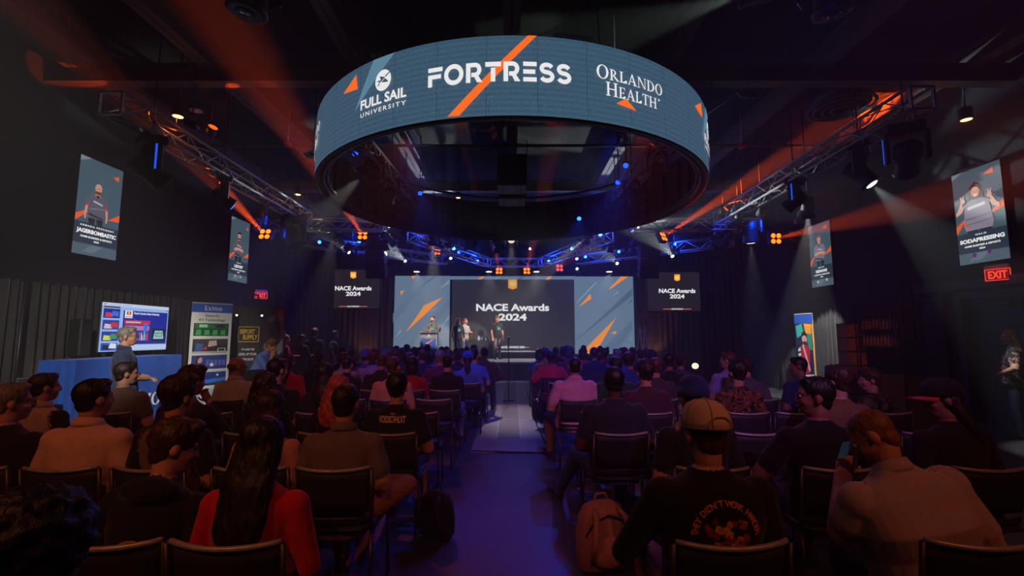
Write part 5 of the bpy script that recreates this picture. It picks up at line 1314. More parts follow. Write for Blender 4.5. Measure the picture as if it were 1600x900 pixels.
for sx in (-1, 1): obj('wing', MB().prism([(0, .2), (.02, .24), (.14, .34), (.10, .24), (.05, .19)], .012, Matrix.Scale(sx, 4, (1, 0, 0))), GOLD, g)
GLASS = mat('trophy_glass', (170, 195, 215), .1, spec=.9)
for i, px in enumerate((748, 754, 760)):
    g = thing('glass_trophy', 'clear glass trophy on the black table, %s from the left' % ('first', 'second', 'third')[i], 'trophy', (at_y(px, 530, 19.1).x, 19.05, SZ + .71), 0, 'glass trophies on the trophy table')
    obj('foot', MB().box((0, 0, .015), (.10, .07, .03)), CASE, g); obj('flame', MB().prism([(-.045, .03), (.045, .03), (.055, .13), (.0, .23), (-.04, .15)], .04), GLASS, g)
t = thing('stage_platform', 'white bench unit standing on the stage behind the aisle end', 'platform', (at_y(810, 550, 19.3).x, 19.3, SZ))
obj('top', MB().box((0, 0, .27), (1.75, .4, .06), bev=.01), WHITEPL, t); obj('bench_front', MB().box((0, 0, .12), (1.65, .34, .24)), CASE, t)
a = at_y(849, 547, 19.0)
t = thing('stage_floor_light', 'small moving light on the stage floor with a bright lens', 'stage light', (a.x, 19.0, SZ)); obj('base', MB().box((0, 0, .05), (.32, .24, .1), bev=.02), CASE, t); obj('yoke', MB().box((-.15, 0, .2), (.04, .1, .22)).box((.15, 0, .2), (.04, .1, .22)), CASE, t)
h = obj('head', MB().lathe([(.05, .14), (.1, .1), (.105, -.1), (.09, -.12)], 16, (T(0, 0, .28) @ RX(-1.2)).to_3x3().to_4x4()), CASE, t, T(0, 0, .28)); obj('lens', MB().ell((.03, -.12, .03), (.03, .02, .03)), glow((255, 255, 255), 6), h)
a = at_y(1005, 545, 18.3)
t = thing('step_ladder', 'pale metal step ladder at the right end of the stage', 'ladder', (a.x, 18.3, SZ), .3)
for sx in (-.16, .16):
    obj('rail', MB().cyl((sx, -.2, 0), (sx * .7, 0, 1.3), .018, n=8), TRUSS, t); obj('rail', MB().cyl((sx, .3, 0), (sx * .7, 0, 1.3), .014, n=8), TRUSS, t)
for k in range(4): obj('step', MB().box((0, -.16 + .045 * k, .25 + .28 * k), (.28, .08, .02)), TRUSS, t)
# microphone on a round-base stand in the aisle
t = thing('microphone_stand', 'black microphone stand on a round base in the aisle', 'microphone stand', (-.08, 11.2, .0155))
obj('round_base', MB().lathe([(.004, .028), (.05, .03), (.13, .018), (.14, .004), (.14, 0)], 28), CASE, t); obj('pole', MB().cyl((0, 0, .02), (0, 0, 1.38), .012, n=10), CASE, t); obj('collar', MB().cyl((0, 0, .85), (0, 0, .95), .017, n=10), CASE, t)
m_ = obj('microphone', MB().cyl((0, 0, 1.36), (0, -.02, 1.47), .014, .02, n=10).ell((0, -.024, 1.49), (.027, .027, .03)), CASE, t)

# ------------------------------------------------------------------ people
class Src:
    """closed shapes that are fused into one continuous skin; each point remembers what covers it"""
    def __init__(self): self.mb = MB(); self.r = []
    def _fill(self, reg): self.r += [reg] * (len(self.mb.v) - len(self.r))
    def ell(self, c, r, reg, M=None, n=16, k=10):
        if M is None: self.mb.ell(c, r, None, n, k)
        else: self.mb.ell(M @ Vector(c), r, M.to_3x3(), n, k)
        self._fill(reg)
    def tube(self, pts, rad, regs, n=12, step=.022):
        """regs: function of (index of segment, fraction) -> region"""
        P, R_, G = [], [], []
        for i in range(len(pts) - 1):
            a, b = Vector(pts[i]), Vector(pts[i + 1]); m = max(2, int((b - a).length / step))
            for k in range(m):
                f = k / m; P.append(a.lerp(b, f)); R_.append(rad[i] + (rad[i + 1] - rad[i]) * f); G.append(regs(i, f))
        P.append(Vector(pts[-1])); R_.append(rad[-1]); G.append(regs(len(pts) - 2, 1.0))
        d0 = (P[1] - P[0]).normalized(); d1 = (P[-1] - P[-2]).normalized()
        P = [P[0] - d0 * R_[0] * .8, P[0] - d0 * R_[0] * .45] + P + [P[-1] + d1 * R_[-1] * .45, P[-1] + d1 * R_[-1] * .8]
        R_ = [R_[0] * .45, R_[0] * .85] + R_ + [R_[-1] * .85, R_[-1] * .45]; G = [G[0]] * 2 + G + [G[-1]] * 2
        s0 = len(self.mb.v); self.mb.tube(P, R_, n)
        for g in G: self.r += [g] * n
    def loft(self, rings, regs):
        self.mb.loft(rings)
        for r, g in zip(rings, regs): self.r += [g] * len(r)

ARMS_SIT = {
    'lap': ((.255, .0, .70), (.10, .23, .63)), 'knees': ((.26, .20, .70), (.13, .42, .62)), 'cross': ((.255, .10, .76), (-.06, .235, .80)),
    'wide': ((.33, .06, .72), (.20, .28, .62)), 'chin': ((.20, .28, .72), (.06, .22, 1.02)), 'phone': ((.25, .16, .74), (.10, .32, .93))}
ARMS_STAND = {'down': ((.25, -.02, 1.13), (.25, .06, .89)), 'front': ((.25, .04, 1.12), (.05, .25, 1.09)), 'hip': ((.33, -.02, 1.14), (.16, .12, 1.06)), 'gesture': ((.30, .06, 1.14), (.36, .26, 1.24)), 'hold': ((.25, .05, 1.13), (.10, .28, 1.15)), 'table': ((.26, .22, 1.06), (.12, .44, 1.04))}
_jobs = []
def body_job(voxel=.011, stand=False, lean=0, side=0, twist=0, hy=0, hp=0, hr=0, girth=1.0, sw=1.0, arms='lap', legs='sit', sleeve='short', shorts=False, hands=True, hood=False, hipz=None, armL=None, armR=None):
    """fuse one figure; returns a record filled in later with the mesh and the head's place"""
    s = Src(); hz_ = hipz or (.95 if stand else .535)
    Mt = T(0, 0, hz_) @ RZ(radians(twist)) @ RX(-radians(lean)) @ RY(radians(side))
    sec = [(-.13, .15, .115, .0), (-.08, .172, .130, .0), (-.02, .176, .132, 0), (.08, .160, .118, .004), (.18, .158, .116, .006), (.28, .170, .120, .004), (.36, .184, .122, 0), (.42, .192, .112, -.006), (.465, .176, .094, -.012), (.495, .128, .078, -.014), (.52, .082, .068, -.012), (.545, .064, .06, -.01)]
    rings, regs = [], []
    for (z, hw, hd, cy) in sec:
        g = girth if z < .3 else 1 + (girth - 1) * max(.35, (.5 - z) / .2 * .65); cyy = cy + (.03 * (girth - 1) / .3 if z < .25 else 0)
        n = 26; pts = []
        for i in range(n):
            a = 2 * pi * i / n; ca, sa = cos(a), sin(a); e = .82
            pts.append(Mt @ Vector((hw * g * (sw if z > .3 else 1) * abs(ca) ** e * (1 if ca > 0 else -1), cyy + hd * g * abs(sa) ** e * (1 if sa > 0 else -1), z)))
        rings.append(pts); regs.append(2 if z < -.09 else 1)
    # denser rings for clean clothing edges
    R2, G2 = [], []
    for k in range(len(rings) - 1):
        for f in (0, .33, .67): R2.append([p.lerp(q, f) for p, q in zip(rings[k], rings[k + 1])]); G2.append(regs[k] if f < .5 else regs[k + 1])
    R2.append(rings[-1]); G2.append(regs[-1]); s.loft(R2, G2)
    Mh = Mt @ T(0, .012, .677) @ RZ(radians(hy)) @ RX(-radians(hp)) @ RY(radians(hr))
    hc = Mh @ Vector((0, -.02, -.03))
    s.tube([Mt @ Vector((0, -.008, .572)), hc], [.056, .055], lambda i, f: 0)
    for c, r in (((0, -.008, .035), (.077, .098, .088)), ((0, .034, -.020), (.063, .062, .086)), ((0, .050, -.078), (.044, .040, .034)), ((0, .100, -.006), (.012, .016, .026)), ((0, .108, -.022), (.016, .014, .012)), ((0, .080, .030), (.052, .016, .013)), ((.081, -.006, -.004), (.012, .022, .033)), ((-.081, -.006, -.004), (.012, .022, .033)), ((0, .090, -.056), (.024, .012, .010)), ((.036, .066, -.026), (.024, .024, .022)), ((-.036, .066, -.026), (.024, .024, .022)), ((0, -.038, -.03), (.056, .036, .05))):
        s.ell(c, r, 0, Mh, 14, 9)
    if hood: s.ell((0, -.085, .50), (.135, .075, .06), 1, Mt)
    slen = {'short': .62, 'long': 9, 'none': .1}[sleeve]
    hinfo = {}
    for sx in (-1, 1):
        spec = (armL if sx < 0 else armR) or arms
        E_, W_ = (ARMS_STAND if stand else ARMS_SIT)[spec] if isinstance(spec, str) else spec
        S_ = Mt @ Vector((sx * .178 * sw, -.008, .425)); E_ = Vector((sx * E_[0] * (1 + (girth - 1) * .5), E_[1], E_[2])); W_ = Vector((sx * W_[0], W_[1], W_[2]))
        if lean and not (isinstance(spec, tuple)):
            off = (Mt @ Vector((0, 0, .3)) - Vector((0, 0, hz_ + .3))); E_ += off * .8; W_ += off * .4
        fa = 1 + (girth - 1) * .7
        def reg(i, f, sl=slen):
            if i == 0: return 4 if f < sl + .17 else 0
            return (4 if (sl > 5 and f < .95) else 0)
        s.tube([S_, E_, W_], [.068 * fa, .047 * fa, .031 * fa], reg)
        s.ell(S_, (.072 * fa, .068 * fa, .070 * fa), 4)
        if slen < 5:
            q = S_.lerp(E_, slen); s.tube([S_.lerp(E_, slen * .3), q], [.064 * fa, .066 * fa], lambda i, f: 4)
        # the hand: palm, four fingers of different lengths, thumb on the side
        d = (W_ - E_).normalized(); dn = Vector((0, 0, -1)) if spec not in ('phone', 'chin') else Vector((-sx * .3, 1, 0)).normalized()
        a = d.cross(dn).normalized(); nrm = a.cross(d).normalized() * (1 if a.cross(d).dot(dn) > 0 else -1)
        inw = a if a.x * sx < 0 else -a
        Mp = Matrix((a, d, nrm)).transposed().to_4x4(); Mp.translation = W_ + d * .05
        s.ell((0, 0, 0), (.040, .055, .017), 0, Mp, 12, 8)
        if hands:
            cu = .75 if spec in ('phone', 'chin', 'cross') else .35
            for k, ln in enumerate((.068, .078, .073, .056)):
                b0 = W_ + d * .088 + inw * (.030 - .020 * k); p1 = b0 + (d * cos(cu) + nrm * sin(cu)) * ln * .55; p2 = p1 + (d * cos(cu * 2.2) + nrm * sin(cu * 2.2)) * ln * .5
                s.tube([b0, p1, p2], [.0095, .0085, .0075], lambda i, f: 0, 8, .012)
            b0 = W_ + d * .03 + inw * .032; p1 = b0 + (d * .6 + inw * .7 + nrm * .3).normalized() * .04; p2 = p1 + (d * .9 + inw * .1 + nrm * .35).normalized() * .032
            s.tube([b0, p1, p2], [.012, .010, .008], lambda i, f: 0, 8, .012)
        hinfo[sx] = (W_ + d * .09 + nrm * .03, d, nrm)
    knee_reg = (lambda i, f: 2 if (i == 0 or (i == 1 and (not shorts or f < .08))) else 0)
    for sx in (-1, 1):
        hj = Vector((sx * .095, 0, hz_ - .02)) if not stand else Vector((sx * .09, 0, hz_ - .03))
        if stand: K, A = Vector((sx * .10, .02, .50)), Vector((sx * .11, -.02, .09)); toe = A + Vector((sx * .03, .17, -.05))
        elif legs == 'wide': K, A = Vector((sx * .27, .42, .53)), Vector((sx * .26, .46, .09)); toe = A + Vector((sx * .05, .17, -.045))
        elif legs == 'ankle' and sx > 0: K, A = Vector((.36, .34, .60)), Vector((-.02, .50, .58)); toe = A + Vector((-.13, .06, .06))
        elif legs == 'out' and sx < 0: K, A = Vector((-.24, .44, .53)), Vector((-.36, .78, .09)); toe = A + Vector((-.08, .16, -.04))
        else: K, A = Vector((sx * .14, .44, .53)), Vector((sx * .14, .42, .09)); toe = A + Vector((sx * .02, .18, -.045))
        lg = 1 + (girth - 1) * .5
        s.tube([hj, K, A], [.092 * lg, .066 * lg, .044], knee_reg)
        s.tube([A + Vector((0, -.035, -.045)), A.lerp(toe, .6) + Vector((0, 0, -.01)), toe], [.042, .042, .034], lambda i, f: 3)
    rec = dict(src=s, voxel=voxel, Mh=Mh, Mt=Mt, hand=hinfo)
    _jobs.append(rec)
    return rec

def hair_job(parts_, voxel=.009, amp=.005, freq=(70, 70, 14)):
    s = Src()
    for p in parts_:
        if p[0] == 'e': s.ell(p[1], p[2], 0, None, 22, 14)
        else: s.loft([[Vector((cx + rx * cos(2 * pi * i / 20), cy + ry * sin(2 * pi * i / 20), z)) for i in range(20)] for (z, cx, cy, rx, ry) in p[1]][::-1], [0] * len(p[1]))
    rec = dict(src=s, voxel=voxel, amp=amp, freq=freq); _jobs.append(rec); return rec
NAPE = ('e', (0, -.046, -.028), (.066, .046, .056))
LONG = lambda w, L: ('l', [(.07, 0, -.02, .080, .085), (.0, 0, -.035, .093 * w, .078), (-.08, 0, -.055, .096 * w, .066), (-.16, 0, -.082, .100 * w, .052), (-.24 * L, 0, -.100, .098 * w, .042), (-.31 * L, 0, -.108, .078 * w, .032), (-.36 * L, 0, -.110, .04 * w, .018)])
HAIR = {
    'crop': hair_job([('e', (0, -.015, .041), (.080, .0985, .0885)), NAPE], amp=.0015),
    'short': hair_job([('e', (0, -.018, .046), (.086, .100, .093)), NAPE, ('e', (0, .045, .105), (.055, .045, .03))], amp=.004),
    'full': hair_job([('e', (0, -.018, .054), (.094, .107, .100)), NAPE, ('e', (.02, .05, .115), (.06, .05, .035))], amp=.008, freq=(50, 50, 20)),
    'curly': hair_job([('e', (0, -.02, .055), (.118, .125, .118)), ('e', (0, -.06, -.04), (.10, .075, .08))], amp=.014, freq=(34, 34, 34)),
    'long': hair_job([('e', (0, -.018, .048), (.090, .103, .095)), LONG(1.0, 1.0)], amp=.005),
    'xlong': hair_job([('e', (0, -.018, .048), (.094, .105, .097)), LONG(1.15, 1.25)], amp=.007),
    'wavy': hair_job([('e', (0, -.018, .048), (.094, .106, .097)), LONG(1.2, .9)], amp=.011, freq=(36, 36, 22)),
    'bob': hair_job([('e', (0, -.018, .048), (.094, .104, .096)), ('l', [(.05, 0, -.02, .088, .09), (-.03, 0, -.03, .098, .086), (-.10, 0, -.04, .10, .075), (-.15, 0, -.05, .07, .05)])], amp=.006),
    'bun': hair_job([('e', (0, -.018, .044), (.084, .101, .092)), NAPE, ('e', (.01, -.075, .125), (.045, .045, .040))], amp=.006, freq=(50, 50, 30)),
    'tail': hair_job([('e', (0, -.018, .042), (.083, .100, .090)), NAPE, ('l', [(.03, 0, -.10, .03, .03), (-.04, 0, -.125, .04, .034), (-.12, 0, -.13, .05, .032), (-.2, 0, -.125, .04, .025), (-.25, 0, -.12, .015, .012)])], amp=.006),
    'fringe': hair_job([('e', (0, -.034, .0), (.0835, .085, .050)), NAPE], amp=.0015),
}
# far seats share a few figures; near ones are each their own
FAR = [body_job(.015, hp=4), body_job(.015, lean=6, hy=14, girth=1.08), body_job(.015, lean=12, hy=-16, arms='knees', sw=.94), body_job(.015, hy=24, arms='cross', girth=1.18), body_job(.015, lean=-4, hy=-28, sw=.9), body_job(.015, lean=3, hy=-8, arms='wide', girth=1.25)]

def shirt(c): return mat('cloth_%d_%d_%d' % c, c, .88, var=.10, scale=14, bump=.15, bscale=26, sheen=.12)
def pants(c): return mat('denim_%d_%d_%d' % c, c, .85, var=.14, scale=50, bump=.1)
def skinm(c): return mat('skin_%d_%d_%d' % c, c, .55, var=.06, scale=18, spec=.35)
def hairm(c): return mat('hair_%d_%d_%d' % c, c, .5, var=.45, scale=60, bump=.5, bscale=90, spec=.5, stretch=(1, 1, .14))
def stripes(name, c1, c2, scale=60, axis='Z', thin=.5, cross=False):
    if name in _mats: return _mats[name]
    m = mat(name, c1, .88); nt = m.node_tree; b = nt.nodes['Principled BSDF']
    tc = nt.nodes.new('ShaderNodeTexCoord'); w = nt.nodes.new('ShaderNodeTexWave'); w.wave_type = 'BANDS'; w.bands_direction = axis; w.inputs['Scale'].default_value = scale; w.inputs['Distortion'].default_value = .3
    nt.links.new(tc.outputs['Object'], w.inputs['Vector']); r = nt.nodes.new('ShaderNodeValToRGB'); r.color_ramp.interpolation = 'CONSTANT'; r.color_ramp.elements[0].color = lin(c1); r.color_ramp.elements[1].position = thin; r.color_ramp.elements[1].color = lin(c2)
    nt.links.new(w.outputs['Fac'], r.inputs['Fac']); nt.links.new(r.outputs['Color'], b.inputs['Base Color'])
    return m
def blotch(name, cols, scale=14):
    if name in _mats: return _mats[name]
    m = mat(name, cols[0], .88); nt = m.node_tree; b = nt.nodes['Principled BSDF']
    tc = nt.nodes.new('ShaderNodeTexCoord'); n = nt.nodes.new('ShaderNodeTexNoise'); n.inputs['Scale'].default_value = scale; n.inputs['Detail'].default_value = 1.5; n.inputs['Distortion'].default_value = 1.2
    nt.links.new(tc.outputs['Object'], n.inputs['Vector']); r = nt.nodes.new('ShaderNodeValToRGB'); r.color_ramp.interpolation = 'CONSTANT'; e = r.color_ramp.elements
    e[0].color = lin(cols[0]); e[1].position = .46; e[1].color = lin(cols[1])
    for k, c in enumerate(cols[2:]): q = e.new(.54 + .06 * k); q.color = lin(c)
    nt.links.new(n.outputs['Fac'], r.inputs['Fac']); nt.links.new(r.outputs['Color'], b.inputs['Base Color'])
    return m
LT, MD, DK, TAN = (196, 142, 118), (150, 100, 78), (84, 54, 42), (176, 124, 96)
BLK, DBR, BRN, GRY, BLD, RED_H = (16, 13, 13), (40, 26, 22), (74, 46, 32), (120, 112, 104), (190, 146, 84), (120, 52, 26)
JN, CHN, BKP, KHK = (44, 58, 92), (150, 112, 76), (22, 22, 26), (124, 104, 82)

_people = []
def person(label, loc, rz, job, sh, hair=None, hc=DBR, skin=LT, tr=JN, shoe=(26, 26, 28), sleeve=None, scale=1.0, cap=None, glasses=False, face=False, prints=(), group=None, beanie=None, beard=None, collar=False):
    _people.append(dict(label=label, loc=loc, rz=rz, job=job, sh=sh, hair=hair, hc=hc, skin=skin, tr=tr, shoe=shoe, sleeve=sleeve, scale=scale, cap=cap, glasses=glasses, face=face, prints=prints, group=group, beanie=beanie, beard=beard, collar=collar))

# ------------------------------------------------------------------ chairs
CHF = mat('chair_frame', (70, 66, 64), .35, .6); CHB = mat('chair_back', (40, 38, 40), .6, var=.08, bump=.1, bscale=200); CHS = mat('chair_seat', (34, 33, 36), .7)
def chair_parts():
    P = []
    def back(z0, z1, y0, y1, th=.014, w=.205):
        mb = MB(); n = 10; m = 4; vs = []
        for side in (0, 1):
            for j in range(m + 1):
                f = j / m; z = z0 + (z1 - z0) * f; y = y0 + (y1 - y0) * f
                for i in range(n + 1):
                    x = -w + 2 * w * i / n; c = .035 * (x / w) ** 2
                    vs.append((x, y + c + side * th, z - .012 * (1 - (x / w) ** 2) * (f > .99)))
        N = n + 1; B = N * (m + 1); fs = []
        for j in range(m):
            for i in range(n):
                k = j * N + i; fs += [[k, k + 1, k + N + 1, k + N], [B + k + 1, B + k, B + k + N, B + k + N + 1]]
        for i in range(n): fs += [[i + 1, i, B + i, B + i + 1], [m * N + i, m * N + i + 1, B + m * N + i + 1, B + m * N + i]]
        for j in range(m): fs += [[j * N, (j + 1) * N, B + (j + 1) * N, B + j * N], [(j + 1) * N + n, j * N + n, B + j * N + n, B + (j + 1) * N + n]]
        return mb.add(vs, fs, 0, True)
    P.append(('backrest', back(.545, .795, -.215, -.262), CHB))
    P.append(('back_rail', back(.475, .515, -.200, -.208, .016), CHB))
    mb = MB(); mb.tube([(-.205 + .41 * i / 10, -.266 + .040 * (-1 + .2 * i) ** 2, .803 - .012 * (1 - (-1 + .2 * i) ** 2)) for i in range(11)], .011, 8); P.append(('top_rail', mb, mat('chair_rail', (168, 158, 150), .4, .25)))
    mb = MB(); rings = []
    for z, k in ((.435, .9), (.442, 1.0), (.462, 1.0), (.47, .96)):
        rings.append([Vector((.215 * k * abs(cos(a)) ** .35 * (1 if cos(a) > 0 else -1), .01 + .215 * k * abs(sin(a)) ** .35 * (1 if sin(a) > 0 else -1), z - .012 * (abs(sin(a)) > .9 and z > .45))) for a in [2 * pi * (i + .5) / 28 for i in range(28)]])
    mb.loft(rings); P.append(('seat', mb, CHS))
    for sx in (-.215, .215):
        P.append(('back_post', MB().tube([(sx, -.19, .43), (sx, -.205, .55), (sx, -.232, .80)], .011, 8), CHF))
        P.append(('leg', MB().tube([(sx, -.19, .44), (sx * 1.03, -.235, .03)], .010, 8), CHF)); P.append(('leg', MB().tube([(sx, .19, .44), (sx * 1.03, .235, .03)], .010, 8), CHF))
        P.append(('floor_runner', MB().tube([(sx * 1.03, -.235, .03), (sx * 1.03, -.25, .013), (sx * 1.03, .25, .013), (sx * 1.03, .235, .03)], .011, 8), CHROME))
        P.append(('seat_rail', MB().cyl((sx, -.19, .435), (sx, .19, .435), .010, n=8), CHF))
    out = []
    for nm, mb, m in P:
        me = mb.mesh(nm); me.materials.append(m); out.append((nm, me))
    return out
CHAIR = chair_parts()
# far chairs are a single mesh of the same shapes
def chair_single():
    bm_ = bmesh.new()
    for nm, me in CHAIR: bm_.from_mesh(me)
    me2 = bpy.data.meshes.new('stacking_chair'); bm_.to_mesh(me2); bm_.free()
    me2.materials.append(CHB); return me2
CHAIR_FAR = chair_single()
def chair(label, x, y, rz=0.0, far=False, group=None):
    if far:
        o = bpy.data.objects.new('stacking_chair', CHAIR_FAR); COL.objects.link(o); o.location = (x, y, 0); o.rotation_euler = (0, 0, rz)
        return tag(o, label, 'chair', group)
    t = thing('stacking_chair', label, 'chair', (x, y, 0), rz, group)
    for nm, me in CHAIR: part(nm, me, t)
    return t

# ------------------------------------------------------------------ audience: who sits where
def row_y(k): return 2.0 + .95 * k
ORD = ['first', 'second', 'third', 'fourth', 'fifth', 'sixth', 'seventh', 'eighth', 'ninth', 'tenth', 'eleventh', 'twelfth', 'thirteenth']
A = []   # (px, row, short words, kwargs for the body (None = shared figure), kwargs for the look)
def a(px, row, words, body=None, **look): A.append((px, row, words, body, look))
NV = dict(voxel=.0095)
# nearest rows, left block
a(78, -1, 'person with bushy dark curly hair in black', dict(voxel=.011), sh=(20, 18, 20), hair='curly', hc=(26, 17, 14), scale=.93)
a(247, 0, 'person with glasses and orange-lit brown hair in black hoodie', dict(NV, lean=10, hy=-48, hp=6, hood=True, sleeve='long', side=4), sh=(18, 17, 19), hair='full', hc=(66, 38, 22), glasses=True, prints=('emblem',), scale=.92)
a(410, 0, 'woman with long dark hair in red top', dict(NV, lean=3, hp=8, sleeve='long', sw=.98, girth=1.05), sh=(196, 14, 20), hair='xlong', hc=(22, 14, 13), scale=.93)
a(25, 1, 'grey-haired person with glasses in black jacket', dict(NV, hy=-38, sleeve='long', girth=1.15), sh=(18, 18, 22), hair='short', hc=GRY, glasses=True, prints=('chevron',), scale=.97)
a(152, 1, 'dark-haired man in peach polo shirt', dict(NV, hy=-22, girth=1.2, sw=1.06), sh=(222, 176, 150), collar=True, hair='short', hc=BLK, tr=BKP, scale=.99)
a(283, 1, 'brown-haired man in olive jersey with black sleeves', dict(NV, hy=-18), sh=(120, 92, 62), sleeve=(20, 20, 22), hair='full', hc=(40, 24, 20))
a(425, 1, 'woman with long reddish-brown hair and pink wrap', dict(NV, lean=2, hp=4, sleeve='long', sw=.9), sh=(196, 134, 120), hair='xlong', hc=(46, 22, 16), scale=.93)
a(543, 1, 'man in grey collared shirt with crossed leg in tan trousers', dict(NV, girth=1.12, sw=1.04, legs='ankle', hp=2, hy=-6), sh=(112, 100, 98), hair='short', hc=(36, 22, 18), tr=(176, 116, 66), scale=.965, collar=True)
a(75, 2, 'man in pale polo with one dark sleeve', dict(NV, hy=-30, sleeve='long'), sh=(188, 160, 140), collar=True, sleeve=(22, 24, 30), hair='short', hc=DBR, scale=.96)
a(293, 2, 'dark-haired person in maroon-black top with raised arm', dict(NV, hy=-20, lean=6, armR='chin', sleeve='long'), sh=(40, 22, 28), hair='full', hc=(52, 20, 18))
a(418, 2, 'woman with dark wavy hair in black', dict(NV, hy=-10, sleeve='long', sw=.9), sh=(20, 18, 20), hair='wavy', hc=(34, 20, 15), scale=.96)
a(527, 2, 'woman with long orange-red hair', dict(NV, hy=-6, hp=6, lean=5, sw=.9), sh=(24, 20, 20), hair='wavy', hc=(168, 66, 26), scale=.94)
a(622, 2, 'man in navy jersey with pale lettering across the back', dict(NV, girth=1.25, sw=1.05, shorts=True, hy=2), sh=(18, 30, 52), hair='full', hc=BLK, tr=(30, 30, 36), prints=('jersey',), scale=.96)
a(200, 3, 'man in dark shirt with thin light stripes', dict(NV, hy=-45, girth=1.2), sh='stripes', hair='short', hc=DBR, scale=.99)
a(510, 3, 'woman with long black hair in black shirt with small lettering', dict(NV, sw=.92, hy=-10), sh=(22, 20, 22), hair='long', hc=BLK, prints=('smalltext',), scale=.98)
a(435, 3, 'dark-haired man in black shirt', dict(NV, hy=-25, girth=1.1), sh=(18, 17, 19), hair='short', hc=BLK, scale=1.02)
a(372, 4, 'bald man in beige shirt lit by the booth', dict(NV, hy=-40, hp=10, girth=1.15, sleeve='long'), sh=(186, 178, 160), collar=True, hair='fringe', hc=(96, 70, 54), skin=TAN, glasses=True)
a(615, 4, 'person in peach long-sleeved shirt', dict(NV, sleeve='long', girth=1.1, hy=-10), sh=(206, 136, 112), hair='short', hc=BRN, scale=1.0)
a(452, 5, 'woman with dark hair in bright red shirt', dict(voxel=.012, sleeve='long', hy=-20), sh=(180, 16, 36), hair='long', hc=DBR)
a(645, 5, 'woman with bobbed black hair in red top', dict(voxel=.012, sw=.92, hy=-4), sh=(178, 18, 30), hair='bob', hc=BLK, scale=.97)
a(700, 5, 'man in black coat and pale jeans', dict(voxel=.012, legs='out', sleeve='long', sw=.98, hp=-2), sh=(18, 18, 22), hair='crop', hc=BLK, tr=(120, 134, 170))
a(540, 5, 'person in dark navy shirt'); a(598, 5, 'person in black hoodie')
a(731, 6, 'person in blue shirt and blue cap with ponytail', None, sh=(70, 110, 190), hair='tail', hc=DBR, cap=((60, 100, 200), 1)); a(687, 6, 'grey-haired person in maroon shirt', None, sh=(96, 24, 50), hair='short', hc=GRY); a(583, 6, 'person with a top bun in lavender shirt', None, sh=(150, 130, 190), hair='bun', hc=(90, 40, 36)); a(548, 6, 'person in pale patterned shirt', None, sh=(170, 160, 200), hair='short'); a(640, 6, 'dark-haired person in black')
a(742, 7, 'man in light blue shirt', None, sh=(80, 110, 180), hair='short', hc=BLK); a(702, 7, 'person in navy shirt', None, sh=(26, 34, 66)); a(660, 7, 'person in dark blue shirt', None, sh=(24, 32, 60)); a(617, 7, 'person in dark brown shirt', None, sh=(70, 40, 36)); a(575, 7, 'person in purple beanie', None, sh=(90, 60, 120), beanie=(96, 80, 150)); a(535, 7, 'person in black shirt'); a(505, 7, 'dark-haired person in charcoal', None, sh=(40, 40, 46))
a(757, 8, 'man in dark brown shirt', None, sh=(72, 40, 44), hair='crop'); a(716, 8, 'person in black shirt'); a(683, 8, 'person in grey shirt', None, sh=(90, 90, 104)); a(640, 8, 'person in navy shirt', None, sh=(26, 34, 66)); a(602, 8, 'person in grey-purple top', None, sh=(100, 80, 120), hair='full', hc=GRY); a(553, 8, 'dark-haired person in maroon', None, sh=(80, 26, 36))
a(722, 9, 'person in pink shirt', None, sh=(190, 110, 130)); a(690, 9, 'person in black shirt'); a(665, 9, 'person in navy shirt', None, sh=(26, 34, 66)); a(632, 9, 'person in charcoal shirt', None, sh=(40, 40, 46)); a(590, 9, 'person in black shirt')
a(729, 10, 'person in dark red shirt', None, sh=(90, 30, 36), hair='crop'); a(697, 10, 'person in grey shirt', None, sh=(90, 90, 100)); a(648, 10, 'person with large headphones', None, sh=(40, 40, 60), hair='curly', hc=BLK); a(620, 10, 'person in brown shirt', None, sh=(80, 50, 40))
a(740, 11, 'person in black shirt'); a(715, 11, 'person in charcoal shirt', None, sh=(40, 40, 46)); a(668, 11, 'person in black shirt'); a(636, 11, 'person in navy shirt', None, sh=(26, 34, 66))
# right block
a(1098, 0, 'man in pale baseball cap and black hoodie printed with orange artwork', dict(voxel=.007, girth=1.22, sw=1.14, sleeve='long', hy=6, hp=4, armL=((.31, .12, .68), (.19, .40, .60))), sh=(17, 15, 16), hair='short', hc=(70, 34, 22), cap=((216, 186, 168), -1), tr=CHN, prints=('hoodie',), scale=.98)
a(1448, 0, 'balding man in pale checked shirt holding a phone', dict(voxel=.007, girth=1.42, sw=1.12, lean=15, hy=50, hp=22, side=-11, armL=((.27, .16, .74), (.19, .34, .95)), armR='lap'), sh='check', collar=True, hair='crop', hc=(126, 84, 62), skin=(200, 140, 116), glasses=True, face=True, scale=.97, beard=(110, 62, 44))
a(1088, 1, 'person in dark blue knit hat', dict(NV, hy=10, lean=8), sh=(30, 34, 44), hair='short', hc=DBR, beanie=(28, 44, 84))
a(1270, 1, 'dark-haired man in black tee turned to the left', dict(NV, hy=68, girth=1.15, sw=1.06, arms='wide'), sh=(16, 16, 20), hair='short', hc=BLK, skin=MD, face=True, scale=1.0)
a(1485, 1, 'person in black cap with red brim turned left', dict(NV, hy=72, hp=4, lean=8, sleeve='long'), sh=(26, 20, 20), hair='long', hc=(26, 16, 14), cap=((20, 18, 20), 2), skin=MD, face=True, scale=.98)
a(958, 2, 'man in dark teal-black shirt with dark hair', dict(NV, girth=1.3, sw=1.08, legs='out', hp=2), sh=(30, 36, 42), hair='short', hc=BLK, skin=DK, tr=(60, 84, 140), scale=1.0)
a(1305, 2, 'brown-haired man in olive-tan shirt', dict(NV, hy=22, girth=1.15, sleeve='long'), sh=(118, 84, 50), hair='full', hc=(60, 34, 26), scale=1.0)
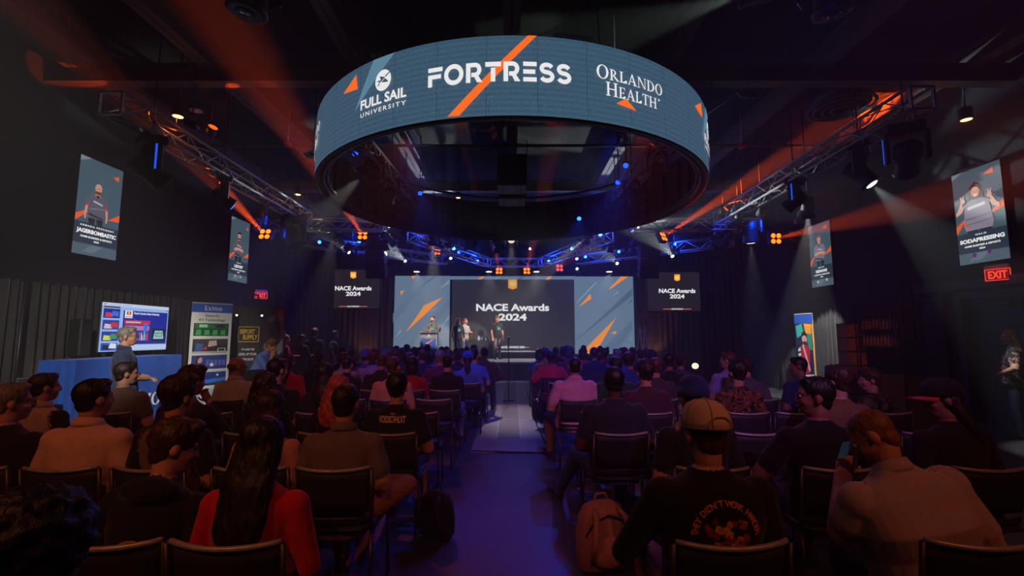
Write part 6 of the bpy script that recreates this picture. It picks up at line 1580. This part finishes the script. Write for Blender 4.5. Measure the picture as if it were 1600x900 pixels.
a(1007, 3, 'dark-haired person in maroon shirt', dict(NV, girth=1.12, hy=8), sh=(70, 34, 42), hair='full', hc=(30, 18, 18))
a(1150, 3, 'dark-haired person in black and orange patterned shirt', dict(NV, hy=10), sh='camo', hair='full', hc=BLK)
a(1362, 3, 'brown-haired man in profile in dark patterned shirt', dict(NV, hy=74, lean=6), sh='camo2', hair='full', hc=(70, 40, 30), face=True, scale=.93)
a(897, 4, 'man in pink-lilac polo shirt and shorts', dict(NV, girth=1.4, sw=1.08, shorts=True, hy=4, legs='wide'), sh=(212, 142, 172), collar=True, hair='crop', hc=BLK, skin=TAN, tr=(60, 70, 100), scale=1.0)
a(960, 4, 'dark-haired man in green shirt', dict(voxel=.012, hy=18), sh=(22, 74, 46), hair='short', hc=BLK)
a(1022, 4, 'man in charcoal shirt with shaved head', dict(voxel=.012, girth=1.2, hy=4), sh=(66, 56, 62), hair='crop', hc=(90, 44, 36))
a(1172, 4, 'dark-haired person leaning in grey shirt', dict(voxel=.012, hy=50, lean=16), sh=(84, 80, 84), hair='full', hc=(50, 22, 22))
a(1255, 4, 'dark-haired man in navy tee in profile', dict(voxel=.012, hy=62, lean=10), sh=(24, 36, 92), hair='short', hc=BLK, face=True, skin=MD)
a(1136, 5, 'man with glasses in lavender shirt', dict(voxel=.012, hy=48, girth=1.15), sh=(150, 140, 200), hair='short', hc=(90, 50, 44), glasses=True, face=True, scale=1.02)
a(986, 5, 'dark-haired person in royal blue shirt', None, sh=(36, 60, 150), hair='full', hc=BLK); a(1045, 5, 'black-haired man in black shirt', None, sh=(16, 16, 18), hair='short', hc=BLK)
a(1060, 6, 'person in backward cap and purple-striped shirt', None, sh=(84, 60, 96), hair='crop', cap=((60, 36, 52), -1)); 
a(861, 7, 'man in bright red shirt', None, sh=(204, 26, 44), hair='short', hc=BLK); a(1018, 7, 'person in black jacket', None, sh=(18, 18, 22), hair='short', hc=BLK)
a(853, 8, 'person in orange-brown shirt', None, sh=(150, 90, 50), hair='crop', cap=((50, 60, 110), -1)); a(887, 8, 'curly-haired person in maroon shirt', None, sh=(110, 26, 56), hair='curly', hc=(30, 34, 70)); a(928, 8, 'broad person in navy shirt', None, sh=(20, 32, 66), hair='full', hc=(40, 18, 20)); a(962, 8, 'person in blue shirt', None, sh=(50, 84, 170), hair='short', hc=GRY); a(1000, 8, 'dark-haired person in black shirt')
a(843, 9, 'person in blue shirt', None, sh=(50, 84, 170)); a(880, 9, 'person in dark shirt'); a(906, 9, 'person in orange-pink shirt', None, sh=(210, 110, 90)); a(945, 9, 'person in red shirt', None, sh=(160, 40, 44)); a(978, 9, 'person in black shirt'); a(1004, 9, 'person in charcoal shirt', None, sh=(40, 40, 46))
a(850, 10, 'person in navy shirt', None, sh=(26, 34, 66)); a(873, 10, 'person in black shirt'); a(896, 10, 'pale-skinned person in blue shirt', None, sh=(60, 90, 160), hair='crop', hc=(120, 50, 40)); a(946, 10, 'person with a top bun', None, sh=(90, 50, 44), hair='bun', hc=DBR); a(988, 10, 'person in dark red shirt', None, sh=(90, 30, 36))
a(868, 11, 'person in black shirt'); a(912, 11, 'person in charcoal shirt', None, sh=(40, 40, 46)); a(938, 11, 'person in black shirt'); a(972, 11, 'person in navy shirt', None, sh=(26, 34, 66))
EMPTY = [(1.30, 0), (.76, 1), (1.60, 1), (1.33, 2), (1.92, 2), (-.95, 3), (2.80, 3), (-.93, 4), (-2.45, 4), (2.15, 4), (3.3, 4), (.80, 6), (1.32, 6), (1.85, 6), (1.25, 7), (1.75, 7), (2.2, 7), (.75, 5), (1.22, 5), (-3.2, 2), (-3.4, 3), (-2.95, 3), (2.25, 1), (3.25, 2), (-1.95, 4), (2.30, 2), (.90, 3), (1.85, 3), (3.25, 3)]
seats = []
for (px, row, words, body, look) in A:
    y = row_y(row); yh = y - .03
    x = (px - 800) / FPX * (yh * cos(PITCH) - .3 * sin(PITCH))
    seats.append([row, x, words, body, look])
rows = {}
for s_ in seats: rows.setdefault((s_[0], s_[1] > 0), []).append(s_)
for (x, row) in EMPTY: rows.setdefault((row, x > 0), []).append([row, x, None, None, None])
GAP = .46
final = []
for key, lst in rows.items():
    lst.sort(key=lambda q: abs(q[1]))
    # occupied seats keep their place; free chairs squeeze in only where there is room
    occ = [q for q in lst if q[2]]
    for i in range(1, len(occ)):
        if abs(occ[i][1]) - abs(occ[i - 1][1]) < GAP: occ[i][1] = (1 if key[1] else -1) * (abs(occ[i - 1][1]) + GAP)
    out = list(occ)
    for q in lst:
        if not q[2] and all(abs(q[1] - o[1]) >= GAP - .005 for o in out): out.append(q)
    out.sort(key=lambda q: abs(q[1])); final.append((key, out))
rnd = random.Random(5)
for (row, right), lst in sorted(final, key=lambda q: (q[0][0], q[0][1])):
    side = 'right' if right else 'left'
    for i, (rw, x, words, body, look) in enumerate(lst):
        y = row_y(row); rz = rnd.uniform(-.06, .06) + (-.0 if not right else .0)
        where = '%s row from back, %s seat %s' % (ORD[row + 1], ORD[i], side)
        chair(('occupied' if words else 'empty') + ' black metal-framed chair, ' + where + ' of aisle', x, y, rz, row >= 7, 'audience chairs')
        if not words: continue
        lk = dict(look or {}); idx = rnd.randrange(len(FAR))
        if 'sh' not in lk: lk['sh'] = rnd.choice([(18, 18, 21), (26, 26, 32), (24, 30, 52), (44, 26, 30)])
        if body is None:
            job = FAR[idx]; lk.setdefault('hair', rnd.choice(['short', 'full', 'crop', 'short', 'bob'])); lk.setdefault('hc', rnd.choice([BLK, DBR, BRN, BLK])); lk.setdefault('skin', rnd.choice([LT, MD, TAN, DK])); lk.setdefault('scale', rnd.uniform(.96, 1.03)); lk.setdefault('tr', rnd.choice([JN, BKP, KHK]))
        else: job = body_job(**body)
        person('%s, %s' % (words, where) if row >= 5 else '%s, %s' % (words, '%s row from back' % ORD[row + 1]), (x, y - .055, 0), rz, job, group='seated audience', **lk)

# ------------------------------------------------------------------ people standing
def stand(px, top, Y, words, rz, body, look, h=1.80):
    p = at_y(px, top, Y); sc = look.pop('scale', 1.0)
    person(words, (p.x, Y, look.pop('z', 0)), rz, body_job(stand=True, **body), scale=sc, **look)
stand(199, 510, 5.7, 'standing man in navy polo shirt watching the booth television', -.95, dict(voxel=.009, girth=1.15, arms='front', hy=-8), dict(sh=(40, 52, 84), collar=True, hair='short', hc=(130, 120, 110), tr=(110, 104, 98), glasses=True, face=True, scale=.945, prints=('badge',)))
stand(447, 522, 12.0, 'standing blonde woman in red top at the far left', -.9, dict(voxel=.012, sw=.9, arms='hold', sleeve='long'), dict(sh=(206, 24, 34), hair='xlong', hc=(196, 140, 80), tr=BKP, scale=.90))
stand(472, 527, 12.4, 'person in black with a phone beside the blonde woman', -.4, dict(voxel=.012, arms='hold', sleeve='long', hp=20), dict(sh=(18, 18, 22), hair='long', hc=BLK, tr=BKP, scale=.90))
stand(492, 512, 12.9, 'tall person in dark clothes standing with back turned, far left', .1, dict(voxel=.012, arms='down', sleeve='long'), dict(sh=(30, 22, 24), hair='full', hc=(90, 40, 30), tr=BKP, scale=1.0))
stand(523, 515, 13.2, 'man in black tee and pale jeans standing in profile', -1.3, dict(voxel=.012, arms='down', girth=1.1), dict(sh=(22, 24, 30), hair='short', hc=BLK, tr=(120, 124, 136), scale=.97))
stand(398, 537, 8.1, 'man in light blue shirt leaning on the cocktail table hand to chin', 2.6 - pi - .9, dict(voxel=.009, lean=26, arms='table', armR=((.22, .36, 1.05), (.10, .36, 1.32)), hy=-10, hp=-6, hipz=.92), dict(sh=(96, 128, 196), hair='full', hc=(130, 92, 60), tr=KHK, face=True, scale=.90))
person('fair-haired person in grey shirt seated near the backdrop', (at_y(422, 545, 9.0).x, 9.0, 0), -.9, body_job(.012, hy=-10, sleeve='long'), (90, 94, 96), hair='full', hc=(150, 116, 78), scale=1.06)
chair('black chair beside the cocktail table near the backdrop', at_y(422, 545, 9.0).x - .04, 8.97, -.9)
stand(1578, 518, 7.2, 'woman in floral dark top and jeans standing by the double door', .75, dict(voxel=.008, arms='hip', girth=1.2, sw=.94, hy=30), dict(sh='floral', hair='long', hc=(150, 104, 66), tr=(40, 52, 84), face=True, skin=(206, 150, 126), glasses=True, scale=.935))
stand(676, 493, 18.55, 'bearded man in grey jacket speaking at the lectern', pi, dict(voxel=.012, armL='gesture', armR='hold', sleeve='long', hy=-12), dict(sh=(86, 80, 76), hair='short', hc=DBR, tr=BKP, face=True, prints=('greenfront',), z=SZ, beard=DBR, scale=.98))
stand(716, 497, 18.4, 'woman with long blonde-brown hair in black blazer on stage', pi + .45, dict(voxel=.012, arms='down', sleeve='long', sw=.95, girth=1.1), dict(sh=(26, 26, 30), hair='wavy', hc=(150, 104, 66), tr=BKP, face=True, prints=('greenfront',), z=SZ, scale=.93))
stand(727, 496, 19.0, 'person in white-edged jacket behind the blonde woman on stage', pi + .9, dict(voxel=.012, arms='hold', sleeve='long'), dict(sh=(190, 180, 170), hair='long', hc=(140, 80, 50), tr=(80, 90, 140), z=SZ, scale=.93))
stand(777, 490, 18.5, 'young man in black tee with green print standing on stage', pi + .55, dict(voxel=.012, arms='down', hy=20), dict(sh=(20, 22, 24), hair='short', hc=(100, 70, 46), tr=(92, 92, 90), face=True, prints=('greenfront',), z=SZ, scale=.98))

# ------------------------------------------------------------------ fuse all figures at once
for j, rec in enumerate(_jobs):
    me = rec['src'].mb.mesh('figure_source'); o = bpy.data.objects.new('figure_source', me); COL.objects.link(o)
    md = o.modifiers.new('fuse', 'REMESH'); md.mode = 'VOXEL'; md.voxel_size = rec['voxel']; md.use_smooth_shade = True
    sm = o.modifiers.new('smooth', 'SMOOTH'); sm.factor = .5; sm.iterations = (4 if rec['voxel'] < .0125 else 2) if 'Mh' in rec else 9
    rec['tmp'] = o
dg = bpy.context.evaluated_depsgraph_get()
import numpy as np
for rec in _jobs:
    o = rec['tmp']; me = bpy.data.meshes.new_from_object(o.evaluated_get(dg)); me.name = 'body' if 'Mh' in rec else 'hair'
    rec['mesh'] = me; s = rec['src']
    me.materials.clear()
    if 'Mh' in rec:
        kd = KDTree(len(s.mb.v))
        for i, v in enumerate(s.mb.v): kd.insert(v, i)
        kd.balance()
        nv = len(me.vertices); co = np.empty(nv * 3, 'f'); me.vertices.foreach_get('co', co); co = co.reshape(-1, 3)
        vr = np.array([s.r[kd.find(c)[1]] for c in co.tolist()])
        nl = len(me.loops); lv = np.empty(nl, 'i'); me.loops.foreach_get('vertex_index', lv)
        ls = np.empty(len(me.polygons), 'i'); me.polygons.foreach_get('loop_start', ls)
        me.polygons.foreach_set('material_index', vr[lv[ls]].astype('i').tolist())
        for k in range(5): me.materials.append(RUBBER)
    else:
        fx_ = rec['freq']; nrm = [v.normal.copy() for v in me.vertices]
        for v, n in zip(me.vertices, nrm):
            c = v.co; v.co = c + n * rec['amp'] * (noise.noise((c.x * fx_[0], c.y * fx_[1], c.z * fx_[2])) + .5 * noise.noise((c.x * fx_[0] * 2.1 + 9, c.y * fx_[1] * 2.1, c.z * fx_[2] * 2.1)))
        me.materials.append(RUBBER)
    me.polygons.foreach_set('use_smooth', [True] * len(me.polygons)); me.update()
for rec in _jobs:
    m0 = rec['tmp'].data; bpy.data.objects.remove(rec['tmp']); bpy.data.meshes.remove(m0)

# small wearables in head space
def glasses_mb():
    mb = MB()
    for sx in (-1, 1):
        mb.tube([(sx * .033 + .024 * cos(t), .112 - .010 * abs(cos(t)) * (cos(t) * sx > 0), .012 + .019 * sin(t)) for t in [2 * pi * i / 14 for i in range(15)]], .0022, 6)
        mb.tube([(sx * .057, .106, .016), (sx * .079, .08, .018), (sx * .084, .0, .014), (sx * .084, -.02, .0)], .0022, 6)
    mb.tube([(-.009, .114, .014), (.009, .114, .014)], .002, 6); return mb
def cap_crown():
    mb = MB(); mb.loft([[Vector((.090 * cos(t) * k, -.012 + .108 * sin(t) * k, z)) for t in [2 * pi * i / 28 for i in range(28)]] for z, k in ((.028, 1.0), (.06, .99), (.095, .90), (.12, .70), (.135, .40), (.139, .05))], 0, True); return mb
def cap_brim():
    mb = MB(); vs = []; n = 14
    for zo in (0, .006):
        for rr in (0, 1):
            for i in range(n + 1):
                t = radians(25 + 130 * i / n); k = 1.0 + rr * .72
                vs.append((.090 * cos(t) * (1 + rr * .02), -.012 + .108 * sin(t) * k, .030 + zo - .016 * abs(cos(t)) ** 2 * (1 + rr)))
    N = n + 1; fs = []
    for i in range(n): fs += [[i, i + 1, N + i + 1, N + i][::-1], [2 * N + i, 2 * N + i + 1, 3 * N + i + 1, 3 * N + i], [N + i, N + i + 1, 3 * N + i + 1, 3 * N + i]]
    return mb.add(vs, fs, 0, True)
def beanie_mb():
    mb = MB(); mb.loft([[Vector((.094 * cos(t) * k, -.014 + .112 * sin(t) * k, z)) for t in [2 * pi * i / 28 for i in range(28)]] for z, k in ((.0, .98), (.005, 1.03), (.045, 1.03), (.048, .98), (.09, .93), (.125, .72), (.145, .42), (.15, .05))], 0, True); return mb
def cap_seams():
    mb = MB(); mb.ell((0, -.012, .1405), (.009, .009, .005))
    prof = ((.03, 1.003), (.06, .995), (.095, .905), (.12, .705), (.135, .41), (.1395, .06))
    for q in range(6):
        t_ = pi * q / 3 + .2; mb.tube([(.090 * cos(t_) * k, -.012 + .108 * sin(t_) * k, z) for z, k in prof], .0022, 5)
    mb.tube([(.0905 * cos(2 * pi * i / 28), -.012 + .1085 * sin(2 * pi * i / 28), .034) for i in range(29)], .003, 5)
    mb.tube([(.05 * cos(radians(q)), -.118 + .004 * abs(cos(radians(q))), .036 + .042 * sin(radians(q))) for q in range(0, 181, 15)], .003, 5); return mb
CS_ME = cap_seams().mesh('cap_seams'); CS_ME.materials.append(RUBBER)
G_ME, CC_ME, CB_ME, BN_ME = glasses_mb().mesh('glasses'), cap_crown().mesh('cap'), cap_brim().mesh('brim'), beanie_mb().mesh('knit_hat')
EYE_ME = MB().ell((0, 0, 0), (.011, .008, .008), None, 10, 6).mesh('eye'); IRIS_ME = MB().ell((0, .0068, 0), (.005, .0025, .005), None, 8, 5).mesh('iris'); BROW_ME = MB().ell((0, 0, 0), (.019, .005, .0035), None, 10, 5).mesh('eyebrow'); LIP_ME = MB().ell((0, 0, 0), (.022, .006, .006), None, 12, 6).mesh('lips'); BEARD_ME = MB().ell((0, .052, -.082), (.050, .046, .040), None, 16, 9).ell((0, .094, -.046), (.026, .012, .007), None, 12, 6).mesh('beard')
for m_ in (G_ME, CC_ME, CB_ME, BN_ME, EYE_ME, IRIS_ME, BROW_ME, LIP_ME, BEARD_ME): m_.materials.append(RUBBER)
def collar_mb():
    mb = MB(); mb.loft([[Vector((rx * cos(t_), -.010 + ry * sin(t_) - .012 * (sin(t_) > 0) * 0, z - .016 * sin(t_))) for t_ in [2 * pi * i / 28 for i in range(28)]] for rx, ry, z in ((.092, .082, .512), (.088, .078, .53), (.074, .068, .566), (.069, .064, .566), (.066, .062, .52))], 0, True); return mb
COLLAR_ME = collar_mb().mesh('collar'); COLLAR_ME.materials.append(RUBBER)
EYEW, IRISM, LIPM = mat('eye_white', (215, 208, 200), .3), mat('iris', (40, 26, 20), .3), mat('lips', (150, 84, 76), .5)

def wrap_print(art, name, rec, parent, y_side=-1, eps=.004):
    """lay a flat print onto the cloth: u across, v up, seen from behind (y_side -1) or in front (+1)"""
    me = rec['mesh']
    if 'bvh' not in rec: rec['bvh'] = BVHTree.FromPolygons([v.co.copy() for v in me.vertices], [list(p.vertices) for p in me.polygons])
    Mt = rec['Mt']
    def f(u, v, d):
        o = Mt @ Vector((u * (1 if y_side < 0 else -1), y_side * .6, v)); dr = (Mt.to_3x3() @ Vector((0, -y_side, 0))).normalized()
        hit = rec['bvh'].ray_cast(o, dr)
        p = hit[0] if hit[0] is not None else o + dr * .45
        return p - dr * (eps + d)
    return art.build(name, f, parent, 1, False, .0006, rough=.85)
def print_art(kind):
    g = Art()
    if kind == 'jersey': g.text('VOIDSCVHLXT', 0, .405, .052, (238, 190, 160), 1, bold=.035, width=.23).disc(0, .475, .022, .010, (170, 110, 90), 1)
    elif kind == 'smalltext': g.text('JAL', .03, .34, .03, (230, 150, 110), 1, bold=.03, width=.09)
    elif kind == 'chevron': g.polys([[(.12, .17), (.155, .17), (.14, .14)], [(.12, .135), (.15, .13), (.132, .12)]], (190, 210, 220), 1)
    elif kind == 'emblem':
        for q in range(5): g.polys(stroke(arc(.0, .16, .04 + .018 * q, .05 + .022 * q, 20, 150, 10), .008), (196, 140, 60), 1)
        g.text('K/I', .03, .15, .05, (196, 140, 60), 1, bold=.03, width=.09)
    elif kind == 'collar': g.polys(stroke([(-.085, .475), (-.04, .468), (.04, .468), (.085, .475)], .007), (220, 190, 180), 1)
    elif kind == 'badge': g.disc(-.09, .33, .02, .02, (190, 200, 210), 1, 10)
    elif kind == 'greenfront': g.rect(-.06, .30, .06, .38, (40, 180, 90), 1).rect(-.055, .24, .065, .30, (110, 160, 200), 1)
    elif kind == 'hoodie':
        s = "THEY DIDN'T WORK HARDER"; n = len(s)
        for i, ch in enumerate(s):
            if ch == ' ': continue
            th = radians(172 - 164 * i / (n - 1)); pts, fs, x0, x1 = text_polys(ch, .02)
            k = .023 / .69; c_, s_ = cos(th - pi / 2), sin(th - pi / 2); cx = (x0 + x1) / 2
            cxp, cyp = .01 + .118 * cos(th), .305 + .118 * sin(th)
            g.items.append(([(cxp + ((p[0] - cx) * k) * c_ - p[1] * k * s_, cyp + ((p[0] - cx) * k) * s_ + p[1] * k * c_) for p in pts], fs, (226, 120, 30), 1))
        cols = ((120, 60, 24), (196, 110, 44), (150, 50, 30), (90, 44, 26), (210, 150, 70))
        rr = random.Random(3)
        for q in range(44):
            x, y = rr.uniform(-.075, .085), rr.uniform(.24, .37); w = rr.uniform(.008, .018)
            g.poly([(x - w, y - w * .6), (x + w * .8, y - w * .8), (x + w, y + w * .5), (x - w * .3, y + w)], cols[q % 5], 1 + q % 3)
        g.poly([(-.07, .235), (.09, .22), (.08, .242), (-.06, .255)], (236, 150, 40), 5)
    return g
SPECIAL = {'stripes': lambda: stripes('striped_shirt', (24, 22, 26), (150, 120, 100), 22, 'Z', .72), 'check': lambda: stripes('checked_shirt', (206, 184, 176), (120, 100, 110), 70, 'Z', .74), 'camo': lambda: blotch('patterned_shirt', [(22, 18, 18), (150, 90, 50), (22, 18, 18), (120, 66, 40)], 16), 'camo2': lambda: blotch('patterned_shirt_dark', [(20, 20, 22), (20, 20, 22), (96, 80, 50)], 12), 'floral': lambda: blotch('floral_top', [(26, 38, 48), (26, 38, 48), (196, 140, 116), (150, 40, 50)], 9)}
def paint(o, ms):
    for i, m in enumerate(ms): o.material_slots[i].link = 'OBJECT'; o.material_slots[i].material = m
for P in _people:
    rec = P['job']; t = thing('person', P['label'], 'person', P['loc'], P['rz'], P['group']); t.scale = (P['scale'] * (.965 if P['group'] else 1),) * 3
    shm = SPECIAL[P['sh']]() if isinstance(P['sh'], str) else shirt(P['sh'])
    b = bpy.data.objects.new('body', rec['mesh']); COL.objects.link(b); b.parent = t
    paint(b, [skinm(P['skin']), shm, pants(P['tr']), shirt(P['shoe']), shirt(P['sleeve']) if P['sleeve'] else shm])
    Mh = rec['Mh']; hm = hairm(P['hc'])
    if P['hair']: paint(part('hair', HAIR[P['hair']]['mesh'], t, Mh), [hm])
    if P['glasses']: paint(part('glasses', G_ME, t, Mh), [CHROME if P['face'] else CASE])
    if P['cap']:
        c, kind = P['cap']; Mc_ = Mh @ T(0, 0, -.002) @ Matrix.Scale(1.11, 4)
        cp = part('cap', CC_ME, t, Mc_); paint(cp, [shirt(c)]); paint(part('cap_seams', CS_ME, cp), [shirt(tuple(int(q * .72) for q in c))])
        paint(part('brim', CB_ME, t, Mc_), [shirt((226, 40, 30)) if kind == 2 else shirt(c)])
    if P['beanie']: paint(part('knit_hat', BN_ME, t, Mh), [shirt(P['beanie'])])
    if P['beard']: paint(part('beard', BEARD_ME, t, Mh), [hairm(P['beard'])])
    if P['face']:
        for sx in (-1, 1):
            e = part('eye', EYE_ME, t, Mh @ T(sx * .031, .088, .010)); paint(e, [EYEW]); paint(part('iris', IRIS_ME, e), [IRISM])
            paint(part('eyebrow', BROW_ME, t, Mh @ T(sx * .032, .096, .031)), [hm])
        paint(part('lips', LIP_ME, t, Mh @ T(0, .099, -.055)), [LIPM])
    if P['collar']: paint(part('collar', COLLAR_ME, t, rec['Mt']), [shm])
    for k in P['prints']:
        wrap_print(print_art(k), 'print', rec, t, 1 if k in ('greenfront',) else -1)
# what is held or left lying about
ph = [P for P in _people if 'holding a phone' in P['label']][0]; hd = ph['job']['hand'][-1]
Mw = T(ph['loc']) @ RZ(ph['rz']) @ Matrix.Scale(ph['scale'], 4); pw = Mw @ hd[0]
t = thing('phone', 'dark smartphone held up by the balding man in checked shirt', 'phone', pw, .35)
obj('phone_case', MB().box((0, 0, .02), (.072, .009, .145), bev=.004), CASE, t, RX(.35)); obj('phone_screen', MB().box((0, -.0055, .02), (.064, .001, .13)), glow((30, 60, 76), .3), t, RX(.35))
def backpack(label, loc, rz, m, s=1.0):
    t = thing('backpack', label, 'backpack', loc, rz); t.scale = (s,) * 3
    mb = MB(); mb.loft([[Vector((.17 * k * abs(cos(q)) ** .6 * (1 if cos(q) > 0 else -1), .10 * k2 * abs(sin(q)) ** .7 * (1 if sin(q) > 0 else -1) - .04 * z, z)) for q in [2 * pi * i / 24 for i in range(24)]] for z, k, k2 in ((0, .85, .8), (.03, 1, 1.1), (.18, 1.02, 1.25), (.32, .95, 1.0), (.40, .75, .7), (.43, .4, .3))])
    obj('bag_body', mb, m, t); obj('front_pocket', MB().ell((0, -.12, .14), (.13, .05, .10)), m, t)
    for sx in (-.08, .08): obj('shoulder_strap', MB().tube([(sx, -.07, .40), (sx * 1.3, -.16, .36), (sx * 1.5, -.18, .24), (sx * 1.6, -.13, .08)], [.012, .02, .02, .012], 8), m, t)
    obj('grab_loop', MB().tube([(-.05, 0, .42), (-.03, 0, .47), (.03, 0, .47), (.05, 0, .42)], .009, 6), m, t)
    obj('zip', MB().tube([(-.15, -.09, .24), (-.10, -.115, .33), (0, -.12, .37), (.10, -.115, .33), (.15, -.09, .24)], .006, 6), CASE, t)
backpack('pink-beige backpack on the floor by the aisle chair on the right', (.60, 3.25, .02), .25, mat('pink_canvas', (172, 116, 122), .85, var=.12, bump=.2))
backpack('small black backpack on the floor by the front right aisle chairs', (.52, 8.9, .012), .4, CASE, .85)
backpack('dark backpack on the floor beside the left aisle chair', (-.58, 3.75, .012), -.5, mat('dark_green_canvas', (34, 36, 30), .85), .8)
